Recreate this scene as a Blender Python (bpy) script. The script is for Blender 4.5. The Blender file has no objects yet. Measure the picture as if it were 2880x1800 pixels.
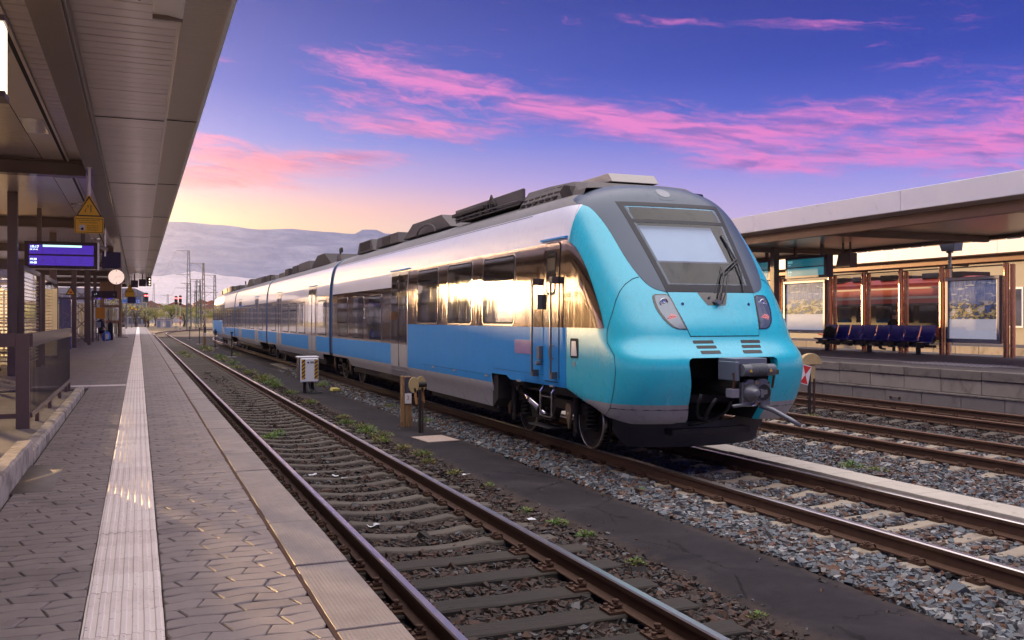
import bpy, bmesh, math, random
import numpy as np
from mathutils import Vector, Matrix
random.seed(7); rng = np.random.default_rng(11)
R = math.radians
scene = bpy.context.scene
col = scene.collection
PSI = R(22.0)                      # the platform runs along +Y; the camera looks 22 degrees to its right

# ------------------------------------------------------------------ camera
cam = bpy.data.cameras.new('camera'); camo = bpy.data.objects.new('camera', cam); col.objects.link(camo)
camo.location = (0, 0, 1.2); camo.rotation_euler = (R(90), 0, -PSI)
cam.sensor_width = 36; cam.lens = 2600 / 2880 * 36; cam.shift_y = -4 / 2880
cam.clip_start = 0.05; cam.clip_end = 30000
scene.camera = camo
scene.render.resolution_x = 1024; scene.render.resolution_y = 640
scene.view_settings.view_transform = 'Standard'; scene.view_settings.look = 'None'
scene.view_settings.gamma = 1; scene.view_settings.use_curve_mapping = False
scene.view_settings.exposure = 1.35
scene.render.engine = 'CYCLES'

# ------------------------------------------------------------------ node helpers
class S:
    """socket with arithmetic"""
    def __init__(s, nt, k): s.nt = nt; s.k = k
    def _m(s, op, *a, clamp=False):
        n = s.nt.nodes.new('ShaderNodeMath'); n.operation = op; n.use_clamp = clamp
        for i, v in enumerate((s,) + a):
            if isinstance(v, S): s.nt.links.new(v.k, n.inputs[i])
            else: n.inputs[i].default_value = v
        return S(s.nt, n.outputs[0])
    def __add__(s, o): return s._m('ADD', o)
    __radd__ = __add__
    def __sub__(s, o): return s._m('SUBTRACT', o)
    def __rsub__(s, o): return (s * -1.0) + o
    def __mul__(s, o): return s._m('MULTIPLY', o)
    __rmul__ = __mul__
    def __truediv__(s, o): return s._m('DIVIDE', o)
    def pow(s, o): return s._m('POWER', o)
    def max(s, o): return s._m('MAXIMUM', o)
    def min(s, o): return s._m('MINIMUM', o)
    def abs(s): return s._m('ABSOLUTE')
    def sin(s): return s._m('SINE')
    def gt(s, o): return s._m('GREATER_THAN', o)
    def lt(s, o): return s._m('LESS_THAN', o)
    def exp(s): return s._m('EXPONENT')
    def frac(s): return s._m('FRACT')
    def clamp(s): return s._m('ADD', 0.0, clamp=True)
    def atan2(s, o): return s._m('ARCTAN2', o)
    def asin(s): return s._m('ARCSINE')
    def sstep(s, a, b):
        n = s.nt.nodes.new('ShaderNodeMapRange'); n.interpolation_type = 'SMOOTHSTEP'
        s.nt.links.new(s.k, n.inputs[0]); n.inputs[1].default_value = a; n.inputs[2].default_value = b
        return S(s.nt, n.outputs[0])
    def lin(s, a, b, c=0., d=1.):
        n = s.nt.nodes.new('ShaderNodeMapRange')
        s.nt.links.new(s.k, n.inputs[0])
        for i, v in enumerate((a, b, c, d)): n.inputs[i + 1].default_value = v
        return S(s.nt, n.outputs[0])
def rgb(h):
    """sRGB 0-255 triple to linear rgba"""
    f = lambda c: c / 12.92 if c <= .04045 else ((c + .055) / 1.055) ** 2.4
    return tuple(f(c / 255.) for c in h) + (1.,)
def sep(nt, k):
    n = nt.nodes.new('ShaderNodeSeparateXYZ'); nt.links.new(k, n.inputs[0]); return [S(nt, o) for o in n.outputs]
def comb(nt, x, y, z):
    n = nt.nodes.new('ShaderNodeCombineXYZ')
    for i, v in enumerate((x, y, z)):
        if isinstance(v, S): nt.links.new(v.k, n.inputs[i])
        else: n.inputs[i].default_value = v
    return n.outputs[0]
def noise(nt, vec, scale, detail=4, rough=.55, dist=0.):
    n = nt.nodes.new('ShaderNodeTexNoise'); nt.links.new(vec, n.inputs['Vector'])
    n.inputs['Scale'].default_value = scale; n.inputs['Detail'].default_value = detail
    n.inputs['Roughness'].default_value = rough; n.inputs['Distortion'].default_value = dist
    return S(nt, n.outputs[0])
def voro(nt, vec, scale, feature='F1', out=0, rand=1.):
    n = nt.nodes.new('ShaderNodeTexVoronoi'); n.feature = feature; nt.links.new(vec, n.inputs['Vector'])
    n.inputs['Scale'].default_value = scale; n.inputs['Randomness'].default_value = rand
    return S(nt, n.outputs[out])
def mix(nt, f, a, b, mode='MIX'):
    n = nt.nodes.new('ShaderNodeMix'); n.data_type = 'RGBA'; n.blend_type = mode
    for i, v in ((0, f), (6, a), (7, b)):
        if isinstance(v, S): nt.links.new(v.k, n.inputs[i])
        elif isinstance(v, bpy.types.NodeSocket): nt.links.new(v, n.inputs[i])
        else: n.inputs[i].default_value = v
    return n.outputs[2]
def ramp(nt, f, stops, interp='LINEAR'):
    n = nt.nodes.new('ShaderNodeValToRGB'); nt.links.new(f.k, n.inputs[0]); cr = n.color_ramp; cr.interpolation = interp
    while len(cr.elements) < len(stops): cr.elements.new(.5)
    for e, (p, c) in zip(cr.elements, stops): e.position = p; e.color = c
    return n.outputs[0]

# ------------------------------------------------------------------ world: dusk sky
SUN_AZ, SUN_EL = R(-20), R(3.0)     # low sun ahead and to the left, shining in under the platform roof
w = bpy.data.worlds.new('World'); scene.world = w; w.use_nodes = True
nt = w.node_tree; nt.nodes.clear()
tc = nt.nodes.new('ShaderNodeTexCoord'); X, Y, Z = sep(nt, tc.outputs['Generated'])
el = Z.asin(); az = X.atan2(Y)
def G(a0, e0, sa, se, slope=0.0):
    """gaussian bump around (azimuth, elevation) in degrees, optionally tilted"""
    da = (az - R(a0)) * (1 / R(sa)); de = (el - R(e0) - (az - R(a0)) * slope) * (1 / R(se))
    return ((da * da + de * de) * -1.0).exp()
zc = Z.max(0.0)
warm = ramp(nt, zc, [(0, rgb((255, 200, 158))), (.085, rgb((255, 216, 158))), (.115, rgb((250, 192, 172))), (.145, rgb((190, 166, 214))),
                     (.185, rgb((116, 136, 226))), (.235, rgb((56, 96, 208))), (.32, rgb((8, 62, 172))), (.5, rgb((20, 60, 165))), (1, rgb((140, 148, 206)))])
cool = ramp(nt, zc, [(0, rgb((222, 196, 238))), (.10, rgb((192, 178, 240))), (.15, rgb((142, 142, 232))), (.20, rgb((72, 94, 208))),
                     (.255, rgb((22, 60, 176))), (.33, rgb((4, 42, 148))), (.5, rgb((20, 56, 160))), (1, rgb((140, 148, 206)))])
fa = (az + R(8)).abs().sstep(R(6), R(54))
base = mix(nt, fa, warm, cool)
# streaky clouds: noise stretched along the horizon
wp = noise(nt, comb(nt, az * 7.0, el * 16.0, 0.0), 1.3, 4, .6) - .5
cv = comb(nt, az * 5.0 + wp * .5, el * 36.0 + az * 4.5 + wp * 1.6, Z * 2.0)
n1 = noise(nt, cv, 1.25, 12, .66, .45); n2 = noise(nt, comb(nt, az * 18.0 + wp * 2.0, el * 110.0 + az * 16.0 + wp * 4.0, 0.0), 1.6, 8, .66, .6)
place = (G(13.5, 15.0, 4.0, .9, -.12) * .26 + G(20, 13.9, 5.5, .85, -.14) * .27 + G(13.5, 13.3, 4, .6, -.10) * .20 + G(17, 11.6, 6, .75, -.06) * .27 + G(27.5, 12.3, 5.5, .8, -.13) * .27
         + G(33, 11.0, 6, .9, -.06) * .27 + G(42, 11.6, 6, 1.1, .03) * .25 + G(45, 9.4, 7, 1.0, -.08) * .28 + G(36, 9.3, 5, .6, -.05) * .22 + G(51, 10.2, 4, 1.6) * .25
         + G(2.5, 10.4, 4, .65, -.05) * .26 + G(6.5, 9.1, 6, .75, .0) * .30 + G(3, 8.1, 5, .6) * .27 + G(12, 9.8, 3.5, .5) * .20 + G(33, 17.4, 5, .5, -.1) * .12 + G(2.5, 14.9, 2.2, .4) * .22 + G(41, 16.9, 5, .5, -.08) * .12)
high = el.sstep(R(24), R(55)) * .34                       # unseen cloud cover overhead, added to light the foreground
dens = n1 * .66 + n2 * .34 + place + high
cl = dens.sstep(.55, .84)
shade = noise(nt, comb(nt, az * 8.0 + wp, el * 60.0 + az * 8.0, Z), 1.7, 7, .62, .3).sstep(.44, .66)
lowc = el.sstep(R(13.5), R(7.5)) * az.sstep(R(34), R(8))
pink = mix(nt, lowc, rgb((246, 128, 206)), rgb((255, 140, 150)))
dark = mix(nt, lowc, rgb((128, 96, 190)), rgb((190, 100, 160)))
ccol = mix(nt, shade * .9, pink, dark)
ccol = mix(nt, el.sstep(R(24), R(55)), ccol, (3.8, 3.5, 3.45, 1))     # the unseen overhead clouds are made nearly white to brighten the foreground
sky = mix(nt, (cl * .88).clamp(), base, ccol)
glow = G(math.degrees(SUN_AZ), 2.0, 15, 4.0)
sky = mix(nt, (glow * .9).clamp(), sky, (7.5, 4.9, 2.4, 1))
nsk = nt.nodes.new('ShaderNodeTexSky'); nsk.sky_type = 'NISHITA'; nsk.sun_disc = False
nsk.sun_elevation = SUN_EL; nsk.sun_rotation = SUN_AZ; nsk.altitude = 200; nsk.dust_density = 1.5
b1 = nt.nodes.new('ShaderNodeBackground'); b2 = nt.nodes.new('ShaderNodeBackground'); ad = nt.nodes.new('ShaderNodeAddShader')
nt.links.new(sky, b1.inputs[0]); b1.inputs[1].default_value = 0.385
nt.links.new(nsk.outputs[0], b2.inputs[0]); b2.inputs[1].default_value = 0.005
out = nt.nodes.new('ShaderNodeOutputWorld')
nt.links.new(b1.outputs[0], ad.inputs[0]); nt.links.new(b2.outputs[0], ad.inputs[1]); nt.links.new(ad.outputs[0], out.inputs[0])

# ------------------------------------------------------------------ sun
sl = bpy.data.lights.new('sun', 'SUN'); sl.energy = 4.4; sl.angle = R(0.6); sl.color = (1, .64, .31)
so = bpy.data.objects.new('sun', sl); col.objects.link(so)
sd = Vector((math.sin(SUN_AZ) * math.cos(SUN_EL), math.cos(SUN_AZ) * math.cos(SUN_EL), math.sin(SUN_EL)))
so.rotation_euler = sd.to_track_quat('Z', 'Y').to_euler(); so.location = (-20, 60, 30)

# ------------------------------------------------------------------ mesh helpers
class MB:
    def __init__(s): s.v = []; s.f = []; s.m = []
    def add(s, vs, fs, m=0):
        o = len(s.v); s.v += [tuple(v) for v in vs]
        for f in fs: s.f.append(tuple(i + o for i in f)); s.m.append(m)
        return s
    def box(s, x0, x1, y0, y1, z0, z1, m=0):
        return s.add([(x0, y0, z0), (x1, y0, z0), (x1, y1, z0), (x0, y1, z0), (x0, y0, z1), (x1, y0, z1), (x1, y1, z1), (x0, y1, z1)],
                     [(3, 2, 1, 0), (4, 5, 6, 7), (0, 1, 5, 4), (1, 2, 6, 5), (2, 3, 7, 6), (3, 0, 4, 7)], m)
    def bar(s, p0, p1, a, b=None, m=0):
        """rectangular bar a x b from p0 to p1"""
        b = a if b is None else b
        p0 = Vector(p0); p1 = Vector(p1); d = (p1 - p0).normalized()
        u = d.cross(Vector((0, 0, 1)))
        if u.length < 1e-4: u = Vector((1, 0, 0))
        u.normalize(); v = d.cross(u).normalized(); q = []
        for p in (p0, p1):
            for i, j in ((-1, -1), (1, -1), (1, 1), (-1, 1)): q.append(p + u * i * a / 2 + v * j * b / 2)
        return s.add(q, [(0, 1, 2, 3), (7, 6, 5, 4), (0, 4, 5, 1), (1, 5, 6, 2), (2, 6, 7, 3), (3, 7, 4, 0)], m)
    def cyl(s, p0, p1, r0, r1=None, n=12, m=0, cap=True):
        r1 = r0 if r1 is None else r1
        p0 = Vector(p0); p1 = Vector(p1); d = (p1 - p0).normalized()
        u = d.orthogonal().normalized(); v = d.cross(u); q = []
        for p, r in ((p0, r0), (p1, r1)):
            for i in range(n):
                a = 2 * math.pi * i / n; q.append(p + (u * math.cos(a) + v * math.sin(a)) * r)
        f = [(i, (i + 1) % n, n + (i + 1) % n, n + i) for i in range(n)]
        if cap: f += [tuple(range(n - 1, -1, -1)), tuple(range(n, 2 * n))]
        return s.add(q, f, m)
    def tube(s, pts, r, n=8, m=0):
        pts = [Vector(p) for p in pts]; q = []; rr = r if isinstance(r, (list, tuple)) else [r] * len(pts)
        u = None
        for i, p in enumerate(pts):
            d = (pts[min(i + 1, len(pts) - 1)] - pts[max(i - 1, 0)]).normalized()
            u = d.orthogonal() if u is None else (u - d * u.dot(d))
            u.normalize(); v = d.cross(u)
            for k in range(n):
                a = 2 * math.pi * k / n; q.append(p + (u * math.cos(a) + v * math.sin(a)) * rr[i])
        f = []
        for i in range(len(pts) - 1):
            for k in range(n): f.append((i * n + k, i * n + (k + 1) % n, (i + 1) * n + (k + 1) % n, (i + 1) * n + k))
        f += [tuple(range(n - 1, -1, -1)), tuple(range((len(pts) - 1) * n, len(pts) * n))]
        return s.add(q, f, m)
    def prism(s, poly, axis, c0, c1, m=0):
        """extrude a 2-D polygon along an axis: x -> (y,z), y -> (x,z), z -> (x,y)"""
        n = len(poly); mk = {'x': lambda a, b, c: (c, a, b), 'y': lambda a, b, c: (a, c, b), 'z': lambda a, b, c: (a, b, c)}[axis]
        q = [mk(a, b, c0) for a, b in poly] + [mk(a, b, c1) for a, b in poly]
        f = [tuple(range(n - 1, -1, -1)), tuple(range(n, 2 * n))] + [(i, (i + 1) % n, n + (i + 1) % n, n + i) for i in range(n)]
        return s.add(q, f, m)
    def lathe(s, prof, c=(0, 0, 0), n=16, m=0, axis='z', cap=True):
        q = []; c = Vector(c)
        for r, z in prof:
            for i in range(n):
                a = 2 * math.pi * i / n; p = (r * math.cos(a), r * math.sin(a), z)
                if axis == 'x': p = (z, p[0], p[1])
                if axis == 'y': p = (p[0], z, p[1])
                q.append(c + Vector(p))
        f = [(i * n + k, i * n + (k + 1) % n, (i + 1) * n + (k + 1) % n, (i + 1) * n + k) for i in range(len(prof) - 1) for k in range(n)]
        if cap: f += [tuple(range(n - 1, -1, -1)), tuple(range((len(prof) - 1) * n, len(prof) * n))]
        else: f += [((len(prof) - 1) * n + k, (len(prof) - 1) * n + (k + 1) % n, (k + 1) % n, k) for k in range(n)]
        return s.add(q, f, m)
    def grid(s, rows, m=0):
        """rows: equally long lists of points"""
        n = len(rows[0]); q = [p for r in rows for p in r]
        return s.add(q, [(i * n + j, i * n + j + 1, (i + 1) * n + j + 1, (i + 1) * n + j) for i in range(len(rows) - 1) for j in range(n - 1)], m)
    def mesh(s, name, mats, smooth=False, fix=True):
        me = bpy.data.meshes.new(name); me.from_pydata(s.v, [], s.f)
        for mt in (mats if isinstance(mats, (list, tuple)) else [mats]): me.materials.append(mt)
        if isinstance(mats, (list, tuple)) and len(mats) > 1: me.polygons.foreach_set('material_index', s.m)
        if fix:
            b = bmesh.new(); b.from_mesh(me); bmesh.ops.recalc_face_normals(b, faces=b.faces); b.to_mesh(me); b.free()
        if smooth: me.polygons.foreach_set('use_smooth', [True] * len(me.polygons))
        me.update(); return me
    def build(s, name, mats, parent=None, smooth=False, bevel=0, loc=None, world=False, seg=2, fix=True):
        if world and parent is not None:
            l = parent.matrix_basis.translation if parent.parent is None else parent.parent.matrix_basis.translation + parent.matrix_basis.translation
            s.v = [(x - l[0], y - l[1], z - l[2]) for x, y, z in s.v]
        return place(name, s.mesh(name, mats, smooth, fix), parent, loc, bevel, seg)
def place(name, me, parent=None, loc=None, bevel=0, seg=2, rot=None):
    o = bpy.data.objects.new(name, me); col.objects.link(o)
    if parent is not None: o.parent = parent
    if loc is not None: o.location = loc
    if rot is not None: o.rotation_euler = rot
    if bevel:
        b = o.modifiers.new('bevel', 'BEVEL'); b.width = bevel; b.segments = seg; b.limit_method = 'ANGLE'; b.angle_limit = R(40)
    return o
def tag(o, label=None, cat=None, group=None, kind=None):
    if label: o['label'] = label
    if cat: o['category'] = cat
    if group: o['group'] = group
    if kind: o['kind'] = kind
    return o
def thing(name, label=None, cat=None, loc=(0, 0, 0), rz=0, group=None, kind=None):
    o = bpy.data.objects.new(name, None); col.objects.link(o); o.location = loc; o.rotation_euler = (0, 0, rz); o.empty_display_size = .1
    return tag(o, label, cat, group, kind)
def copy_tree(o, parent=None):
    c = o.copy(); col.objects.link(c)
    if parent is not None: c.parent = parent
    for ch in list(o.children): copy_tree(ch, c)
    return c
def text_obj(name, body, size, mat, parent, loc, rot, align='LEFT', bold=0.0, space=1.0):
    cu = bpy.data.curves.new('lettering', 'FONT'); cu.body = body; cu.size = size; cu.align_x = align; cu.offset = bold; cu.space_character = space
    cu.resolution_u = 3
    t = bpy.data.objects.new('lettering', cu); me = bpy.data.meshes.new_from_object(t); bpy.data.objects.remove(t)
    me.materials.clear(); me.materials.append(mat)
    return place(name, me, parent, loc, rot=rot)

# ------------------------------------------------------------------ materials
MATS = {}
def pbr(name, c, rough=.5, metal=0., var=.12, vs=6., bump=0., bs=60., coat=0., rand=0., dirt=0., dirtc=(.03, .022, .016, 1), ds=3., stretch=(1, 1, 1),
        spec=.5, trans=0., emit=None, es=1., rvar=.0, bdetail=6, croug=.05, alpha=None):
    if name in MATS: return MATS[name]
    m = bpy.data.materials.new(name); m.use_nodes = True; MATS[name] = m; nt = m.node_tree
    bs_ = nt.nodes['Principled BSDF']; c = tuple(c[:3]) + (1.,)
    tc = nt.nodes.new('ShaderNodeTexCoord'); mp = nt.nodes.new('ShaderNodeMapping'); mp.inputs['Scale'].default_value = stretch
    nt.links.new(tc.outputs['Object'], mp.inputs[0]); vec = mp.outputs[0]
    oi = nt.nodes.new('ShaderNodeObjectInfo')
    if rand:
        va = nt.nodes.new('ShaderNodeVectorMath'); va.operation = 'ADD'; nt.links.new(vec, va.inputs[0])
        rr = S(nt, oi.outputs['Random']); nt.links.new(comb(nt, rr * 91., rr * 57., rr * 33.), va.inputs[1]); vec = va.outputs[0]
    n = noise(nt, vec, vs, 6, .6)
    k = (n - .5) * (2 * var) + 1.0
    if rand: k = k + (S(nt, oi.outputs['Random']) - .5) * (2 * rand)
    cc = nt.nodes.new('ShaderNodeVectorMath'); cc.operation = 'SCALE'; cc.inputs[0].default_value = c[:3]; nt.links.new(k.k, cc.inputs['Scale'])
    cs = cc.outputs[0]
    if dirt:
        d = noise(nt, vec, ds, 7, .65, .4).sstep(.62 - dirt * .35, .80 - dirt * .1)
        cs = mix(nt, d * min(1., dirt + .35), cs, dirtc)
    nt.links.new(cs, bs_.inputs['Base Color'])
    if rvar:
        rn = noise(nt, vec, vs * 1.7, 5, .6); nt.links.new(((rn - .5) * (2 * rvar) + rough).clamp().k, bs_.inputs['Roughness'])
    else: bs_.inputs['Roughness'].default_value = rough
    bs_.inputs['Metallic'].default_value = metal; bs_.inputs['Specular IOR Level'].default_value = spec
    bs_.inputs['Coat Weight'].default_value = coat; bs_.inputs['Coat Roughness'].default_value = croug
    bs_.inputs['Transmission Weight'].default_value = trans
    if alpha is not None: bs_.inputs['Alpha'].default_value = alpha
    if emit is not None:
        bs_.inputs['Emission Color'].default_value = tuple(emit[:3]) + (1.,); bs_.inputs['Emission Strength'].default_value = es
    if bump:
        bn = nt.nodes.new('ShaderNodeBump'); bn.inputs['Distance'].default_value = bump; bn.inputs['Strength'].default_value = 1.
        h = noise(nt, vec, bs, bdetail, .6); nt.links.new(h.k, bn.inputs['Height']); nt.links.new(bn.outputs[0], bs_.inputs['Normal'])
    return m
def custom(name, fn):
    m = bpy.data.materials.new(name); m.use_nodes = True; nt = m.node_tree; fn(nt, nt.nodes['Principled BSDF']); MATS[name] = m; return m
def objvec(nt, rand=False):
    v = nt.nodes.new('ShaderNodeTexCoord').outputs['Object']
    if rand:
        va = nt.nodes.new('ShaderNodeVectorMath'); va.operation = 'ADD'; nt.links.new(v, va.inputs[0])
        rr = S(nt, nt.nodes.new('ShaderNodeObjectInfo').outputs['Random']); nt.links.new(comb(nt, rr * 91., rr * 57., rr * 33.), va.inputs[1]); v = va.outputs[0]
    return v
def bumpn(nt, bsdf, h, dist, inp='Normal'):
    bn = nt.nodes.new('ShaderNodeBump'); bn.inputs['Distance'].default_value = dist; nt.links.new(h.k, bn.inputs['Height']); nt.links.new(bn.outputs[0], bsdf.inputs[inp])
# ================================================================== GROUND AND TRACKS
# z = 0 is the platform top; rail heads lie at RZ, the camera stands 1.2 m above the platform
RZ = -0.78; SLZ = -0.955; BED = -1.012
def gravel(nt, b, c1, c2, sc, bump):
    v = objvec(nt); vr = voro(nt, v, sc); n = noise(nt, v, .35, 5); n3 = noise(nt, v, sc * .8, 2)
    cc = mix(nt, n3.sstep(.35, .65), c1, c2); cc = mix(nt, (vr * 1.2).clamp(), cc, (.012, .010, .009, 1)); cc = mix(nt, n.sstep(.35, .7) * .5, cc, tuple(x * 1.7 for x in c1[:3]) + (1,))
    nt.links.new(cc, b.inputs['Base Color']); b.inputs['Roughness'].default_value = .9; b.inputs['Specular IOR Level'].default_value = .2
    bumpn(nt, b, vr * -1.0, bump)
m_bed = custom('ballast_far', lambda nt, b: gravel(nt, b, (.032, .025, .022, 1), (.062, .05, .044, 1), 22, .03))
def earth(nt, b):
    v = objvec(nt); n = noise(nt, v, .06, 8, .62); n2 = noise(nt, v, 1.1, 6, .6)
    cc = ramp(nt, n * .7 + n2 * .3, [(.3, (.09, .075, .035, 1)), (.45, (.13, .10, .05, 1)), (.55, (.17, .115, .07, 1)), (.7, (.2, .15, .10, 1))])
    nt.links.new(cc, b.inputs['Base Color']); b.inputs['Roughness'].default_value = .95; bumpn(nt, b, n2, .06)
m_earth = custom('dry_earth', earth)
g = MB(); GR = [(-9000, 9000)]
xs = [-4000, -2000, -800, -200, -60, -20, 20, 60, 200, 800, 3000, 6000]; ys = [-140, -60, -10, 60, 200, 600, 1500, 4000, 6200]
g.grid([[(x, y, -1.06) for x in xs] for y in ys])
ground = tag(g.build('ground', m_earth), kind='structure', label='dry earthy ground reaching out to the hills')
g = MB(); g.grid([[(x, y, BED) for x in (.90, 9, 17.72)] for y in (-6, 30, 70, 120)])
bed = tag(g.build('track_bed', m_bed), kind='structure', label='dark stone ballast bed under the tracks between the two platforms')

m_railtop = pbr('rail_running_surface', (.60, .55, .51), .30, 1., .10, 3, rvar=.06, stretch=(8, .3, 8))
m_rail = pbr('rusty_rail', (.095, .048, .028), .62, .35, .35, 9, bump=.001, bs=90)
m_conc = pbr('sleeper_concrete', (.085, .070, .056), .9, 0, .3, 7, bump=.002, bs=60, rand=.14, dirt=.45, dirtc=(.05, .035, .025, 1), ds=5)
m_conc_y = pbr('pale_sleeper_concrete', (.25, .205, .155), .9, 0, .28, 7, bump=.002, bs=60, rand=.12, dirt=.35, dirtc=(.08, .055, .04, 1), ds=5)
m_wood = pbr('weathered_sleeper_wood', (.030, .023, .017), .85, 0, .5, 5, bump=.012, bs=14, rand=.18, stretch=(.35, 4, 4))
m_iron = pbr('rusty_iron', (.085, .042, .026), .7, .3, .4, 20, bump=.002, bs=80)

def path(xc, s, cs, rad):
    """centre line of a track: straight along Y, bending right after cs"""
    if s <= cs: return (xc, s, 0.)
    a = (s - cs) / rad; return (xc + rad * (1 - math.cos(a)), cs + rad * math.sin(a), -a)
RP = [(-.070, 0), (.070, 0), (.070, .012), (.014, .034), (.010, .115), (.034, .128), (.0355, .160), (.026, .170), (-.026, .170), (-.0355, .160), (-.034, .128), (-.010, .115), (-.014, .034), (-.070, .012)]
def rail_mesh(xc, off, y0, y1, cs, rad):
    st = [y0] + [y for y in np.arange(math.ceil(y0 / 6) * 6, min(y1, cs), 6) if y > y0 + .1] + ([s for s in np.arange(cs, y1 + .01, 2.5)] if y1 > cs else [y1])
    g = MB(); n = len(RP); q = []
    for s in st:
        x, y, a = path(xc, s, cs, rad); ca, sa = math.cos(a), math.sin(a)
        for dx, dz in RP: q.append((x + (off + dx) * ca, y + (off + dx) * sa, RZ - .17 + dz))
    f = []; m = []
    for i in range(len(st) - 1):
        for k in range(n):
            f.append((i * n + k, i * n + (k + 1) % n, (i + 1) * n + (k + 1) % n, (i + 1) * n + k)); m.append(1 if k in (6, 7, 8) else 0)
    f += [tuple(range(n - 1, -1, -1)), tuple(range((len(st) - 1) * n, len(st) * n))]; m += [0, 0]
    g.v = q; g.f = f; g.m = m; return g
# a concrete sleeper dips in the middle, a timber one is a plain baulk
def conc_sleeper():
    g = MB(); xs = [-1.3, -1.26, -1.02, -.96, -.93, -.57, -.54, -.50, -.40, -.25, 0, .25, .40, .50, .54, .57, .93, .96, 1.02, 1.26, 1.3]
    zt = [-.05, -.03, -.012, .006, 0, 0, .012, .010, -.004, -.020, -.026, -.020, -.004, .010, .012, 0, 0, .006, -.012, -.03, -.05]
    rows = []
    for x, z in zip(xs, zt):
        wd = .078 + (.022 if abs(x) > .5 else .022 * abs(x) / .5 * .4); rows.append([(x, -wd - .055, -.2), (x, -wd - .010, z - .018), (x, -wd, z - .004), (x, -wd + .012, z), (x, wd - .012, z), (x, wd, z - .004), (x, wd + .010, z - .018), (x, wd + .055, -.2)])
    g.grid(rows); g.add(rows[0], [tuple(range(8))]); g.add(rows[-1], [tuple(range(7, -1, -1))]); return g
def wood_sleeper():
    g = MB(); rows = []
    for x in np.linspace(-1.3, 1.3, 9):
        j = lambda: random.uniform(-.006, .006)
        rows.append([(x, -.128 + j(), -.2), (x, -.128 + j(), -.012), (x, -.115 + j(), j() * .5), (x, .115 + j(), j() * .5), (x, .128 + j(), -.012), (x, .128 + j(), -.2)])
    g.grid(rows); g.add(rows[0], [tuple(range(6))]); g.add(rows[-1], [tuple(range(5, -1, -1))]); return g
def fastening(kind):
    g = MB()
    if kind == 'conc':      # ribbed shoulder with spring clips and a bolt
        for sx in (-1, 1):
            g.box(sx * .118 - .03, sx * .118 + .03, -.075, .075, 0, .028)
            for dy in (-.04, .04): g.tube([(sx * .06, dy, .026), (sx * .09, dy * 1.3, .055), (sx * .135, dy * 1.1, .05), (sx * .145, dy * .4, .04), (sx * .10, dy * .2, .05)], .009, 6)
            g.cyl((sx * .115, 0, .02), (sx * .115, 0, .068), .017, n=6); g.cyl((sx * .115, 0, .05), (sx * .115, 0, .058), .026, n=8)
    else:                   # steel rib plate with tall bolts
        g.box(-.19, .19, -.085, .085, 0, .018)
        for sx in (-1, 1):
            g.cyl((sx * .098, 0, .016), (sx * .098, 0, .085), .016, n=8); g.cyl((sx * .098, 0, .062), (sx * .098, 0, .082), .026, n=6); g.box(sx * .092 - .035, sx * .092 + .035, -.03, .03, .03, .048)
            for dy in (-.05, .05): g.cyl((sx * .155, dy, .01), (sx * .155, dy, .045), .018, n=6); g.cyl((sx * .155, dy, .018), (sx * .155, dy, .024), .028, n=8)
    return g
me_conc = conc_sleeper().mesh('sleeper', m_conc); me_concy = conc_sleeper().mesh('sleeper', m_conc_y)
me_wood = [wood_sleeper().mesh('sleeper', m_wood) for _ in range(3)]
me_fc = fastening('conc').mesh('rail_fastening', m_iron); me_fw = fastening('wood').mesh('rail_fastening', m_iron)

SLEEP = {}
def make_track(xc, y0, y1, cs, rad, label, wood_to=-99, conc=me_conc, step=.6, sl_to=80, fast_to=24, railfrom=None, rust=False):
    t = thing('railway_track', label, None, (0, 0, 0), kind='structure')
    for off in (-.7515, .7515):
        g = rail_mesh(xc, off, railfrom if railfrom is not None else y0, y1, cs, rad)
        g.build('rail', [m_rail, m_railtop if not rust else m_railrust], t)
    y = y0 + .2
    while y < sl_to:
        x, yy, a = path(xc, y, cs, rad); wd = y < wood_to; SLEEP.setdefault(xc, []).append(yy)
        s = place('sleeper', random.choice(me_wood) if wd else conc, t, (x, yy, SLZ + random.uniform(-.006, .004)), rot=(0, 0, a + random.uniform(-.008, .008)))
        if y < fast_to:
            for off in (-.7515, .7515): place('rail_fastening', me_fw if wd else me_fc, s, (off, 0, .002))
        y += step + random.uniform(-.02, .02)
    return t
m_railrust = pbr('dull_rail_top', (.16, .085, .055), .5, .6, .3, 6, stretch=(6, .5, 6))
CS1, CS2, RAD = 127., 84., 180.
make_track(2.61, 2.2, 260, CS1, RAD, 'railway track running beside the near platform edge with shiny worn rails', wood_to=8.3, sl_to=112)
make_track(7.2, 3.0, 200, CS2, RAD, 'railway track under the blue and white train with pale concrete sleepers', conc=me_concy, sl_to=46, fast_to=16)
make_track(11.95, 5.0, 190, CS2, RAD, 'rusty railway track behind the row of concrete duct covers', conc=me_concy, sl_to=36, fast_to=26, rust=True)
make_track(16.0, 6.0, 180, CS2, RAD, 'rusty railway track at the foot of the stone platform wall', conc=me_conc, sl_to=44, fast_to=30, rust=True)
make_track(28.0, 18.0, 120, 130, RAD, 'railway track behind the platform with the row of blue seats', conc=me_conc, sl_to=20, fast_to=0, rust=True)

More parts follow.
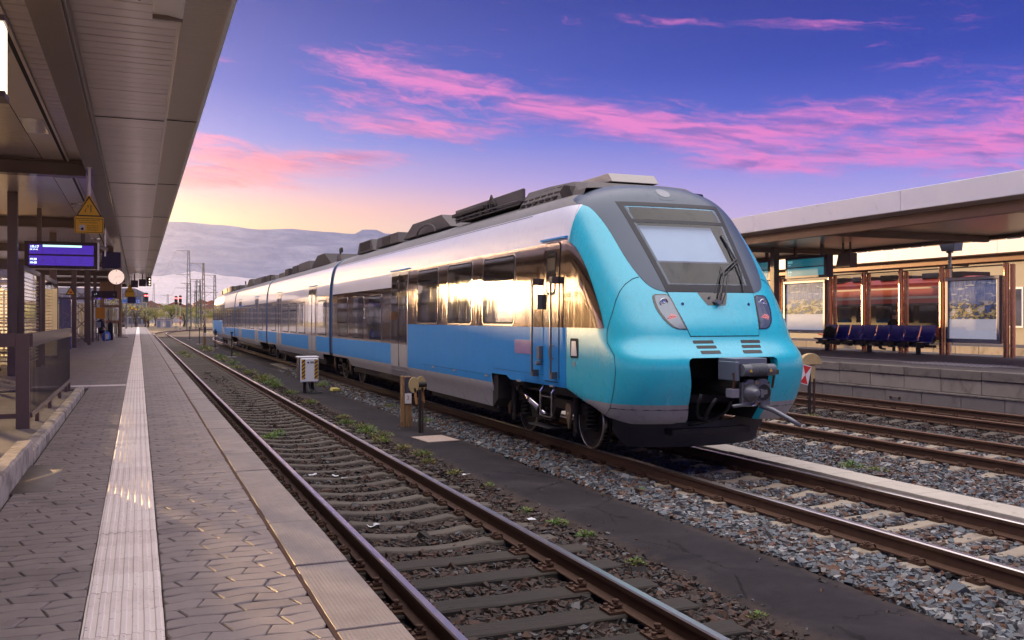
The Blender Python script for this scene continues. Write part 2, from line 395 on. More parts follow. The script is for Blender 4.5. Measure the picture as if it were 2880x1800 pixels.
# asphalt walkway between the first two tracks, its edges eaten by ballast
def asph(nt, b):
    v = objvec(nt); n = noise(nt, v, 160, 3, .7); n2 = noise(nt, v, 1.1, 7, .65, .5); n3 = noise(nt, v, 9, 5, .6); x, y, z = sep(nt, v)
    cr = voro(nt, comb(nt, x * 1. + n3 * .25, y * .55 + n3 * .2, 0.), 1.3, 'DISTANCE_TO_EDGE').lt(.010) * noise(nt, v, .7, 3).sstep(.48, .56)
    cc = ramp(nt, n2 * .62 + n * .2 + n3 * .18, [(.28, (.012, .010, .012, 1)), (.5, (.024, .020, .023, 1)), (.62, (.036, .030, .032, 1)), (.75, (.065, .052, .05, 1))])
    cc = mix(nt, cr * .8, cc, (.006, .005, .005, 1)); ed = ((x - 4.82).abs() + (n3 - .5) * .35).sstep(.36, .60); cc = mix(nt, ed * .65, cc, (.062, .044, .036, 1)); cc = mix(nt, noise(nt, v, 2.6, 4, .6, 1.).sstep(.64, .70) * .5, cc, (.010, .009, .011, 1))
    nt.links.new(cc, b.inputs['Base Color']); b.inputs['Roughness'].default_value = .9; b.inputs['Specular IOR Level'].default_value = .2; bumpn(nt, b, n * .7 + n3 * .6 - cr * 2., .006)
m_asph = custom('asphalt', asph)
g = MB(); rows = []
for y in np.arange(1.5, 70, .35):
    a = 4.22 + .07 * math.sin(y * 1.1) + random.uniform(-.05, .05); b = 5.43 + .06 * math.sin(y * .8 + 1) + random.uniform(-.05, .05)
    rows.append([(a, y, -1.0), (a + .05, y, -.972), ((a + b) / 2, y, -.962 + random.uniform(-.004, .004)), (b - .05, y, -.972), (b, y, -1.0)])
g.grid(rows)
walk = tag(g.build('walkway', m_asph, smooth=True), kind='structure', label='dark asphalt walkway between the two tracks')

# concrete cable-duct covers
m_duct = pbr('duct_concrete', (.40, .355, .30), .88, 0, .14, 5, bump=.002, bs=70, rand=.07, dirt=.2, dirtc=(.13, .11, .09, 1), ds=4)
duct = thing('cable_duct', 'straight row of pale concrete duct covers lying in the ballast', None, (8.86, 2, -1.0), kind='structure')
g = MB(); g.box(-.235, .235, -.375, .375, 0, .105); me_cov = g.mesh('cover_slab', m_duct)
y = 2.4; k = 0
while y < 60:
    place('cover_slab', me_cov, duct, (random.uniform(-.006, .006), y - 2 + .375, random.uniform(-.004, .006)), .008, rot=(0, 0, random.uniform(-.006, .006))); y += .758; k += 1

# ------------------------------------------------------------------ ballast stones (nobody could count them)
def rocks(nshape=20):
    out = []; C = np.array([(x, y, z) for z in (-1, 1) for y in (-1, 1) for x in (-1, 1)], float)
    for _ in range(nshape): out.append((C * rng.uniform(.45, 1.0, (8, 3)) + rng.normal(0, .10, (8, 3))) * rng.uniform(.6, 1.15, 3))
    return out
ROCKS = rocks()
FI = np.array([(0, 2, 1), (1, 2, 3), (4, 5, 6), (5, 7, 6), (0, 1, 4), (1, 5, 4), (2, 6, 3), (3, 6, 7), (0, 4, 2), (2, 4, 6), (1, 3, 5), (3, 7, 5)])
def stones(name, pts, size, mats, weights, label):
    """pts: n x 3 array of centres; one joined mesh"""
    n = len(pts); idx = rng.integers(0, len(ROCKS), n); T = np.stack(ROCKS)[idx]
    sz = rng.lognormal(0, .28, n) * size; T = T * sz[:, None, None]
    a = rng.uniform(0, 2 * np.pi, (n, 3)); ca, sa = np.cos(a), np.sin(a); O = np.zeros(n); I = np.ones(n)
    Rz = np.stack([np.stack([ca[:, 0], -sa[:, 0], O], 1), np.stack([sa[:, 0], ca[:, 0], O], 1), np.stack([O, O, I], 1)], 1)
    Rx = np.stack([np.stack([I, O, O], 1), np.stack([O, ca[:, 1], -sa[:, 1]], 1), np.stack([O, sa[:, 1], ca[:, 1]], 1)], 1)
    V = np.einsum('nij,nkj->nki', Rz @ Rx, T); V[:, :, 2] *= .8; V += pts[:, None, :]
    F = (FI[None] + (np.arange(n) * 8)[:, None, None]).reshape(-1, 3)
    me = bpy.data.meshes.new(name); me.vertices.add(n * 8); me.vertices.foreach_set('co', V.reshape(-1).astype(np.float32))
    me.loops.add(len(F) * 3); me.loops.foreach_set('vertex_index', F.reshape(-1).astype(np.int32))
    me.polygons.add(len(F)); me.polygons.foreach_set('loop_start', (np.arange(len(F)) * 3).astype(np.int32)); 
    for mt in mats: me.materials.append(mt)
    mi = rng.choice(len(mats), n, p=np.array(weights) / sum(weights)); me.polygons.foreach_set('material_index', np.repeat(mi, 12).astype(np.int32))
    me.update(calc_edges=True); me.validate(); me.shade_flat()
    o = place(name, me); return tag(o, label, None, None, 'stuff')
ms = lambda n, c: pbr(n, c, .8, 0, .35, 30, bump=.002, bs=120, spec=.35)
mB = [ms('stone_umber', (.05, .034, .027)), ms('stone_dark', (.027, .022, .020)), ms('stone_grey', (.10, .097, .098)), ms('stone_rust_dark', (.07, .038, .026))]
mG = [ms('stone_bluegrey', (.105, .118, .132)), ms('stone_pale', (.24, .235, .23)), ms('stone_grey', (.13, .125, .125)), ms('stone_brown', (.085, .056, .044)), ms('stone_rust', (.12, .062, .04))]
def scatter(x0, x1, y0, y1, dens, fall=None, ok=None):
    n = int((x1 - x0) * (y1 - y0) * dens); x = rng.uniform(x0, x1, n); y = rng.uniform(y0, y1, n); k = np.ones(n, bool)
    if fall: k &= rng.uniform(0, 1, n) < np.clip((fall / np.hypot(x, y)) ** 1.5, 0, 1)
    if ok is not None: k &= ok(x, y)
    return x[k], y[k]
def pts_of(lst, z0, amp):
    x = np.concatenate([a for a, _ in lst]); y = np.concatenate([b for _, b in lst]); return np.stack([x, y, z0 + rng.uniform(0, amp, len(x))], 1)
def offrail(xc, keep=.04):
    ys_ = np.array(SLEEP[xc])
    def f(x, y):
        d = np.abs(y[:, None] - ys_[None, :]).min(1); on = (d < .125) & (np.abs(x - xc) < 1.30)
        return (np.abs(np.abs(x - xc) - .7515) > .09) & (~on | (rng.uniform(0, 1, len(x)) < keep))
    return f
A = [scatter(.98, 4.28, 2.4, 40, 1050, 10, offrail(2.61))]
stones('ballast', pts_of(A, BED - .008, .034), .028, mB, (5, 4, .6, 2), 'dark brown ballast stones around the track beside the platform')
A = [scatter(5.40, 8.62, 3.2, 40, 900, 10, offrail(7.2, .15)), scatter(9.10, 10.7, 4.5, 34, 850, 12), scatter(10.7, 13.2, 5.0, 30, 650, 12, offrail(11.95, .3))]
stones('ballast', pts_of(A, BED + .0, .045), .029, mG, (4, 1.6, 3, 3, 1.6), 'blue grey and rusty ballast stones around the train track')
A = [scatter(5.36, 6.15, 3.2, 26, 650, 12)]
stones('ballast', pts_of(A, -.985, .04), .030, mG, (5, 1.8, 3, 2, 1.4), 'raised shoulder of grey ballast stones beside the asphalt walkway')
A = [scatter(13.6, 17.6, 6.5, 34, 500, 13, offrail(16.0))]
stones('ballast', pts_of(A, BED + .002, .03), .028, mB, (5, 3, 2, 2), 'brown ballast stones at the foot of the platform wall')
# fine grey grit strip between the two rusty tracks
m_grit = custom('grey_grit', lambda nt, b: gravel(nt, b, (.12, .125, .125, 1), (.18, .18, .17, 1), 70, .008))
g = MB(); g.grid([[(x + .08 * math.sin(y), y, -.985) for x in (12.95, 13.5, 14.2)] for y in np.arange(5, 60, 1.)])
tag(g.build('grit_path', m_grit), kind='structure', label='narrow strip of fine grey grit between the two rusty tracks')
A = [scatter(4.2, 5.5, 3.0, 26, 55, 9, lambda x, y: rng.uniform(0, 1, len(x)) < (np.abs(x - 4.82) / .62) ** 2.5)]
stones('stray_stones', pts_of(A, -.968, .004), .016, mB, (4, 3, 2, 3), 'loose small stones strewn over the asphalt walkway')
# fallen debris between the near rails
m_foil = pbr('pale_scrap', (.55, .56, .58), .4, 0, .1)
# ================================================================== NEAR PLATFORM
PE = .964                              # platform edge
m_pave_far = None
def pave_far(nt, b):
    v = objvec(nt); n = nt.nodes.new('ShaderNodeTexBrick'); nt.links.new(v, n.inputs['Vector'])
    n.inputs['Scale'].default_value = 1.; n.inputs['Brick Width'].default_value = .225; n.inputs['Row Height'].default_value = .1125; n.inputs['Mortar Size'].default_value = .004
    n.inputs['Color1'].default_value = (.30, .25, .225, 1); n.inputs['Color2'].default_value = (.36, .30, .265, 1); n.inputs['Mortar'].default_value = (.1, .08, .07, 1)
    z = noise(nt, v, .5, 6); cc = mix(nt, z.sstep(.3, .7) * .4, n.outputs[0], (.24, .2, .18, 1))
    nt.links.new(cc, b.inputs['Base Color']); b.inputs['Roughness'].default_value = .72; bumpn(nt, b, S(nt, n.outputs[1]) * -1., .004)
m_pave_far = custom('paving_far', pave_far)
m_joint = pbr('paving_joint', (.045, .036, .034), .95, 0, .3, 30, bump=.003, bs=120)
m_wall = pbr('platform_wall_concrete', (.16, .14, .125), .9, 0, .25, 3, bump=.006, bs=30, dirt=.5, dirtc=(.045, .035, .03, 1), ds=2)
def paver_mat(nt, b):
    v = objvec(nt, True); r = S(nt, nt.nodes.new('ShaderNodeObjectInfo').outputs['Random']); geo = nt.nodes.new('ShaderNodeNewGeometry')
    isl = S(nt, geo.outputs['Random Per Island']); r = r * .5 + isl * .5
    n = noise(nt, v, 210, 2, .7); n2 = noise(nt, v, 14, 5, .6); pz = noise(nt, geo.outputs['Position'], 1.4, 6, .6); gum = voro(nt, geo.outputs['Position'], 3.2).lt(.045)
    cc = ramp(nt, n * .35 + n2 * .3 + r * .35, [(.2, (.205, .168, .152, 1)), (.5, (.29, .238, .213, 1)), (.8, (.385, .315, .28, 1))])
    cc = mix(nt, pz.sstep(.5, .72) * .38, cc, (.11, .085, .078, 1)); cc = mix(nt, gum * .55, cc, (.09, .075, .07, 1)); sp = noise(nt, v, 340, 1, .5).sstep(.66, .74); cc = mix(nt, sp * .55, cc, (.52, .47, .42, 1))
    nt.links.new(cc, b.inputs['Base Color']); nt.links.new((n * .3 + .42).k, b.inputs['Roughness']); bumpn(nt, b, n * .8 + n2 * .5, .0035)
m_paver = custom('paving_stone', paver_mat)
plat = thing('platform', 'near station platform of zigzag grey pavers with a ribbed pale guide strip', None, (0, 0, 0), kind='structure')
g = MB(); g.box(-11.5, PE - .035, -6, 141, -1.2, -.028); g.build('platform_body', m_wall, plat)
g = MB(); g.grid([[(x, y, -.024) for x in (-11.4, -3, .69)] for y in (-6, 10, 40, 80, 141)]); g.build('joint_bed', m_joint, plat)
g = MB(); g.grid([[(x, y, -.003) for x in (-11.4, -6, -.24)] for y in (18.4, 60, 100, 140.8)]); g.grid([[(x, y, -.003) for x in (.125, .69)] for y in (46, 80, 110, 140.8)]); g.build('far_paving', m_pave_far, plat)

# zigzag interlocking pavers
PL, PD, PA = .225, .1125, .016
def tri(x): u = (x / PL) % 1.0; return PA * (4 * abs(u - .5) - 1)
def paver_poly(sl, x0=0., x1=PL):
    """outline of one stone in row coordinates; sl = slant of the head joints"""
    e = .0035; bot = [x0 + e, PL * .5, x1 - e]; top = [x1 - e + sl, PL * .5 + (PL if sl > PL * .5 else 0), x0 + e + sl]
    P = [(x, tri(x) + e) for x in bot]
    br = sorted([x for x in (0, PL * .5, PL, PL * 1.5) if x0 + e + sl < x < x1 - e + sl], reverse=True)
    P += [(x1 - e + sl, PD + tri(x1 + sl) - e)] + [(x, PD + tri(x) - e) for x in br] + [(x0 + e + sl, PD + tri(x0 + sl) - e)]
    return P
def stone_into(g, poly, z=0., dx=0., dy=0., tilt=(0, 0)):
    n = len(poly); cx = sum(p[0] for p in poly) / n; cy = sum(p[1] for p in poly) / n; q = []
    for zz, k in ((-.026, 1.), (-.0045, 1.), (0., .955)):
        for x, y in poly:
            X_, Y_ = cx + (x - cx) * (k if k == 1 else 1 - .0045 / max(abs(x - cx), .03)), cy + (y - cy) * (k if k == 1 else 1 - .0045 / max(abs(y - cy), .02))
            q.append((X_ + dx, Y_ + dy, zz + z + tilt[0] * (x - cx) + tilt[1] * (y - cy)))
    f = [(j * n + i, j * n + (i + 1) % n, (j + 1) * n + (i + 1) % n, (j + 1) * n + i) for j in (0, 1) for i in range(n)] + [tuple(range(2 * n, 3 * n))]
    g.add(q, f)
def clip_poly(poly, xa, xb):
    def half(p, xc, keep):
        o = []
        for i in range(len(p)):
            a, b = p[i], p[(i + 1) % len(p)]; ia, ib = keep(a[0]), keep(b[0])
            if ia: o.append(a)
            if ia != ib:
                t = (xc - a[0]) / (b[0] - a[0]); o.append((xc, a[1] + t * (b[1] - a[1])))
        return o
    p = half(poly, xa, lambda x: x >= xa); return half(p, xb, lambda x: x <= xb) if p else p
PV = {}
for par, sl in ((0, .034), (1, -.034)):
    g = MB(); stone_into(g, paver_poly(sl)); PV[par] = g.mesh('paving_stone', m_paver)
rest = MB(); cnt = 0
def lay(xa, xb, y0, y1, maxn):
    global cnt
    r0 = int(math.floor(y0 / PD)); done = 0
    for r in range(r0, int(y1 / PD)):
        par = r % 2; off = (PL * .5 if par else 0.) + (.07 if r % 4 > 1 else 0)
        k = math.floor((xa - off) / PL) - 1
        while off + k * PL < xb + .05:
            ox = off + k * PL; oy = r * PD; k += 1
            # zigzag is a function of world x, so shift the outline by its phase
            sl = .034 if par == 0 else -.034
            poly = [(x + ox, y - tri(x) + tri(x + ox)) if True else 0 for x, y in paver_poly(sl)]
            xs_ = [p[0] for p in poly]
            if max(xs_) < xa + .012 or min(xs_) > xb - .012: continue
            full = min(xs_) >= xa and max(xs_) <= xb
            dz = random.uniform(-.0022, .0012); tl = (random.uniform(-.012, .012), random.uniform(-.012, .012))
            if not full: poly = clip_poly(poly, xa + .002, xb - .002)
            if len(poly) < 3: continue
            if done < maxn:
                cx = sum(p[0] for p in poly) / len(poly); cy = sum(p[1] for p in poly) / len(poly) + oy
                g = MB(); stone_into(g, [(p[0] - cx, p[1] + oy - cy) for p in poly]); me = g.mesh('paving_stone', m_paver, fix=False)
                place('paving_stone', me, plat, (cx, cy, dz), rot=(tl[1] * .5, -tl[0] * .5, 0)); done += 1
            else: stone_into(rest, poly, dz, 0, oy, (tl[0] * .5, tl[1] * .5))
    return done
lay(.098, .688, 2.6, 46, 150); lay(-.80, -.208, 2.9, 46, 150)
lay(-3.2, -.80, 17.6, 30, 0)
o = rest.build('paving_stones', m_paver, plat, fix=False); o['kind'] = 'stuff'

# ribbed guide tiles 0.30 m square
def tile_mat(nt, b):
    v = objvec(nt, True); n = noise(nt, v, 160, 3, .7); n2 = noise(nt, v, 9, 6, .6); r = S(nt, nt.nodes.new('ShaderNodeObjectInfo').outputs['Random'])
    cc = ramp(nt, n * .3 + n2 * .4 + r * .3, [(.2, (.74, .62, .55, 1)), (.45, (.90, .77, .69, 1)), (.75, (.95, .84, .76, 1))])
    d = noise(nt, v, 60, 2, .5).sstep(.70, .73); cc = mix(nt, d * .8, cc, (.06, .05, .05, 1)); geo = nt.nodes.new('ShaderNodeNewGeometry'); cc = mix(nt, noise(nt, geo.outputs['Position'], 2.2, 6, .65).sstep(.52, .75) * .35, cc, (.36, .29, .26, 1))
    nt.links.new(cc, b.inputs['Base Color']); b.inputs['Roughness'].default_value = .6; bumpn(nt, b, n, .0018)
m_tile = custom('guide_tile', tile_mat)
def rib_tile(wx=.30, wy=.298, n=7, ribh=.0055):
    g = MB(); prof = [(-wx / 2 + .001, -.02), (-wx / 2 + .001, -.001)]; p = wx / n
    for i in range(n):
        c = -wx / 2 + p * (i + .5); prof += [(c - .0125, -.001), (c - .0085, ribh - .001), (c + .0085, ribh - .001), (c + .0125, -.001)]
    prof += [(wx / 2 - .001, -.001), (wx / 2 - .001, -.02)]
    rows = [[(x, y, z) for x, z in prof] for y in (-wy / 2, wy / 2)]
    g.grid(rows)
    for rr in (rows[0], rows[1]): g.add(rr, [tuple(range(len(rr)))])
    return g
me_tile = rib_tile().mesh('guide_tile', m_tile)
strip = MB(); k = 0; y = 2.75
while y < 140:
    if k < 300: place('guide_tile', me_tile, plat, (-.055 + random.uniform(-.001, .001), y, random.uniform(-.001, .001)), rot=(random.uniform(-.004, .004), random.uniform(-.004, .004), random.uniform(-.003, .003)))
    else:
        t = rib_tile(); strip.add([(a - .055, b + y, c) for a, b, c in t.v], t.f)
    y += .302; k += 1
o = strip.build('guide_tiles', m_tile, plat); o['kind'] = 'stuff'
for i in range(5):                       # cross strip leading to the stairs
    place('guide_tile', me_tile, plat, (-.36 - .302 * i, 18.1, .001), rot=(0, 0, R(90)))

# edge slabs with fine studs
def slab_mat(nt, b):
    v = objvec(nt); x, y, z = sep(nt, v); p = 1 / .017
    d = ((x * p * math.pi).sin() * (y * p * math.pi).sin()).abs(); vv = objvec(nt, True); n = noise(nt, vv, 150, 3, .7); n2 = noise(nt, vv, 5, 6, .6)
    cc = ramp(nt, n * .3 + n2 * .7, [(.3, (.22, .182, .165, 1)), (.5, (.29, .24, .215, 1)), (.7, (.37, .305, .27, 1))])
    nt.links.new(cc, b.inputs['Base Color']); b.inputs['Roughness'].default_value = .62; bumpn(nt, b, d * .8 + n * .4, .0035)
m_slab = custom('edge_slab', slab_mat)
g = MB(); g.box(-.127, .130, -.4915, .4915, -.13, .0); me_slab = g.mesh('edge_slab', m_slab)
y = 2.06
while y < 140:
    place('edge_slab', me_slab, plat, (.8345 + random.uniform(-.002, .002), y, random.uniform(-.003, .003)), .006, rot=(0, random.uniform(-.004, .004), random.uniform(-.003, .003))); y += .999
m_brownj = pbr('mossy_joint', (.12, .062, .038), .95, 0, .4, 25, bump=.006, bs=60)
g = MB(); g.box(.689, .7085, -6, 141, -.03, -.006); g.build('joint_filling', m_brownj, plat)
g = MB(); g.box(PE - .035, PE - .012, -6, 141, -1.05, -.135); g.build('edge_wall', m_wall, plat)

# raised asphalt pad with a rough kerb beside the stair railing
m_pad = pbr('pad_asphalt', (.19, .16, .15), .85, 0, .22, 4, bump=.003, bs=120)
g = MB(); rows = []
for y in np.linspace(2, 16.9, 40): rows.append([(x, y, .045 if y < 16.2 else .045 * (16.9 - y) / .7) for x in (-4.6, -2.4, -.97)])
g.grid(rows); g.build('raised_pad', m_pad, plat)
m_kerb = pbr('kerb_concrete', (.48, .41, .35), .9, 0, .35, 6, bump=.008, bs=26, dirt=.55, dirtc=(.11, .085, .07, 1), ds=4)
kerb = tag(thing('kerb', loc=(-.89, 4, 0)), 'worn concrete kerb stepping down along the paving beside the stair railing', 'kerb')
for a, b, h in ((3.2, 4.9, .185), (4.92, 6.6, .185), (6.62, 8.75, .18)):
    g = MB(); rows = []
    for y in np.arange(a, b + .01, .11):
        y = min(y, b); j = lambda k=.002: random.uniform(-k, k); rows.append([(.07, y - 4, -.05), (.068 + j(), y - 4, h - .02 + j(.004)), (.05 + j(.005), y - 4, h + j()), (-.05 + j(), y - 4, h - .004 + j()), (-.06, y - 4, -.05)])
    g.grid(rows); g.add(rows[0], [tuple(range(5))]); g.add(rows[-1], [tuple(range(4, -1, -1))]); g.build('kerb_stone', m_kerb, kerb)
for a, b, h in ((8.77, 9.95, .10), (9.97, 12.4, .09), (12.42, 16.6, .085)):
    g = MB(); rows = []
    for y in np.arange(a, b + .01, .13):
        y = min(y, b); j = lambda k=.003: random.uniform(-k, k); rows.append([(.07, y - 4, -.05), (.068 + j(), y - 4, h - .02 + j(.005)), (.045 + j(.007), y - 4, h + j(.004)), (-.045 + j(), y - 4, h - .006 + j()), (-.06, y - 4, -.05)])
    g.grid(rows); g.add(rows[0], [tuple(range(5))]); g.add(rows[-1], [tuple(range(4, -1, -1))]); g.build('kerb_stone', m_kerb, kerb)
g = MB(); g.box(-.815, -.56, 7.15, 8.45, -.02, .004); g.build('patch_slab', pbr('patch_concrete', (.24, .2, .165), .9, 0, .25, 8, bump=.003, bs=60), plat, .004)

# stair railing
m_steel = pbr('railing_paint', (.16, .105, .085), .38, .3, .15, 8, coat=.25, bump=.0005, bs=120)
m_barp = pbr('railing_bar_paint', (.05, .033, .028), .4, .2, .15, 8, coat=.15)
def railing(t, p0, p1, z0, n, legs, world=True):
    """one straight panel: top band, bottom rail, bars and legs from p0 to p1 (thing coordinates)"""
    p0 = Vector(p0); p1 = Vector(p1); L = (p1 - p0).length; d = (p1 - p0) / L; u = Vector((d.y, -d.x, 0))
    def bx(a0, a1, w, z0_, z1_, name, mt=None):
        g = MB(); q = []
        for z in (z0_, z1_):
            for a, s in ((a0, -1), (a1, -1), (a1, 1), (a0, 1)): q.append(tuple(p0 + d * a + u * s * w / 2 + Vector((0, 0, z))))
        g.add(q, [(3, 2, 1, 0), (4, 5, 6, 7), (0, 1, 5, 4), (1, 2, 6, 5), (2, 3, 7, 6), (3, 0, 4, 7)]); return g.build(name, mt or m_steel, t, bevel=.002, seg=1)
    bx(0, L, .05, z0 + .86, z0 + 1.0, 'top_band'); bx(0, L, .045, z0 + .11, z0 + .16, 'bottom_rail')
    for i in range(n):
        a = L * (i + .5) / n; bx(a - .012, a + .012, .007, z0 + .16, z0 + .86, 'bar', m_barp)
    for a in legs: bx(a - .035, a + .035, .04, z0 - .05, z0 + .11, 'leg')
rl = thing('stair_railing', 'brown steel railing with close upright bars on the raised pad beside the kerb', 'railing', (-1.06, 10.95, .045))
railing(rl, (0, 0, 0), (0, 6.1, 0), 0, 46, (.75, 2.35, 3.95, 5.2, 5.9))
railing(rl, (-.05, -.03, 0), (-2.6, -.03, 0), 0, 0, (1.2, 2.3))
g = MB(); g.box(-.13, -.0, -.062, -.001, -.05, .995); g.build('corner_post', m_steel, rl, bevel=.004)
# ================================================================== THE TRAIN
XC = 7.2                              # centre line of the train; heights h are above rail head
def ip(tab, h):
    xs = [a for a, b in tab]; ys = [b for a, b in tab]; n = len(xs)
    hh = [xs[i + 1] - xs[i] for i in range(n - 1)]; d = [(ys[i + 1] - ys[i]) / hh[i] for i in range(n - 1)]; m = [0.] * n; m[0] = d[0]; m[-1] = d[-1]
    for i in range(1, n - 1):
        if d[i - 1] * d[i] > 0:
            w1 = 2 * hh[i] + hh[i - 1]; w2 = hh[i] + 2 * hh[i - 1]; m[i] = (w1 + w2) / (w1 / d[i - 1] + w2 / d[i])
    h = min(max(h, xs[0]), xs[-1]); i = 0
    while i < n - 2 and h > xs[i + 1]: i += 1
    t = (h - xs[i]) / hh[i]
    return (2 * t**3 - 3 * t**2 + 1) * ys[i] + (t**3 - 2 * t**2 + t) * hh[i] * m[i] + (-2 * t**3 + 3 * t**2) * ys[i + 1] + (t**3 - t**2) * hh[i] * m[i + 1]
YF = [(.45, 10.5), (.55, 10.4), (.62, 10.33), (.85, 10.2), (1.1, 10.1), (1.35, 10.06), (1.48, 10.09), (1.6, 10.19), (1.72, 10.27), (1.85, 10.32), (2.1, 10.46), (2.35, 10.61), (2.8, 10.95), (3.2, 11.28), (3.64, 11.66), (3.83, 11.86), (3.95, 12.08), (4.02, 12.4), (4.06, 12.9)]
WW = [(.4, 1.33), (.6, 1.38), (.87, 1.455), (1.3, 1.465), (1.85, 1.465), (2.4, 1.46), (2.9, 1.445), (3.2, 1.415), (3.45, 1.37), (3.65, 1.29), (3.8, 1.15), (3.92, .93), (4.0, .68), (4.04, .38), (4.06, .02)]
DD = [(.45, .75), (1.3, .7), (1.5, .72), (1.72, .85), (2.0, .9), (2.4, .97), (3.0, .98), (3.64, .92), (3.85, .85), (4.06, .8)]
PP = [(.45, 4.0), (1.45, 4.2), (1.8, 4.2), (2.4, 4.3), (3.64, 4.3), (4.06, 3)]
W_ = lambda h: ip(WW, h)
def FY(x, h):
    u = min(abs(x) / W_(h), 1.0); return ip(YF, h) + ip(DD, h) * (1 - (1 - u ** ip(PP, h)) ** .5)
YM = 10.06 + 81.5                      # mirror plane sum for the rear car

def paint(name, c, wav=.004, rough=.28, coat=1., var=.05, metal=0., dirt=.12, spec=.5, wsc=(1.2, 1.2, .35)):
    def fn(nt, b):
        v = objvec(nt); mp = nt.nodes.new('ShaderNodeMapping'); mp.inputs['Scale'].default_value = wsc; nt.links.new(v, mp.inputs[0])
        w1 = noise(nt, mp.outputs[0], 1.1, 2, .4); n = noise(nt, v, 3, 6, .6); x, y, z = sep(nt, v)
        st = noise(nt, comb(nt, x * 6., y * 6., z * .5), 3, 5, .6).sstep(.5, .75)      # rain streaks
        cc = mix(nt, (n - .5).abs() * var * 6., c, tuple(k * .75 for k in c[:3]) + (1,)); cc = mix(nt, st * dirt, cc, (.10, .08, .065, 1))
        nt.links.new(cc, b.inputs['Base Color']); nt.links.new((n * .12 + rough - .06 + st * .1).k, b.inputs['Roughness'])
        b.inputs['Coat Weight'].default_value = coat; b.inputs['Coat Roughness'].default_value = .04; b.inputs['Metallic'].default_value = metal; b.inputs['Specular IOR Level'].default_value = spec
        bumpn(nt, b, w1, wav); bumpn(nt, b, w1, wav, 'Coat Normal')
    return custom(name, fn)
m_nose = paint('nose_cyan_paint', (.03, .49, .62, 1), .0, .28, .45, dirt=.16)
m_blue = paint('train_blue_paint', (.018, .26, .62, 1), .003, .5, .12, spec=.12)
m_band = paint('dark_mirror_band', (.27, .205, .165, 1), .0035, .07, .3, metal=.95, dirt=.04)
m_white = paint('train_silver_white', (.76, .75, .80, 1), .004, .35, .6, metal=.0, dirt=.10, spec=.15)
m_grey = paint('train_skirt_grey', (.36, .35, .34, 1), .003, .5, .1, dirt=.3, spec=.15)
m_roof = paint('train_roof_grey', (.22, .21, .205, 1), .0, .6, .0, dirt=.3, spec=.2)
m_hood = paint('hood_grey', (.07, .095, .13, 1), .0, .42, .15, dirt=.08, spec=.3)
m_black = pbr('train_black', (.012, .011, .011), .45, 0, .3, 12)
m_under = pbr('underframe_black', (.022, .018, .016), .7, .1, .4, 10, bump=.004, bs=30, dirt=.3, dirtc=(.05, .032, .022, 1))
m_gap = pbr('panel_gap', (.006, .008, .012), .8)
m_chrome = pbr('polished_steel', (.72, .70, .68), .14, 1., .06, 12)
m_castir = pbr('coupler_grey', (.15, .155, .17), .42, .45, .2, 14, bump=.001, bs=50)
m_rubber = pbr('black_rubber', (.018, .018, .02), .6, 0, .2, 10)
m_panefr = pbr('window_frame_dark', (.03, .026, .025), .25, .3, .1, 10, coat=.6)
m_wsframe = pbr('windscreen_frame', (.02, .021, .027), .5, 0, .1, 10, spec=.3)
def glassy(name, tint, alpha, rough=.02):
    """tinted pane: mostly mirror at grazing angles, see-through face on"""
    m = bpy.data.materials.new(name); m.use_nodes = True; nt = m.node_tree; nt.nodes.clear(); MATS[name] = m
    o = nt.nodes.new('ShaderNodeOutputMaterial'); mx = nt.nodes.new('ShaderNodeMixShader'); gl = nt.nodes.new('ShaderNodeBsdfGlossy'); tr = nt.nodes.new('ShaderNodeBsdfTransparent')
    fr = nt.nodes.new('ShaderNodeLayerWeight'); fr.inputs[0].default_value = .5
    gl.inputs['Roughness'].default_value = rough; gl.inputs['Color'].default_value = (.95, .95, .95, 1); tr.inputs[0].default_value = tuple(tint) + (1,)
    f = (S(nt, fr.outputs[1]).pow(5.0) * .95 + (.045 + alpha)).clamp(); nt.links.new(f.k, mx.inputs[0]); nt.links.new(tr.outputs[0], mx.inputs[1]); nt.links.new(gl.outputs[0], mx.inputs[2]); nt.links.new(mx.outputs[0], o.inputs[0])
    return m
m_wsglass = glassy('windscreen_glass', (.66, .74, .82), .0)
m_pane = paint('window_pane_dark', (.012, .011, .010, 1), .004, .05, 1., metal=0., dirt=.02, spec=1.0, wsc=(.9, .9, .5))
train = thing('train', 'blue and white four-car commuter train with a rounded cyan nose and open coupler', 'train', (XC, 10.06, RZ))
def tb(g, name, mats, parent=None, **k):      # build with world coordinates under the train
    p = parent or train
    l = Vector((XC, 10.06, RZ)); g.v = [(x - l[0], y - l[1], z - l[2]) for x, y, z in g.v]
    return place(name, g.mesh(name, mats, k.get('smooth', False), k.get('fix', True)), p, None, k.get('bevel', 0), k.get('seg', 2))
zz = lambda h: h + RZ
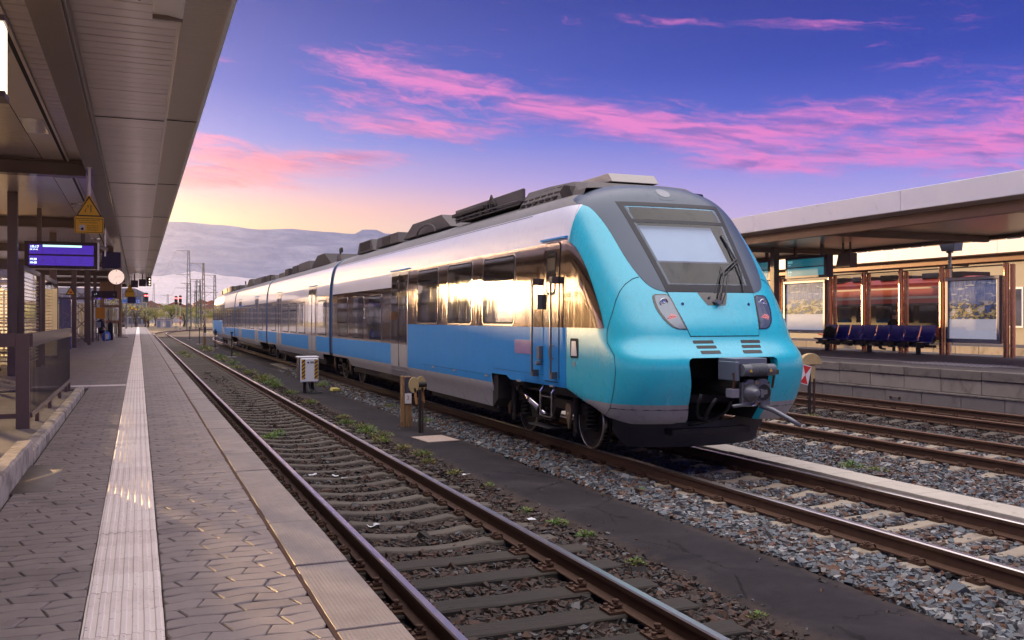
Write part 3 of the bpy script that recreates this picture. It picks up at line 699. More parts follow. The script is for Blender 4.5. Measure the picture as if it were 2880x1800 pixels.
# lower edge of the body side
HB = [(10.0, .62), (10.62, .60), (10.95, .66), (11.3, .76), (12.1, .97), (14.3, .97), (14.45, 1.03), (15.149, 1.03), (15.15, .42), (19.49, .42), (19.5, .60), (27.0, .60), (27.2, .80), (31.2, .80), (31.4, .60), (42.8, .60), (43.0, .80), (45.78, .80)]
def hb(y):
    if y > 45.78: y = YM - y
    y = min(max(y, HB[0][0]), HB[-1][0])
    for (a, p), (b, q) in zip(HB, HB[1:]):
        if y <= b: return p + (q - p) * (y - a) / (b - a) if b > a else q
    return .8
ROWS = [.40, .45, .5, .55, .60, .66, .72, .78, .865, .98, 1.1, 1.2, 1.30, 1.37, 1.42, 1.45, 1.475, 1.53, 1.60, 1.66, 1.72, 1.78, 1.85, 1.95, 2.1, 2.25, 2.4, 2.6, 2.74, 2.9, 3.0, 3.12, 3.25, 3.38, 3.5, 3.58, 3.65, 3.73, 3.80, 3.86, 3.91, 3.95, 3.985, 4.01, 4.03, 4.045, 4.055]
XO = [(.4, .55), (.674, .573), (.867, .621), (1.105, .64), (1.30, .675), (1.40, .69), (1.45, .672), (1.475, .63), (1.6, .63), (4.1, .63)]
M_NOSE, M_BLUE, M_BAND, M_WHITE, M_SKIRT, M_ROOF, M_IN = range(7)
BODYM = [m_nose, m_blue, m_band, m_white, m_grey, m_roof, m_black]
def side_mat(h, y, high):
    if h > 3.65: return M_ROOF
    if h < .865: return M_SKIRT
    t, bt = (1.85, 3.12) if high else (1.37, 2.74)
    return M_BLUE if h < t else M_BAND if h < bt else M_WHITE
GEND = 13.7
def nose_shell(mir):
    ty = (lambda y: YM - y) if mir else (lambda y: y)
    NU = 26; g = MB(); iopen = 8; SE = 12.1
    def row(h):
        w = W_(h); xo = min(ip(XO, h), w * .9); y0, D = ip(YF, h), ip(DD, h); yj = y0 + D
        if yj > SE:
            d = min(max((SE - y0) / D, .02), 1.); xs_ = w * (1 - (1 - d) ** 2) ** (1 / ip(PP, h)); xs_ = max(xs_, xo + .05 * (w - xo)); end = .965 * (xs_ - xo) + xo
        else: xs_ = end = w
        r = []
        for i in range(NU + 1):
            if i <= iopen: x = xo * i / iopen
            else:
                a = (i - iopen) / (NU - iopen); x = xo + (end - xo) * math.sin(a * math.pi / 2) ** .8
            r.append((x, FY(x, h)))
        if yj > SE:
            r += [((end + xs_) / 2, FY((end + xs_) / 2, h)), (xs_, FY(xs_, h))]
            for q in (.35, .7, .9, 1.): x = xs_ + (w - xs_) * q; r.append((x, FY(x, h)))
            for q in (.5, 1.): r.append((w, r[-1][1] + (GEND - r[-1][1]) * q))
        else:
            r += [(w, (yj + SE) / 2), (w, SE)] + [(w, SE + (GEND - SE) * q) for q in (.15, .3, .45, .6, .8, 1.)]
        return r
    P = {}
    for ri, h in enumerate(ROWS):
        for side in (-1, 1):
            for ci, (x, y) in enumerate(row(h)):
                hh = max(h, hb(y) if x > .7 else hb(10.0) if x > .55 else .62)
                P[ri, side, ci] = (XC + side * x, ty(y), zz(hh), x, y, hh)
    nc = NU + 9
    for ri in range(len(ROWS) - 1):
        for side in (-1, 1):
            for ci in range(nc - 1):
                q = [P[ri, side, ci], P[ri, side, ci + 1], P[ri + 1, side, ci + 1], P[ri + 1, side, ci]]
                if q[3][5] - q[0][5] < 1e-4 and q[2][5] - q[1][5] < 1e-4: continue
                hm = sum(p[5] for p in q) / 4; xm = sum(p[3] for p in q) / 4; ym = sum(p[4] for p in q) / 4
                if ci < iopen and ROWS[ri + 1] <= 1.4751: continue                      # coupler opening
                if xm < .70 and 2.46 < hm < 3.58 and ci < NU: continue                   # behind the windscreen
                if ym > 12.1: m = side_mat(hm, ym, True)
                else: m = M_SKIRT if hm < .865 else M_NOSE
                if hm > 3.65 and ym > 12.0: m = M_ROOF
                g.add([p[:3] for p in q], [(0, 1, 2, 3)], m)
    b = tb(g, 'front_shell', BODYM, smooth=True)
    wd = b.data; bm = bmesh.new(); bm.from_mesh(wd); bmesh.ops.remove_doubles(bm, verts=bm.verts, dist=.0008); bmesh.ops.recalc_face_normals(bm, faces=bm.faces); bm.to_mesh(wd); bm.free()
    return b
def body(y0, y1, segs, name):
    """straight body shell between y0 and y1; segs = list of (y0, y1, high)"""
    g = MB(); ys = sorted(set([y0, y1] + [b for a in HB for b in (a[0], YM - a[0]) if y0 < b < y1] + [s for q in segs for s in q[:2] if y0 < s < y1] + list(np.arange(math.ceil(y0), y1, 1.0))))
    for a, b in zip(ys, ys[1:]):
        hi = [s[2] for s in segs if s[0] - 1e-6 <= a and b <= s[1] + 1e-6]; hi = hi[0] if hi else False
        ha, hb_ = hb(a + 1e-4), hb(b - 1e-4)
        for r0, r1 in zip(ROWS, ROWS[1:]):
            h = [max(r0, ha), max(r0, hb_), max(r1, hb_), max(r1, ha)]
            if h[3] - h[0] < 1e-4 and h[2] - h[1] < 1e-4: continue
            m = side_mat((r0 + r1) / 2, (a + b) / 2, hi)
            for s in (-1, 1): g.add([(XC + s * W_(h[0]), a, zz(h[0])), (XC + s * W_(h[1]), b, zz(h[1])), (XC + s * W_(h[2]), b, zz(h[2])), (XC + s * W_(h[3]), a, zz(h[3]))], [(0, 1, 2, 3)], m)
    for y in (y0, y1):                                    # end bulkheads
        rr = [r for r in ROWS if r >= .8]; g.add([(XC - W_(r), y, zz(r)) for r in rr] + [(XC + W_(r), y, zz(r)) for r in reversed(rr)], [tuple(range(2 * len(rr)))], M_IN)
    o = tb(g, name, BODYM, smooth=True); bm = bmesh.new(); bm.from_mesh(o.data); bmesh.ops.remove_doubles(bm, verts=bm.verts, dist=.0008); bmesh.ops.recalc_face_normals(bm, faces=bm.faces)
    for e in bm.edges:
        if len(e.link_faces) == 2 and e.calc_face_angle() > R(35): e.smooth = False
    bm.to_mesh(o.data); bm.free()
    return o
nose_shell(False); nose_shell(True)
J = (29.62, 45.78, YM - 29.62)
body(GEND, J[0] - .12, [(GEND, 21.4, True), (21.4, 29.6, False)], 'car_body')
body(J[0] + .42, J[1] - .25, [(30, 46, False)], 'car_body'); body(J[1] + .25, J[2] - .42, [(46, 62, False)], 'car_body')
body(J[2] + .12, YM - GEND, [(YM - 21.4, YM - GEND, True), (61, YM - 21.4, False)], 'car_body')
m_bellow = paint('gangway_blue', (.010, .07, .17, 1), .002, .35, .4)
for a, b in ((J[0] - .12, J[0] + .42), (J[1] - .25, J[1] + .25), (J[2] - .42, J[2] + .12)):
    g = MB(); rr = [r for r in ROWS if r >= .8]
    for y0, y1, k in ((a, b, .05),):
        rows = [[(XC + s * (W_(r) - k), y, zz(r)) for s, r in [(-1, r) for r in rr] + [(1, r) for r in reversed(rr)]] for y in (y0, y1)]; g.grid(rows)
    tb(g, 'gangway_bellows', m_bellow, smooth=True)
    g = MB(); 
    for y in (a + .02, b - .02):
        rows = [[(XC + s * (W_(r) + .004 - kk), y + dy, zz(r)) for s, r in [(-1, r) for r in rr] + [(1, r) for r in reversed(rr)]] for dy, kk in ((-.05, .05), (-.03, 0), (.03, 0), (.05, .05))]; g.grid(rows)
    tb(g, 'joint_ring', m_bellow, smooth=True)

# ---- patches lying on the left body side: rows (h, y_start, y_end)
m_winfr = pbr('window_surround', (.30, .26, .24), .22, .8, .1, 10, coat=.4)
def rrect(y0, y1, h0, h1, r, n=5):
    """rows of a rounded rectangle"""
    o = []
    for i in range(n + 1):
        a = math.pi / 2 * i / n; o.append((h0 + r * (1 - math.cos(a)), y0 + r * (1 - math.sin(a)), y1 - r * (1 - math.sin(a))))
    k = max(1, int((h1 - h0) / .3))
    for i in range(1, k): o.append((h0 + r + (h1 - h0 - 2 * r) * i / k, y0, y1))
    return o + [(h1 - r * (1 - math.cos(math.pi / 2 * (n - i) / n)), y0 + r * (1 - math.sin(math.pi / 2 * (n - i) / n)), y1 - r * (1 - math.sin(math.pi / 2 * (n - i) / n))) for i in range(n + 1)]
def spatch(rows, off, mat, name, parent=None, thick=.03, mir=False, smooth=False):
    ty = (lambda y: YM - y) if mir else (lambda y: y); g = MB(); n = len(rows)
    out = [[(XC - W_(h) - off, ty(y), zz(h)) for y in (a, a + (b - a) * .5, b)] for h, a, b in rows]
    inn = [[(XC - W_(h) - off + thick, ty(y), zz(h)) for y in (a, b)] for h, a, b in rows]
    g.grid(out); q = [o[0] for o in out] + [o[2] for o in reversed(out)]; p = [o[0] for o in inn] + [o[1] for o in reversed(inn)]
    m = len(q); g.add(q + p, [(i, (i + 1) % m, m + (i + 1) % m, m + i) for i in range(m)])
    return tb(g, name, mat, parent, smooth=smooth)
def window(y0, y1, h0, h1, mir=False, split=None):
    f = spatch(rrect(y0, y1, h0, h1, .11), .008, m_winfr, 'window', mir=mir); spatch(rrect(y0 + .022, y1 - .022, h0 + .03, h1 - .022, .09), .0095, m_gap, 'rubber_seal', f, mir=mir)
    if split: 
        spatch(rrect(y0 + .05, y1 - .05, h0 + .06, split - .02, .05), .011, m_pane, 'pane', f, mir=mir); spatch(rrect(y0 + .05, y1 - .05, split + .02, h1 - .05, .05), .013, m_pane, 'pane', f, mir=mir)
    else: spatch(rrect(y0 + .05, y1 - .05, h0 + .06, h1 - .05, .07), .011, m_pane, 'pane', f, mir=mir)
    return f
m_drframe = pbr('door_frame_grey', (.42, .42, .43), .3, .5, .06, 9, coat=.4)
def door(y0, y1, mir=False):
    f = spatch(rrect(y0, y1, .78, 3.08, .06), .005, m_drframe, 'door', mir=mir); c = (y0 + y1) / 2
    for a, b in ((y0 + .05, c - .025), (c + .025, y1 - .05)):
        spatch([(.84, a, b), (1.1, a, b), (1.37, a, b)], .014, m_grey, 'leaf', f, mir=mir)
        spatch([(1.37, a, b), (2.0, a, b), (2.5, a, b), (3.0, a, b)], .014, m_band, 'leaf', f, mir=mir)
        spatch(rrect(a + .09, b - .06, 1.42, 2.88, .05), .019, m_pane, 'pane', f, mir=mir)
    spatch([(.86, c - .018, c + .018), (1.9, c - .018, c + .018), (3.02, c - .018, c + .018)], .022, m_rubber, 'rubber_seal', f, mir=mir)
    spatch([(.60, y0 + .05, y1 - .05), (.70, y0 + .05, y1 - .05), (.76, y0 + .05, y1 - .05)], .03, m_drframe, 'step_cover', f, mir=mir, thick=.05)
    spatch([(3.12, y0 - .1, y1 + .1), (3.15, y0 - .1, y1 + .1)], .035, m_blue, 'rain_gutter', f, mir=mir, thick=.04)
for mir in (False, True):
    for a, b in ((14.08, 15.62), (16.18, 17.68), (18.28, 19.82)): window(a, b, 1.86, 3.06, mir, 2.76 if a > 18 else None)
    for a, b in ((23.02, 24.5), (25.12, 26.52), (27.18, 28.62)): window(a, b, 1.40, 2.61, mir, 2.25 if 25 < a < 26 else None)
    door(20.6, 22.12, mir)
for a, b in ((30.56, 32.08), (34.75, 36.25), (36.74, 38.3), (38.84, 40.45), (42.65, 44.1)): window(a, b, 1.40, 2.61, False, 2.3 if 36 < a < 40 else None); window(a, b, 1.40, 2.61, True)
for a, b in ((32.42, 33.98), (40.85, 42.35)): door(a, b); door(a, b, True)
text_obj('class_number', '2', .42, pbr('class_white', (.75, .73, .72), .4), train, (-W_(2.1) - .012, 24.95 - 10.06, 1.98), (R(90), 0, R(-90)), 'CENTER')
text_obj('class_number', '1', .24, pbr('class_white', (.75, .73, .72), .4), train, (-W_(2.5) - .012, 18.02 - 10.06, 2.45), (R(90), 0, R(-90)), 'CENTER')

# ---- cab door, handrails, hatches, plate
m_cabframe = m_band
f = spatch(rrect(12.34, 12.92, 1.03, 3.12, .10), .006, m_gap, 'cab_door')
spatch(rrect(12.355, 12.905, 1.045, 1.85, .01), .009, m_blue, 'door_panel', f); spatch(rrect(12.355, 12.905, 1.85, 3.105, .09), .009, m_band, 'door_panel', f)
spatch(rrect(12.46, 12.80, 2.33, 3.0, .09), .013, m_gap, 'window_frame', f); spatch(rrect(12.49, 12.77, 2.37, 2.96, .07), .017, m_pane, 'pane', f)
spatch([(3.155, 12.15, 13.05), (3.185, 12.15, 13.05)], .04, m_blue, 'rain_gutter', f, thick=.05)
m_lock = pbr('lock_grey', (.16, .17, .19), .4, .4, .1)
g = MB(); g.box(XC - 1.53, XC - 1.46, 12.93, 13.03, zz(1.36), zz(1.56)); g.box(XC - 1.55, XC - 1.46, 12.95, 13.01, zz(2.12), zz(2.35)); g.cyl((XC - 1.56, 12.98, zz(1.3)), (XC - 1.47, 12.98, zz(1.3)), .035); tb(g, 'door_handle', m_lock, f, bevel=.006)
m_hrail = pbr('handrail_grey', (.17, .15, .14), .35, .7, .1)
for y in (13.14, 12.44):
    g = MB(); g.tube([(XC - 1.46, y, zz(2.55)), (XC - 1.55, y, zz(2.55)), (XC - 1.56, y, zz(2.5)), (XC - 1.56, y, zz(1.2)), (XC - 1.55, y, zz(1.14)), (XC - 1.46, y, zz(1.14))], .017, 8)
    for h in (2.55, 1.14): g.box(XC - 1.56, XC - 1.45, y - .045, y + .045, zz(h) - .05, zz(h) + .05)
    tb(g, 'handrail', m_hrail, smooth=False)
g = MB(); g.tube([(XC - 1.46, 12.52, zz(1.58)), (XC - 1.53, 12.55, zz(1.56)), (XC - 1.53, 12.55, zz(1.4)), (XC - 1.46, 12.52, zz(1.38))], .013, 8); tb(g, 'grab_handle', m_hrail)
m_plate = pbr('faded_violet_plate', (.25, .16, .36), .25, 0, .5, 2.2, coat=.8)
spatch([(1.42, 13.34, 14.06), (1.53, 13.34, 14.06), (1.64, 13.34, 14.06)], .008, m_plate, 'side_plate')
f = spatch(rrect(11.70, 11.96, 1.42, 1.70, .03), .004, m_gap, 'filler_recess'); spatch([(1.45, 11.74, 11.92), (1.55, 11.76, 11.91), (1.66, 11.78, 11.90)], .012, pbr('filler_white', (.62, .6, .6), .35, 0, .1), 'filler_flap', f)
spatch([(1.30, 11.80, 11.87), (1.37, 11.80, 11.87)], .006, m_drframe, 'marker')
# panel gaps along the side
def gapline(pts, w=.008, off=.003, name='panel_gap', mir=False):
    """pts: (y, h) polyline on the left side"""
    g = MB(); ty = (lambda y: YM - y) if mir else (lambda y: y)
    for (y0, h0), (y1, h1) in zip(pts, pts[1:]):
        L = math.hypot(y1 - y0, h1 - h0); ny, nh = -(h1 - h0) / L * w / 2, (y1 - y0) / L * w / 2
        g.add([(XC - W_(h) - off, ty(y), zz(h)) for y, h in ((y0 - ny, h0 - nh), (y1 - ny, h1 - nh), (y1 + ny, h1 + nh), (y0 + ny, h0 + nh))], [(0, 1, 2, 3)])
    return tb(g, name, m_gap)
gapline([(12.12, 1.0), (12.1, 1.6), (12.08, 2.2), (12.06, 2.8), (12.03, 3.2), (12.0, 3.5), (11.98, 3.64)])
gapline([(19.5, .45), (19.5, .99)]); gapline([(16.9, .45), (17.5, .99)]); gapline([(19.5, .99), (15.16, .99)], .006); gapline([(15.6, .44), (16.5, .98)])
gapline([(13.7, 3.66 - .03), (29.4, 3.62)], .01); gapline([(12.3, 1.12), (15.1, 1.12)], .005)
for y in (12.6, 13.9, 15.4, 17.2, 18.6):
    g = MB(); g.box(XC - 1.475, XC - 1.44, y - .07, y + .07, zz(.955), zz(.985)); tb(g, 'hatch_hinge', m_drframe)

# ---- nose patches: rows (h, xa, xb) on the front surface
def fpatch(rows, off, mat, name, parent=None, n=22, thick=.02, mir=False, smooth=True):
    g = MB(); ty = (lambda y: YM - y) if mir else (lambda y: y); out = []; inn = []
    for h, a, b in rows:
        xs_ = [a + (b - a) * i / n for i in range(n + 1)]
        out.append([(XC + x, ty(FY(x, h) - off), zz(h) + off * .35) for x in xs_]); inn.append([(XC + x, ty(FY(x, h) - off + thick), zz(h)) for x in xs_])
    g.grid(out); q = [o[0] for o in out] + out[-1][1:-1] + [o[-1] for o in reversed(out)] + out[0][1:-1][::-1]; p = [o[0] for o in inn] + inn[-1][1:-1] + [o[-1] for o in reversed(inn)] + inn[0][1:-1][::-1]
    m = len(q); g.add(q + p, [(i, (i + 1) % m, m + (i + 1) % m, m + i) for i in range(m)])
    o = tb(g, name, mat, parent, smooth=smooth)
    bm = bmesh.new(); bm.from_mesh(o.data); bmesh.ops.remove_doubles(bm, verts=bm.verts, dist=.0003)
    bmesh.ops.recalc_face_normals(bm, faces=bm.faces)
    for e in bm.edges:
        if len(e.link_faces) == 2 and e.calc_face_angle() > R(40): e.smooth = False
    bm.to_mesh(o.data); bm.free(); return o
def lerp_rows(tab, hs): return [(h, -ip(tab, h), ip(tab, h)) for h in hs]
HOODB = [(2.315, .60), (2.335, .70), (2.37, .83), (2.42, .905), (2.55, .98), (2.74, 1.04), (2.96, 1.075), (3.21, 1.10), (3.45, 1.14), (3.60, 1.175), (3.68, 1.22), (3.76, 1.19), (3.86, 1.03), (3.95, .80), (4.0, .60)]
for mir in (False, True):
    # grey hood as a frame around the windscreen: lower strip, two cheeks, top
    hs = [2.318, 2.325, 2.335, 2.35, 2.37, 2.39, 2.42, 2.45]; fpatch(lerp_rows(HOODB, hs), .005, m_hood, 'hood_panel', mir=mir, n=36)
    hs = list(np.arange(2.45, 3.601, .05)) + [3.61]
    for s in (-1, 1): fpatch([(h, s * ip(HOODB, h), s * (.60 + (h - 2.45) * .12)) for h in hs], .005, m_hood, 'hood_panel', mir=mir, n=14)
    hs = [3.61, 3.64, 3.68, 3.72, 3.76, 3.8, 3.84, 3.88, 3.91, 3.94, 3.97, 3.99]; fpatch([(h, -min(ip(HOODB, h), W_(h) * .985), min(ip(HOODB, h), W_(h) * .985)) for h in hs], .006, m_hood, 'hood_panel', mir=mir, n=40)
    # windscreen frame (dark band) and two panes
    FRO = lambda h: .70 + (h - 2.34) * .119
    fr = fpatch([(h, -FRO(h), FRO(h)) for h in (2.335, 2.37, 2.41, 2.435)], .009, m_wsframe, 'windscreen', mir=mir, n=30)
    for s in (-1, 1): fpatch([(h, s * FRO(h), s * (FRO(h) - .075)) for h in np.arange(2.435, 3.60, .05)] + [(3.60, s * FRO(3.6), s * (FRO(3.6) - .075))], .009, m_wsframe, 'frame', fr, mir=mir, n=4)
    fpatch([(h, -FRO(h), FRO(h)) for h in (3.60, 3.63, 3.66)], .009, m_wsframe, 'frame', fr, mir=mir, n=30); fpatch([(h, -FRO(h) + .07, FRO(h) - .07) for h in (3.335, 3.36, 3.385)], .009, m_wsframe, 'frame', fr, mir=mir, n=30)
    fpatch([(h, -FRO(h) + .06, FRO(h) - .06) for h in np.linspace(2.425, 3.345, 12)], .006, m_wsglass, 'pane', fr, mir=mir, n=24, thick=.006); fpatch([(h, -FRO(h) + .06, FRO(h) - .06) for h in np.linspace(3.375, 3.61, 5)], .006, m_wsglass, 'pane', fr, mir=mir, n=24, thick=.006)
    # nose panel below the windscreen with its edge gap
    fpatch([(h, -(.535 + (h - 1.75) * .262) - .008, (.535 + (h - 1.75) * .262) + .008) for h in np.linspace(1.742, 2.338, 10)], .003, m_gap, 'panel_gap', mir=mir)
    fpatch([(h, -(.535 + (h - 1.75) * .262), (.535 + (h - 1.75) * .262)) for h in np.linspace(1.752, 2.328, 12)], .0065, m_nose, 'nose_panel', mir=mir)
    # headlights
    HL = [(1.837, .578, .600), (1.845, .57, .70), (1.87, .585, .757), (1.92, .60, .81), (1.97, .612, .845), (2.05, .63, .882), (2.12, .645, .902), (2.2, .66, .908), (2.25, .675, .905), (2.285, .70, .89), (2.303, .735, .85)]
    m_hlgl = MATS.get('headlight_bowl') or pbr('headlight_bowl', (.10, .13, .17), .12, .3, .1, 6, coat=1., croug=.02)
    for s in (-1, 1):
        hl = fpatch([(h, s * (a - .012), s * (b + .012)) for h, a, b in HL], .007, m_panefr, 'headlight', mir=mir, n=8)
        fpatch([(h, s * (a + .012), s * (b - .016)) for h, a, b in HL[1:-1]], .011, m_hlgl, 'lens', hl, mir=mir, n=8)
        ty = (lambda y: YM - y) if mir else (lambda y: y); sy = -1 if not mir else 1
        x, h = s * .79, 2.19; y = ty(FY(x, h) - .012); g = MB(); g.lathe([(.062, 0), (.062, .012), (.052, .016), (.050, .004), (.03, .001), (.012, .012), (.0, .016)], (0, 0, 0), 20, axis='y'); g.v = [(XC + x + a, y + sy * b, zz(h) + c) for a, b, c in g.v]; tb(g, 'lamp', pbr('lamp_chrome', (.55, .62, .68), .12, .9, .05), hl, smooth=True)
        x, h = s * .735, 1.985; y = ty(FY(x, h) - .014); g = MB(); rr = random.Random(3)
        for i in range(32):
            a = i * 2.39996; r = .011 * math.sqrt(i + .3); g.lathe([(.0075, 0), (.0075, .004), (.003, .008)], (XC + x + r * math.cos(a), y + sy * .002, zz(h) + r * math.sin(a)), 6, axis='y')
        tb(g, 'tail_light', pbr('tail_red', (.70, .16, .16), .35, 0, .1, emit=(1, .30, .28), es=.28), hl)
    # grilles
    for s in (-1, 1):
        for h, a, b in ((1.675, .215, .525), (1.61, .20, .50), (1.545, .175, .475)):
            fpatch([(h - .02, s * (a + .01), s * (b - .01)), (h - .014, s * a, s * b), (h + .014, s * a, s * b), (h + .02, s * (a + .01), s * (b - .01))], .003, m_black, 'grille_slot', mir=mir, n=8)
    # top marker lamp
    fpatch([(3.715, -.08, .08), (3.73, -.13, .13), (3.76, -.12, .12), (3.80, -.10, .10)], .008, m_hood, 'lamp_housing', mir=mir, n=8)
    g = MB(); pts = []
    ring = [[(x * k, 3.835 + yv * k) for x, yv in [(.105 * math.cos(i * math.pi / 10), .075 * math.sin(i * math.pi / 10)) for i in range(20)]] for k in (1., .55, .02)]
    g.grid([[(XC + x, (YM - (FY(x, h) - .012)) if mir else FY(x, h) - .012, zz(h) + .004) for x, h in r + [r[0]]] for r in ring]); tb(g, 'top_lamp', pbr('lamp_lens_grey', (.10, .12, .15), .3, 0, .05, coat=.3), smooth=True)
    # side-front dark band ending in a curved tip
    TRI = [(1.852, 10.97), (2.0, 11.04), (2.15, 11.13), (2.35, 11.27), (2.5, 11.38), (2.65, 11.50), (2.8, 11.64), (2.9, 11.74), (3.0, 11.87), (3.07, 12.02), (3.10, 12.12)]
    g = MB(); rows = []
    for h, y0 in TRI:
        r = []
        for i in range(17):
            y = y0 + (12.10 - y0) * i / 16; d = (y - ip(YF, h)) / ip(DD, h)
            x = W_(h) if d >= 1 else W_(h) * (1 - (1 - d) ** 2) ** (1 / ip(PP, h)); r.append((XC - x - .009, (YM - y) - .0 if mir else y - .004, zz(h)))
        rows.append(r)
    g.grid(rows); tb(g, 'cab_side_band', m_band, smooth=True)
# curved gap of the front module
SEAM = [(-.984, 2.539), (-1.071, 2.512), (-1.172, 2.44), (-1.25, 2.34), (-1.307, 2.222), (-1.36, 2.07), (-1.414, 1.896), (-1.434, 1.78), (-1.447, 1.66), (-1.45, 1.5), (-1.452, 1.3), (-1.45, 1.1), (-1.445, .95), (-1.433, .80), (-1.40, .66)]
for s in (1, -1):
    g = MB(); L = []; pr = None
    for x, h in SEAM: L.append(Vector((XC + s * x, FY(x, h), zz(h))))
    for i, p in enumerate(L):
        d = (L[min(i + 1, len(L) - 1)] - L[max(i - 1, 0)]).normalized(); x, h = SEAM[i]; e = .01
        nrm = Vector(((FY(x + e * (1 if x < 0 else -1), h) - FY(x, h)) / e * (1), 0, 0)); n_ = Vector((-s * 1.0 if abs(x) > 1.3 else -s * .55, -.8 if abs(x) < 1.4 else -.35, 0.1)).normalized()
        u = d.cross(n_).normalized() * .005; g.v += [tuple(p + u + n_ * .004), tuple(p - u + n_ * .004)]
    g.f = [(2 * i, 2 * i + 1, 2 * i + 3, 2 * i + 2) for i in range(len(L) - 1)]; g.m = [0] * len(g.f); tb(g, 'panel_gap', m_gap)
# skirt seam
g = MB()
for s in (-1, 1):
    P_ = [(x, .80) for x in (.60, .8, 1.0, 1.15, 1.28, 1.36, 1.41, 1.435)]
    for (x0, h0), (x1, h1) in zip(P_, P_[1:]): g.add([(XC + s * x, FY(x, h) - .003, zz(h) + dz) for x, h, dz in ((x0, h0, -.005), (x1, h1, -.005), (x1, h1, .005), (x0, h0, .005))], [(0, 1, 2, 3)])
tb(g, 'panel_gap', m_gap)

# ---- driver cab behind the windscreen
g = MB(); g.box(XC - .95, XC + .95, 12.6, 12.64, zz(1.9), zz(3.72)); g.box(XC - .95, XC + .95, 11.1, 12.6, zz(1.95), zz(2.0)); g.box(XC - .9, XC + .9, 12.1, 12.6, zz(3.66), zz(3.69))
for x in (-.97, .93): g.prism([(FY(.95, h) + .08, zz(h)) for h in (2.0, 2.4, 2.8, 3.2, 3.5, 3.66)] + [(12.6, zz(3.66)), (12.6, zz(2.0))], 'x', XC + x, XC + x + .04)
tb(g, 'cab_interior', pbr('cab_grey', (.12, .12, .14), .7, 0, .15, 4))
g = MB(); rows = [[(XC + x, FY(x, h) + .09, zz(h)) for x in np.linspace(-.70, .56, 10)] for h in (2.77, 2.95, 3.12, 3.30)]; g.grid(rows); tb(g, 'sun_blind', pbr('blind_fabric', (.62, .68, .74), .6, 0, .05, 3), smooth=True)
g = MB(); g.bar((XC - .70, FY(0, 2.77) + .08, zz(2.765)), (XC + .56, FY(0, 2.77) + .08, zz(2.765)), .02); tb(g, 'blind_rail', m_drframe)
g = MB(); g.prism([(11.0, zz(2.0)), (11.0, zz(2.38)), (11.4, zz(2.44)), (11.5, zz(2.0))], 'x', XC - .7, XC + .7); tb(g, 'driver_desk', pbr('desk_grey', (.16, .17, .2), .5, 0, .1))
g = MB(); g.box(XC - .05, XC + .45, 12.0, 12.15, zz(2.05), zz(2.95)); g.box(XC + .05, XC + .35, 12.0, 12.12, zz(2.97), zz(3.2)); tb(g, 'driver_seat', pbr('seat_dark', (.10, .11, .15), .7, 0, .2), bevel=.05, seg=3)
g = MB(); g.box(XC + .5, XC + .62, 12.5, 12.6, zz(2.35), zz(3.3)); tb(g, 'cab_door_light', pbr('cab_door_pale', (.6, .45, .28), .5, 0, .1))
# ---- wiper
def fp(x, h, o=.03): return (XC + x, FY(x, h) - o, zz(h) + o * .3)
fpatch([(2.155, -.14, .14), (2.2, -.17, .17), (2.25, -.20, .20), (2.3, -.225, .225), (2.328, -.235, .235)], .009, m_panefr, 'wiper_recess', n=10)
wp = tb(MB().tube([fp(.02, 2.16), fp(.09, 2.3, .06), fp(.30, 2.62, .07), fp(.60, 2.79, .06)], .014, 8), 'wiper', m_black)
g = MB(); g.tube([fp(.07, 2.17, .04), fp(.16, 2.3, .07), fp(.36, 2.62, .075), fp(.62, 2.76, .06)], .009, 6); g.tube([fp(.045, 2.33, .02), fp(.34, 2.70, .02)], .008, 6); tb(g, 'wiper_arm', m_black, wp)
g = MB(); g.tube([fp(.60, 3.17, .02), fp(.62, 2.95, .03), fp(.62, 2.78, .045), fp(.58, 2.55, .03), fp(.51, 2.35, .02)], .012, 6); g.tube([fp(.605, 3.15, .012), fp(.645, 2.9, .012), fp(.625, 2.6, .012), fp(.52, 2.36, .012)], .007, 6); tb(g, 'wiper_blade', m_rubber, wp)
g = MB()
for x, h in ((-.08, 2.26), (.10, 2.26), (-.03, 2.2), (.02, 2.22)): g.cyl(fp(x, h, .006), fp(x, h, .03), .016, n=8)
g.cyl(fp(.01, 2.18, .0), fp(.01, 2.18, .07), .035, n=12); tb(g, 'wiper_pivot', m_castir, wp)
for x in (-.525, .525):
    g = MB(); g.cyl(fp(x, 2.172, .004), fp(x, 2.172, .014), .022, n=12); g.cyl(fp(x, 2.172, .01), fp(x, 2.172, .018), .011, n=6, m=1); tb(g, 'panel_bolt', [m_chrome, m_black])

# ---- coupler pocket, coupler, snow plough
g = MB(); E = [(x, h) for h, x in [(.62, .57), (.75, .59), (.867, .621), (1.105, .64), (1.30, .675), (1.40, .69), (1.45, .672), (1.475, .63)]]
edge = [(-x, h) for x, h in E] + [(0, 1.475)] + [(x, h) for x, h in reversed(E)]
g.grid([[(XC + x * k, FY(x, h) + d, zz(h)) for x, h in edge] for d, k in ((-.004, 1.006), (.03, .985), (.12, .97))]); tb(g, 'pocket_lip', m_nose, smooth=True)
g = MB(); g.grid([[(XC + x * k, FY(x, h) + d, zz(h)) for x, h in edge] for d, k in ((.12, .97), (.6, .97), (1.4, .97))]); g.box(XC - .8, XC + .8, 11.5, 11.55, zz(.3), zz(1.6)); g.box(XC - .62, XC + .62, 10.6, 11.5, zz(.42), zz(.5)); tb(g, 'coupler_pocket', m_under, smooth=False)
cp = thing('coupler'); cp.parent = train; cp.location = (0, 0, 0)
def cb(g, name, mats, **k): return tb(g, name, mats, cp, **k)
CY_, CH = 9.62, 1.05
g = MB(); pl = [(-.21, -.165), (.21, -.165), (.215, -.05), (.215, .10), (.18, .125), (.16, .165), (.05, .165), (.04, .15), (-.04, .15), (-.05, .165), (-.13, .165), (-.16, .13), (-.215, .125)]
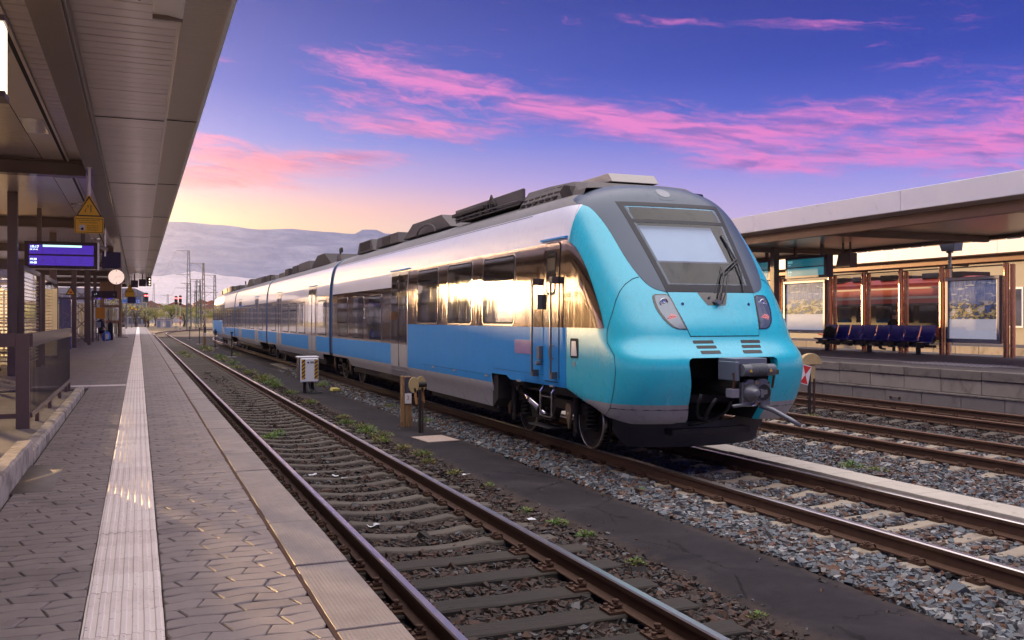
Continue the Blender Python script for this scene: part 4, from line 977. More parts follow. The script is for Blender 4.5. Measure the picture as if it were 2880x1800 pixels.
g.prism([(XC + a, zz(CH) + b) for a, b in pl], 'y', CY_, CY_ + .075); cb(g, 'face_plate', m_castir, bevel=.006)
g = MB(); g.lathe([(.118, 0), (.115, -.02), (.095, -.06), (.06, -.10), (.045, -.135), (.03, -.14)], (XC - .085, CY_, zz(CH)), 24, axis='y'); cb(g, 'coupling_cone', m_castir, smooth=True)
g = MB(); g.lathe([(.108, -.003), (.105, -.006), (.09, -.004)], (XC + .105, CY_, zz(CH)), 24, axis='y'); cb(g, 'coupling_cup', m_black); g = MB(); g.lathe([(.112, -.012), (.112, -.002), (.104, -.002), (.104, -.014)], (XC + .105, CY_, zz(CH)), 24, axis='y', cap=False); g.bar((XC - .02, CY_ - .12, zz(CH)), (XC + .12, CY_ - .05, zz(CH) + .01), .02, .05); g.box(XC - .03, XC + .015, CY_ - .13, CY_ - .06, zz(CH) - .05, zz(CH) + .05); cb(g, 'coupling_hook', m_castir)
g = MB()
for dz in (.125, -.135): g.lathe([(.028, 0), (.028, -.012), (.018, -.012), (.018, -.002)], (XC + .0, CY_, zz(CH) + dz), 14, axis='y')
cb(g, 'air_port', pbr('air_port_brass', (.35, .27, .16), .4, .7, .1))
g = MB()
for dx, dz in ((-.185, .1), (.185, .12), (-.185, -.1), (.19, -.08), (-.05, -.14), (.05, -.14), (-.19, 0)): g.cyl((XC + dx, CY_ + .01, zz(CH) + dz), (XC + dx, CY_ - .012, zz(CH) + dz), .013, n=6)
cb(g, 'plate_bolts', m_iron)
g = MB(); g.cyl((XC - .24, CY_ - .02, zz(1.335)), (XC + .24, CY_ - .02, zz(1.335)), .075, n=20)
for i in range(11): g.lathe([(.078, -.006), (.084, 0), (.078, .006)], (XC - .11 + i * .022, CY_ - .02, zz(1.335)), 20, axis='x')
cb(g, 'cover_roll', pbr('cover_rubber', (.10, .107, .12), .5, 0, .15, 12))
for dx in (-.15, .15):
    g = MB(); g.prism([(XC + dx - .022, zz(1.315)), (XC + dx + .022, zz(1.315)), (XC + dx, zz(1.355))], 'y', CY_ - .0985, CY_ - .094); cb(g, 'warning_mark', pbr('warning_yellow', (.62, .36, .03), .5))
g = MB(); g.box(XC - .28, XC + .2, CY_ + .05, CY_ + .42, zz(1.40), zz(1.48)); g.box(XC - .30, XC - .25, CY_, CY_ + .4, zz(1.2), zz(1.44)); cb(g, 'contact_box', pbr('contact_box_grey', (.14, .16, .20), .4, .3, .1), bevel=.01)
g = MB(); g.box(XC - .35, XC - .24, CY_ + .02, CY_ + .16, zz(.99), zz(1.10)); cb(g, 'valve_block', pbr('valve_grey', (.20, .19, .22), .5, .2, .1), bevel=.006)
g = MB(); g.tube([(XC - .30, CY_ + .06, zz(1.30)), (XC - .29, CY_ + .05, zz(1.2)), (XC - .29, CY_ + .08, zz(1.10))], .02, 8); g.tube([(XC + .25, CY_, zz(1.36)), (XC + .29, CY_ + .02, zz(1.30)), (XC + .28, CY_ + .05, zz(1.1))], .016, 8); g.box(XC + .29, XC + .36, CY_ + .02, CY_ + .05, zz(1.27), zz(1.33)); cb(g, 'bracket', m_iron)
g = MB(); g.cyl((XC, CY_ + .07, zz(CH)), (XC, 11.4, zz(CH)), .11, n=16); cb(g, 'draw_bar', m_under)
g = MB(); g.tube([(XC - .36, CY_ - .01, zz(.89)), (XC - .22, CY_, zz(.90)), (XC + .0, CY_ + .02, zz(.895))], .022, 8); g.tube([(XC + .03, CY_ - .02, zz(.885)), (XC + .16, CY_ - .10, zz(.84)), (XC + .30, CY_ - .30, zz(.72)), (XC + .36, CY_ - .40, zz(.66))], [.03, .032, .03, .026], 10); cb(g, 'guide_horn', m_castir, smooth=True)
g = MB(); g.tube([(XC - .02, CY_ - .01, zz(.90)), (XC - .09, CY_ - .02, zz(.895))], .011, 8); cb(g, 'pull_pin', m_chrome)
for i, (a, b, c) in enumerate((((-.34, .95), (-.44, .62), (-.1, .60)), ((-.5, 1.0), (-.5, .60), (-.05, .64)), ((.02, .88), (.1, .58), (-.3, .55)))):
    g = MB(); P0, P1, P2 = a, b, c; pts = []
    for t in np.linspace(0, 1, 9):
        x = (1 - t)**2 * P0[0] + 2 * t * (1 - t) * P1[0] + t * t * P2[0]; h = (1 - t)**2 * P0[1] + 2 * t * (1 - t) * P1[1] + t * t * P2[1]; pts.append((XC + x, 10.0 + .5 * t + .1 * i, zz(h)))
    g.tube(pts, .022, 8); cb(g, 'air_hose', m_rubber, smooth=True)
g = MB(); rows = []
for x in np.linspace(-1.22, 1.22, 17):
    y = 10.72 + .42 * (abs(x) / 1.22) ** 2.2; top = .66 if abs(x) > .6 else .58; k = max(0, (abs(x) - 1.05) / .17)
    rows.append([(XC + x, y, zz(top)), (XC + x * (1 - .0), y - .03, zz(.45)), (XC + x * (1 - .06 * k), y + .02, zz(.24 + .13 * k))])
g.grid(rows); g.grid([[(a, b + .03, c) for a, b, c in r] for r in rows]); tb(g, 'snow_plough', pbr('plough_black', (.028, .025, .024), .6, .1, .3, 5, bump=.002, bs=20), smooth=True)

# ---- bogies
def wheel(xc_, y, parent, s):
    g = MB(); g.lathe([(.02, -.02), (.30, -.02), (.335, -.045), (.40, -.055), (.412, -.02), (.412, .045), (.44, .055), (.44, .085), (.34, .085), (.30, .03), (.02, .05)], (0, 0, 0), 36, axis='x', m=0)
    g.v = [(xc_ + s * a, y + b, zz(.412) + c) for a, b, c in g.v]
    w = tb(g, 'wheel', m_under, parent, smooth=False)
    g = MB(); g.lathe([(.395, -.059), (.408, -.058), (.4125, -.02), (.4125, .04), (.405, .04)], (0, 0, 0), 40, axis='x', cap=False); g.v = [(xc_ + s * a, y + b, zz(.4135) + c) for a, b, c in g.v]; tb(g, 'tread', m_railtop, w, smooth=True)
    g = MB(); g.cyl((xc_ - s * .16, y, zz(.412)), (xc_ - s * .03, y, zz(.412)), .13, n=18); tb(g, 'axle_box', m_under, w)
def bogie(ys, front=False):
    b = thing('bogie'); b.parent = train
    for y in ys:
        for s in (-1, 1): wheel(XC + s * .7515, y, b, -s)
        g = MB(); g.cyl((XC - .7, y, zz(.412)), (XC + .7, y, zz(.412)), .09, n=14); tb(g, 'axle', m_under, b)
    yc = sum(ys) / 2; a, c = min(ys) - .45, max(ys) + .45
    for s in (-1, 1):
        x = XC + s * 1.02; g = MB()
        g.prism([(a, zz(.55)), (a, zz(.72)), (yc - .5, zz(.74)), (yc - .35, zz(.5)), (yc + .35, zz(.5)), (yc + .5, zz(.74)), (c, zz(.72)), (c, zz(.55)), (yc + .55, zz(.58)), (yc + .4, zz(.34)), (yc - .4, zz(.34)), (yc - .55, zz(.58))], 'x', x - .06, x + .06); tb(g, 'side_frame', m_under, b, bevel=.01)
        for y in ys:
            g = MB(); pts = []
            for i in range(90):
                t = i / 89; ang = t * 2 * math.pi * 6.5; pts.append((x - s * .02 + .085 * math.cos(ang), y - .42 + .085 * math.sin(ang), zz(.32 + .42 * t)))
            g.tube(pts, .017, 6); tb(g, 'coil_spring', m_under, b, smooth=True)
            g = MB(); g.prism([(y + .05, zz(.30)), (y - .03, zz(.52)), (y - .05, zz(.62)), (y + .0, zz(.70)), (y + .12, zz(.70)), (y + .17, zz(.62)), (y + .15, zz(.52))], 'x', x + s * .10, x + s * .14); tb(g, 'axle_guard', pbr('guard_ochre', (.22, .16, .10), .5, .2, .25, 8), b, bevel=.008)
            g = MB(); g.cyl((x + s * .12, y - .18, zz(.30)), (x + s * .12, y - .18, zz(.84)), .04, n=12); g.cyl((x + s * .12, y - .18, zz(.55)), (x + s * .12, y - .18, zz(.8)), .055, n=12); g.lathe([(.045, -.02), (.045, .02), (.025, .02), (.025, -.02)], (x + s * .14, y - .20, zz(.27)), 14, axis='x', cap=False); tb(g, 'damper', m_under, b)
    g = MB(); g.box(XC - .95, XC + .95, yc - .3, yc + .3, zz(.55), zz(.85)); tb(g, 'bolster', m_under, b)
    for s in (-1, 1):
        g = MB(); g.box(XC + s * 1.05 - .07, XC + s * 1.05 + .07, yc - .28, yc + .24, zz(.40), zz(.56)); g.cyl((XC + s * 1.13, yc - .15, zz(.48)), (XC + s * 1.0, yc - .15, zz(.48)), .07, n=12); g.cyl((XC + s * 1.13, yc + .1, zz(.48)), (XC + s * 1.0, yc + .1, zz(.48)), .06, n=12); tb(g, 'brake_unit', m_under, b, bevel=.01)
        g = MB(); g.box(XC + s * 1.06 - .12, XC + s * 1.06 + .12, yc - .5, yc + .35, zz(.235), zz(.25)); tb(g, 'guard_plate', pbr('guard_grey', (.10, .09, .085), .5, .3, .2), b)
    return b
bogie((12.62, 15.05)); bogie((28.2, 30.6)); bogie((J[1] - 1.2, J[1] + 1.2)); bogie((YM - 28.2, YM - 30.6)); bogie((YM - 12.62, YM - 15.05))
for y, dy, dh in ((14.42, -.85, -.27), (28.6, .5, .0), (29.3, .6, .16)):
    g = MB(); p0 = (XC - 1.22, y, zz(.80)); p1 = (XC - 1.22, y + dy, zz(.80 + dh)); g.cyl(p0, p1, .062, n=16); q = Vector(p1); d = (q - Vector(p0)).normalized(); g.cyl(q, q + d * .22, .045, n=14)
    d_ = tb(g, 'yaw_damper', m_chrome, smooth=True); g = MB()
    for t in (.0, .55, 1.0): c = Vector(p0).lerp(q, t); g.cyl(c - d * .02, c + d * .02, .068, n=16)
    tb(g, 'damper_band', m_black, d_)
for y in (J[1] - .3, J[1] + .5, J[2] - .4, J[2] + .5):
    g = MB(); g.cyl((XC - 1.2, y, zz(.78)), (XC - 1.2, y + .7, zz(.70)), .06, n=14); tb(g, 'yaw_damper', m_chrome, smooth=True)
# cab step ladder
g = MB()
for y in (12.62, 13.04): g.tube([(XC - 1.36, y, zz(1.0)), (XC - 1.46, y, zz(.86)), (XC - 1.46, y, zz(.50))], .016, 8)
for h in (.80, .50): g.box(XC - 1.475, XC - 1.40, 12.62, 13.04, zz(h) - .012, zz(h) + .012)
tb(g, 'step_ladder', m_chrome)
# underfloor equipment and belly
g = MB(); g.box(XC - 1.2, XC + 1.2, 10.9, 28, zz(.80), zz(.95)); g.box(XC - 1.25, XC + 1.25, 15.3, 19.4, zz(.30), zz(.9)); g.box(XC - 1.3, XC + 1.3, 19.5, 27.0, zz(.42), zz(.7)); g.box(XC - 1.3, XC + 1.3, 31.4, 42.9, zz(.42), zz(.7)); g.box(XC - 1.3, XC + 1.3, YM - 42.9, YM - 31.4, zz(.42), zz(.7)); g.box(XC - 1.3, XC + 1.3, YM - 27, YM - 15.3, zz(.42), zz(.7)); g.box(XC - 1.2, XC + 1.2, 27, 80, zz(.72), zz(.95))
tb(g, 'underfloor_box', m_under, bevel=.03)
g = MB(); g.prism([(15.2, zz(.42)), (15.2, zz(1.0)), (14.95, zz(1.0)), (14.95, zz(.60))], 'x', XC - 1.42, XC - .9); tb(g, 'bogie_wall', m_under)
# ---- roof equipment
m_runit = pbr('roof_unit_grey', (.12, .107, .10), .75, .0, .2, 4, bump=.001, bs=60, spec=.25)
m_rdark = pbr('roof_dark', (.05, .043, .04), .75, .0, .3, 6, spec=.25)
def roof_set(ty):
    def bx(x0, x1, y0, y1, h0, h1, name, mat=m_runit, bev=.02):
        a, b = sorted((ty(y0), ty(y1))); g = MB(); g.box(XC + x0, XC + x1, a, b, zz(h0), zz(h1)); return tb(g, name, mat, bevel=bev)
    def trap(x0, x1, y0, y1, h0, h1, cut0, cut1, name, mat=m_runit):
        g = MB(); g.prism([(ty(y0), zz(h0)), (ty(y0 + cut0), zz(h1)), (ty(y1 - cut1), zz(h1)), (ty(y1), zz(h0))], 'x', XC + x0, XC + x1); return tb(g, name, mat, bevel=.015)
    # front shroud with louvre slots
    g = MB(); rows = []
    for y, hh in ((12.35, 3.96), (12.6, 4.06), (13.1, 4.15), (14.0, 4.19), (14.9, 4.20)):
        rows.append([(XC + x, ty(y), zz(z)) for x, z in ((-1.08, 3.80), (-1.02, min(3.93, hh)), (-.86, hh - .02), (-.5, hh), (.5, hh), (.86, hh - .02), (1.02, min(3.93, hh)), (1.08, 3.80))])
    g.grid(rows); sh = tb(g, 'roof_shroud', m_runit, smooth=False)
    for i in range(3):
        for j in range(6):
            y = 13.35 + j * .26 + i * .05; z = 3.90 + i * .085; x = -1.045 + i * .075; g = MB(); g.box(XC + x - .012, XC + x + .02, *sorted((ty(y), ty(y + .17))), zz(z), zz(z) + .035); tb(g, 'louvre_slot', m_rdark, sh)
    g = MB(); g.prism([(ty(12.75), zz(3.87)), (ty(12.85), zz(4.02)), (ty(13.05), zz(4.06)), (ty(13.22), zz(3.97)), (ty(13.12), zz(3.87))], 'x', XC - 1.055, XC - .95); tb(g, 'air_intake', m_rdark, sh)
    trap(-.42, .42, 12.65, 14.3, 4.10, 4.25, .15, .1, 'antenna_box', pbr('antenna_cream', (.34, .31, .28), .45, 0, .08))
    bx(-.98, .98, 14.9, 18.6, 4.02, 4.10, 'roof_tray'); bx(-.98, -.92, 14.9, 18.6, 4.08, 4.26, 'tray_wall'); bx(.92, .98, 14.9, 18.6, 4.08, 4.26, 'tray_wall')
    for k, h in enumerate((4.0, 4.06)):
        g = MB(); g.tube([(XC - 1.03 - .02 * k, ty(14.9), zz(h - .02)), (XC - 1.03 - .02 * k, ty(18.4), zz(h - .02))], .012, 6); tb(g, 'roof_pipe', m_runit)
    for y in (16.9, 17.25, 17.6, 18.0, 18.35):
        g = MB(); g.lathe([(.05, 0), (.035, .03), (.055, .05), (.035, .08), (.055, .10), (.035, .13), (.05, .16)], (XC - .98, ty(y), zz(4.0)), 12); tb(g, 'insulator', m_rdark)
    bx(-1.06, -.94, 16.7, 18.6, 4.10, 4.17, 'conductor', m_rdark, .01)
    g = MB(); g.lathe([(.10, -.02), (.10, .02), (.055, .02), (.055, -.02)], (XC - 1.02, ty(16.45), zz(4.10)), 14, axis='x', cap=False); g.lathe([(.09, -.02), (.09, .02), (.05, .02), (.05, -.02)], (XC - 1.02, ty(16.2), zz(4.08)), 14, axis='x', cap=False); g.prism([(ty(16.2), zz(4.15)), (ty(16.35), zz(4.32)), (ty(16.5), zz(4.15))], 'x', XC - 1.03, XC - 1.0); tb(g, 'horn', m_rdark)
    trap(-.95, .95, 19.0, 22.9, 3.98, 4.30, .7, .9, 'roof_housing', m_rdark if False else m_runit)
    g = MB(); g.tube([(XC - 1.03, ty(20.6 + .75 * math.cos(a)), zz(3.93 + .22 * math.sin(a))) for a in np.linspace(0, math.pi, 12)], .02, 6); tb(g, 'roof_arch', m_runit)
    trap(-1.0, 1.0, 23.1, 25.6, 3.95, 4.22, .12, .2, 'roof_housing'); bx(-1.02, -.98, 24.0, 24.8, 3.99, 4.18, 'dark_panel', m_rdark, .005)
    lv = trap(-1.02, 1.02, 25.8, 27.9, 3.93, 4.26, .25, .3, 'louvre_box')
    for j in range(6): 
        g = MB(); g.box(XC - 1.035, XC - 1.0, *sorted((ty(26.2), ty(27.45))), zz(4.0 + j * .04), zz(4.018 + j * .04)); tb(g, 'louvre', m_rdark, lv)
def roof_mid(ty):
    def bx(y0, y1, h1, name, mat=m_runit, c=.15):
        g = MB(); g.prism([(ty(y0), zz(3.92)), (ty(y0 + c), zz(h1)), (ty(y1 - c), zz(h1)), (ty(y1), zz(3.92))], 'x', XC - .98, XC + .98); return tb(g, name, mat, bevel=.015)
    bx(30.5, 31.3, 4.12, 'roof_housing'); bx(32.2, 36.2, 4.34, 'roof_housing', m_rdark, 1.3); bx(36.5, 39.3, 4.26, 'roof_housing'); bx(39.5, 41.1, 4.24, 'louvre_box', m_rdark); bx(41.9, 43.2, 4.22, 'contactor_box', m_rdark, .05); bx(43.5, 45.2, 4.12, 'roof_housing')
    g = MB(); g.lathe([(.10, -.02), (.10, .02), (.06, .02), (.06, -.02)], (XC - .9, ty(31.0), zz(4.26)), 14, axis='x', cap=False); g.lathe([(.09, -.02), (.09, .02), (.05, .02), (.05, -.02)], (XC - .9, ty(30.75), zz(4.27)), 14, axis='x', cap=False); g.bar((XC - .9, ty(31.0), zz(4.0)), (XC - .9, ty(31.0), zz(4.2)), .05); tb(g, 'horn', m_rdark)
idy = lambda y: y; mry = lambda y: YM - y
roof_set(idy); roof_mid(idy); roof_mid(mry)
g = MB(); 
for a, b, h in ((YM - 14, YM - 13, 4.2), (YM - 18.5, YM - 15, 4.28), (YM - 23, YM - 19, 4.3), (YM - 26, YM - 23.4, 4.22), (YM - 28.2, YM - 26.3, 4.2)): 
    g = MB(); g.prism([(a, zz(3.93)), (a + .2, zz(h)), (b - .2, zz(h)), (b, zz(3.93))], 'x', XC - .98, XC + .98); tb(g, 'roof_housing', m_rdark)
# ================================================================== NEAR PLATFORM ROOF
m_slat = pbr('ceiling_slat', (.62, .52, .47), .30, .6, .08, 2, rand=.03, coat=.25, croug=.12, stretch=(1, 8, 1))
m_slat2 = pbr('soffit_sheet', (.66, .56, .48), .36, .5, .07, 2, coat=.2, croug=.15, stretch=(1, 8, 1))
m_beam = pbr('beam_brown', (.17, .115, .095), .5, .1, .12, 3, coat=.15, bump=.0006, bs=80)
m_trim = pbr('pale_trim', (.62, .54, .48), .3, .6, .05)
m_fasc = pbr('fascia_white', (.82, .79, .77), .45, .1, .05, 2, dirt=.05, dirtc=(.3, .27, .25, 1))
m_dark = pbr('dark_gap', (.02, .016, .015), .9)
ROOF_Y0, ROOF_Y1 = -3.0, 78.0
roof = thing('platform_roof', 'long flat platform roof with ribbed metal ceiling over the near platform', 'roof', (-.8, 2, 3.9))
def rb(g, name, mats, parent=None, **k): 
    g.v = [(x + .8, y - 2, z - 3.9) for x, y, z in g.v]; return place(name, g.mesh(name, mats), parent or roof, None, k.get('bevel', 0), 1)
def slat_run(x0, x1, z, y0, y1, pitch, keep):
    g = MB(); w = x1 - x0; e = pitch - .014
    rows = [[(x, y, zz_) for x in (0, w)] for y, zz_ in ((0, .02), (0, .004), (.012, 0), (e * .5, -.004), (e - .012, 0), (e, .004), (e, .02))]
    g.grid(rows); me = g.mesh('ceiling_slat', m_slat); far = MB(); n = 0; y = y0
    while y < y1 - pitch:
        if n < keep and y > 2: place('ceiling_slat', me, roof, (x0 + .8, y - 2, z - 3.9 + random.uniform(-.0015, .0015))); n += 1
        else: far.add([(a + x0, b + y, c + z) for a, b, c in g.v], g.f)
        y += pitch
    o = rb(far, 'ceiling_slats', m_slat); o['kind'] = 'stuff'
slat_run(-.555, .325, 3.865, ROOF_Y0, ROOF_Y1, .22, 200); slat_run(-1.075, -.83, 3.87, ROOF_Y0, ROOF_Y1, .22, 60); slat_run(-6.6, -1.49, 3.87, 4, ROOF_Y1, .22, 40)
g = MB(); g.box(-7.2, .34, ROOF_Y0, ROOF_Y1, 3.90, 3.93); g.build; rb(g, 'ceiling_deck', m_dark)
# outer soffit: fine ribs
g = MB(); rows = []
y = ROOF_Y0
while y < ROOF_Y1:
    for dy, dz in ((0, .0), (.028, .0), (.034, .006), (.05, .006), (.056, 0)): rows.append([(.35, y + dy, 3.885 + dz), (.735, y + dy, 3.915 + dz)])
    y += .0625
g.grid(rows); rb(g, 'outer_soffit', m_slat2)
for y in np.arange(6.9, 78, 6.4): g = MB(); g.box(.35, .735, y, y + .02, 3.876, 3.884); g.box(-.555, .32, y + .0, y + .02, 3.857, 3.862); rb(g, 'soffit_joint', m_dark)
g = MB(); g.box(.325, .35, ROOF_Y0, ROOF_Y1, 3.846, 3.90); rb(g, 'edge_trim', m_trim, bevel=.003)
g = MB(); g.prism([(.735, 3.88), (.775, 3.89), (.80, 4.05), (.80, 4.45), (.70, 4.47), (.735, 4.4)], 'y', ROOF_Y0, ROOF_Y1); rb(g, 'fascia', m_fasc)
g = MB(); g.box(-7.3, .72, ROOF_Y0, ROOF_Y1, 4.38, 4.44); rb(g, 'roof_deck', m_wall)
g = MB(); g.prism([(-7.35, 3.86), (-7.25, 3.86), (-7.2, 4.46), (-7.4, 4.46)], 'y', ROOF_Y0, ROOF_Y1); rb(g, 'fascia', m_fasc)
# long beam: I-section, in bolted lengths
for a, b in zip((-3, 7.6, 17.4, 27.2, 37, 47, 57, 67), (7.58, 17.38, 27.18, 36.98, 46.98, 56.98, 66.98, 78)):
    g = MB(); g.box(-.82, -.56, a, b, 3.66, 3.685); g.box(-.82, -.56, a, b, 3.875, 3.90); g.box(-.70, -.68, a, b, 3.685, 3.875); rb(g, 'long_beam', m_beam, bevel=.004)
g = MB(); g.box(-.565, -.535, ROOF_Y0, ROOF_Y1, 3.70, 3.86); rb(g, 'beam_flange', m_beam, bevel=.005)
g = MB(); g.box(-1.11, -1.08, ROOF_Y0, ROOF_Y1, 3.835, 3.88); rb(g, 'tray_edge', m_slat2); g = MB(); g.box(-1.16, -1.11, ROOF_Y0, ROOF_Y1, 3.85, 3.88); rb(g, 'tray_gap', m_dark)
g = MB(); g.box(-1.475, -1.16, ROOF_Y0, ROOF_Y1, 3.855, 3.875); rb(g, 'light_tray', m_slat2); g = MB(); g.box(-1.49, -1.475, ROOF_Y0, ROOF_Y1, 3.86, 3.88); rb(g, 'tray_gap', m_dark)
m_diff = pbr('lamp_cover', (.78, .70, .62), .12, 0, .08, 5, coat=.6)
for y in (9.3, 13.7, 18.2, 23.3, 28.2, 33.2, 38.2): g = MB(); g.box(-1.46, -1.18, y, y + 1.1, 3.845, 3.8555); rb(g, 'light_cover', m_diff, bevel=.004)
for y in np.arange(17.3, 77, 9.9):
    g = MB(); g.box(-7.2, -.83, y - .13, y + .13, 3.60, 3.625); g.box(-7.2, -.83, y - .13, y + .13, 3.835, 3.86); g.box(-7.2, -.83, y - .012, y + .012, 3.625, 3.835); rb(g, 'cross_beam', m_beam, bevel=.004)
for y in np.arange(22, 77, 9.9):
    g = MB(); g.box(-2.55, -2.36, y - .1, y + .1, 0, 3.87); rb(g, 'column', m_beam, bevel=.01)
    g = MB(); g.box(-6.5, -6.3, y - .1, y + .1, 0, 3.87); rb(g, 'column', m_beam, bevel=.01)
# recessed light and boxy speaker close to the camera
rl_ = thing('recessed_light', 'recessed ceiling lamp with pale frame beside the hanging speaker box', 'light', (-.12, 7.75, 3.86)); g = MB()
for x0, x1, y0, y1 in ((-.19, -.165, -.62, .30), (.135, .16, -.62, .30), (-.165, .135, .27, .30), (-.165, .135, -.62, -.59)): g.box(x0, x1, y0, y1, -.03, .0)
g.build('frame', m_trim, rl_, bevel=.004); g = MB(); g.box(-.165, .135, -.59, .27, -.012, -.006); g.build('diffuser', m_diff, rl_); g = MB(); g.box(-.155, -.13, -.59, .27, -.02, -.013); g.box(.09, .12, -.59, .27, -.02, -.013); g.build('inner_baffle', m_dark, rl_)
sp = thing('hanging_speaker', 'white box speaker hung under the edge of the ribbed ceiling', 'speaker', (.205, 7.9, 3.66)); g = MB(); g.prism([(-.1, .02), (.13, -.02), (.13, .14), (-.1, .16)], 'y', -.45, .12); g.build('housing', pbr('speaker_white', (.72, .66, .66), .4, 0, .06), sp, bevel=.012); g = MB(); g.box(-.1, .13, .10, .135, -.035, .0); g.build('lower_lip', m_beam, sp)
g = MB(); g.box(-.05, -.02, -.2, -.1, .14, .21); g.box(.08, .16, .0, .06, .1, .2); g.build('bracket', m_trim, sp); g = MB(); g.tube([(-.1, .0, .12), (-.2, .05, .08), (-.3, .0, .12), (-.32, -.1, .2)], .006, 6); g.build('cable', m_rubber, sp)

# ================================================================== THINGS UNDER THE ROOF
m_scr = lambda n, c, e, s: pbr(n, c, .25, 0, .05, 3, emit=e, es=s)
m_screen = m_scr('board_blue_screen', (.02, .01, .10), (.05, .018, .30), .5); m_txt = pbr('board_text', (.8, .9, .95), .5, emit=(.62, .85, .95), es=1.1); m_bar = pbr('board_green_bar', (.5, .7, .65), .5, emit=(.40, .72, .62), es=.8)
m_house = pbr('board_housing', (.055, .03, .045), .4, .1, .1); m_edge = pbr('bright_edge', (.72, .66, .60), .25, .5, .05)
bd = thing('departure_board', 'hanging departure board with blue screen reading 19:17 19:38 and 19:48', 'board', (-1.695, 24.5, 2.39))
g = MB(); g.box(-.80, .77, .0, .42, 0, .645); g.build('housing', m_house, bd, bevel=.008); g = MB(); g.box(.772, .80, -.004, .40, -.012, .66); g.build('end_cap', m_edge, bd, bevel=.004)
g = MB(); g.box(-.80, .77, -.01, .02, -.012, -.002); g.build('lower_trim', m_edge, bd)
for z0, z1 in ((.345, .565), (.075, .305)):
    g = MB(); g.box(-.70, .69, -.006, -.002, z0, z1); p = g.build('screen', m_screen, bd)
    for i in range(1, 5): g = MB(); x = -.70 + 1.39 * i / 5; g.box(x - .003, x + .003, -.0075, -.0062, z0, z1); g.build('screen_joint', m_house, p)
rx = (R(90), 0, 0)
text_obj('lettering', '19:17', .085, m_txt, bd, (-.68, -.009, .485), rx, bold=.001); text_obj('lettering', 'RB 59160', .042, m_txt, bd, (-.68, -.009, .435), rx)
text_obj('lettering', '19:38', .068, m_txt, bd, (-.69, -.009, .195), rx, bold=.001); text_obj('lettering', '19:48', .068, m_txt, bd, (-.69, -.009, .115), rx, bold=.001)
g = MB(); g.box(-.41, .43, -.010, -.0065, .515, .562); g.build('text_bar', m_bar, bd)
for x in (-.5, .45): g = MB(); g.box(x - .05, x + .05, .15, .25, .645, 1.45); g.build('hanger', m_beam, bd)
for i in range(34): g = MB(); x = -.74 + i * .044; g.bar((x, .1 + .1 * (i % 2), .645), (x + random.uniform(-.01, .01), .1 + .1 * (i % 2), .76), .004); g.build('bird_spike', m_castir, bd)
db = thing('hanging_sign_back', 'plain dark blue back of a hanging square sign above the clock', 'sign', (-.82, 33, 2.84)); g = MB(); g.box(-.29, .28, 0, .08, 0, .54); g.build('panel', pbr('sign_back_blue', (.035, .025, .10), .35, 0, .08), db, bevel=.006); g = MB(); g.box(.05, .09, .02, .06, .54, .86); g.build('hanger', m_edge, db)

# yellow warning signs: triangle over a text panel
m_yel = pbr('sign_yellow', (.95, .50, .015), .4, 0, .05, coat=.2); m_blk = pbr('sign_black', (.03, .015, .01), .5); m_red = pbr('sign_red', (.55, .05, .02), .5); m_wht = pbr('sign_white', (.75, .7, .66), .5)
def warn_sign(loc, k, label, full=True, pole=1.1):
    t = thing('warning_sign', label, 'sign', loc, group=None); S3 = lambda a: [(x * k, z * k) for x, z in a]
    g = MB(); g.prism(S3([(-.22, .245), (-.19, .26), (-.02, .605), (0, .62), (.02, .605), (.19, .26), (.22, .245), (.22, -.0), (.205, -.015), (-.205, -.015), (-.22, 0)]), 'y', 0, .02); g.build('plate', m_yel, t, bevel=.004)
    g = MB()
    def ring(o, i): 
        n = len(o); g.add([(x * k, -.003, z * k) for x, z in o] + [(x * k, -.003, z * k) for x, z in i], [(j, (j + 1) % n, n + (j + 1) % n, n + j) for j in range(n)])
    ring([(-.195, .262), (.195, .262), (0, .60)], [(-.165, .282), (.165, .282), (0, .562)]); ring([(-.21, -.003), (.21, -.003), (.21, .228), (-.21, .228)], [(-.202, .005), (.202, .005), (.202, .22), (-.202, .22)])
    for a, b in (((.028, .33), (.028, .45)), ((-.055, .33), (-.055, .375)), ((-.055, .375), (-.015, .41)), ((-.015, .41), (-.015, .45))): g.bar((a[0] * k, -.003, a[1] * k), (b[0] * k, -.003, b[1] * k), .012 * k, .003)
    g.build('border', m_blk, t)
    if full:
        for s, z, x, sz in (('Verengter Bahnsteigbereich', .188, 0, .030), ('Hier kein Aufenthalt !', .150, 0, .030)): text_obj('lettering', s, sz * k, m_blk, t, (0, -.004, z * k), rx, 'CENTER')
        for i, s in enumerate(('Durchfahrt für', 'Rollstuhlfahrer', 'nicht geeignet')): text_obj('lettering', s, .030 * k, m_blk, t, (-.03 * k, -.004, (.10 - .033 * i) * k), rx)
        g = MB(); g.box(-.145 * k, -.06 * k, -.004, -.0025, .03 * k, .12 * k); g.build('pictogram_field', m_wht, t); g = MB(); g.lathe([(.022 * k, -.0055), (.022 * k, -.004), (.015 * k, -.004), (.015 * k, -.0055)], (-.10 * k, 0, .055 * k), 12, axis='y'); g.bar((-.11 * k, -.005, .105 * k), (-.10 * k, -.005, .07 * k), .01 * k, .002); g.bar((-.10 * k, -.005, .075 * k), (-.08 * k, -.005, .055 * k), .008 * k, .002); g.build('wheelchair_mark', m_blk, t)
        g = MB(); g.bar((-.14 * k, -.0065, .035 * k), (-.065 * k, -.0065, .115 * k), .008 * k, .002); g.build('strike_bar', m_red, t)
    g = MB(); g.cyl((.0, .03, .5 * k), (.0, .03, .55 * k + pole), .022, n=10); g.cyl((0, .03, .53 * k + pole), (0, .03, .55 * k + pole), .05, n=10); g.build('pole', m_edge, t)
    return t
warn_sign((-.745, 16.5, 2.6), .99, 'large yellow triangular warning sign hanging from the beam above the departure board', True, .52)
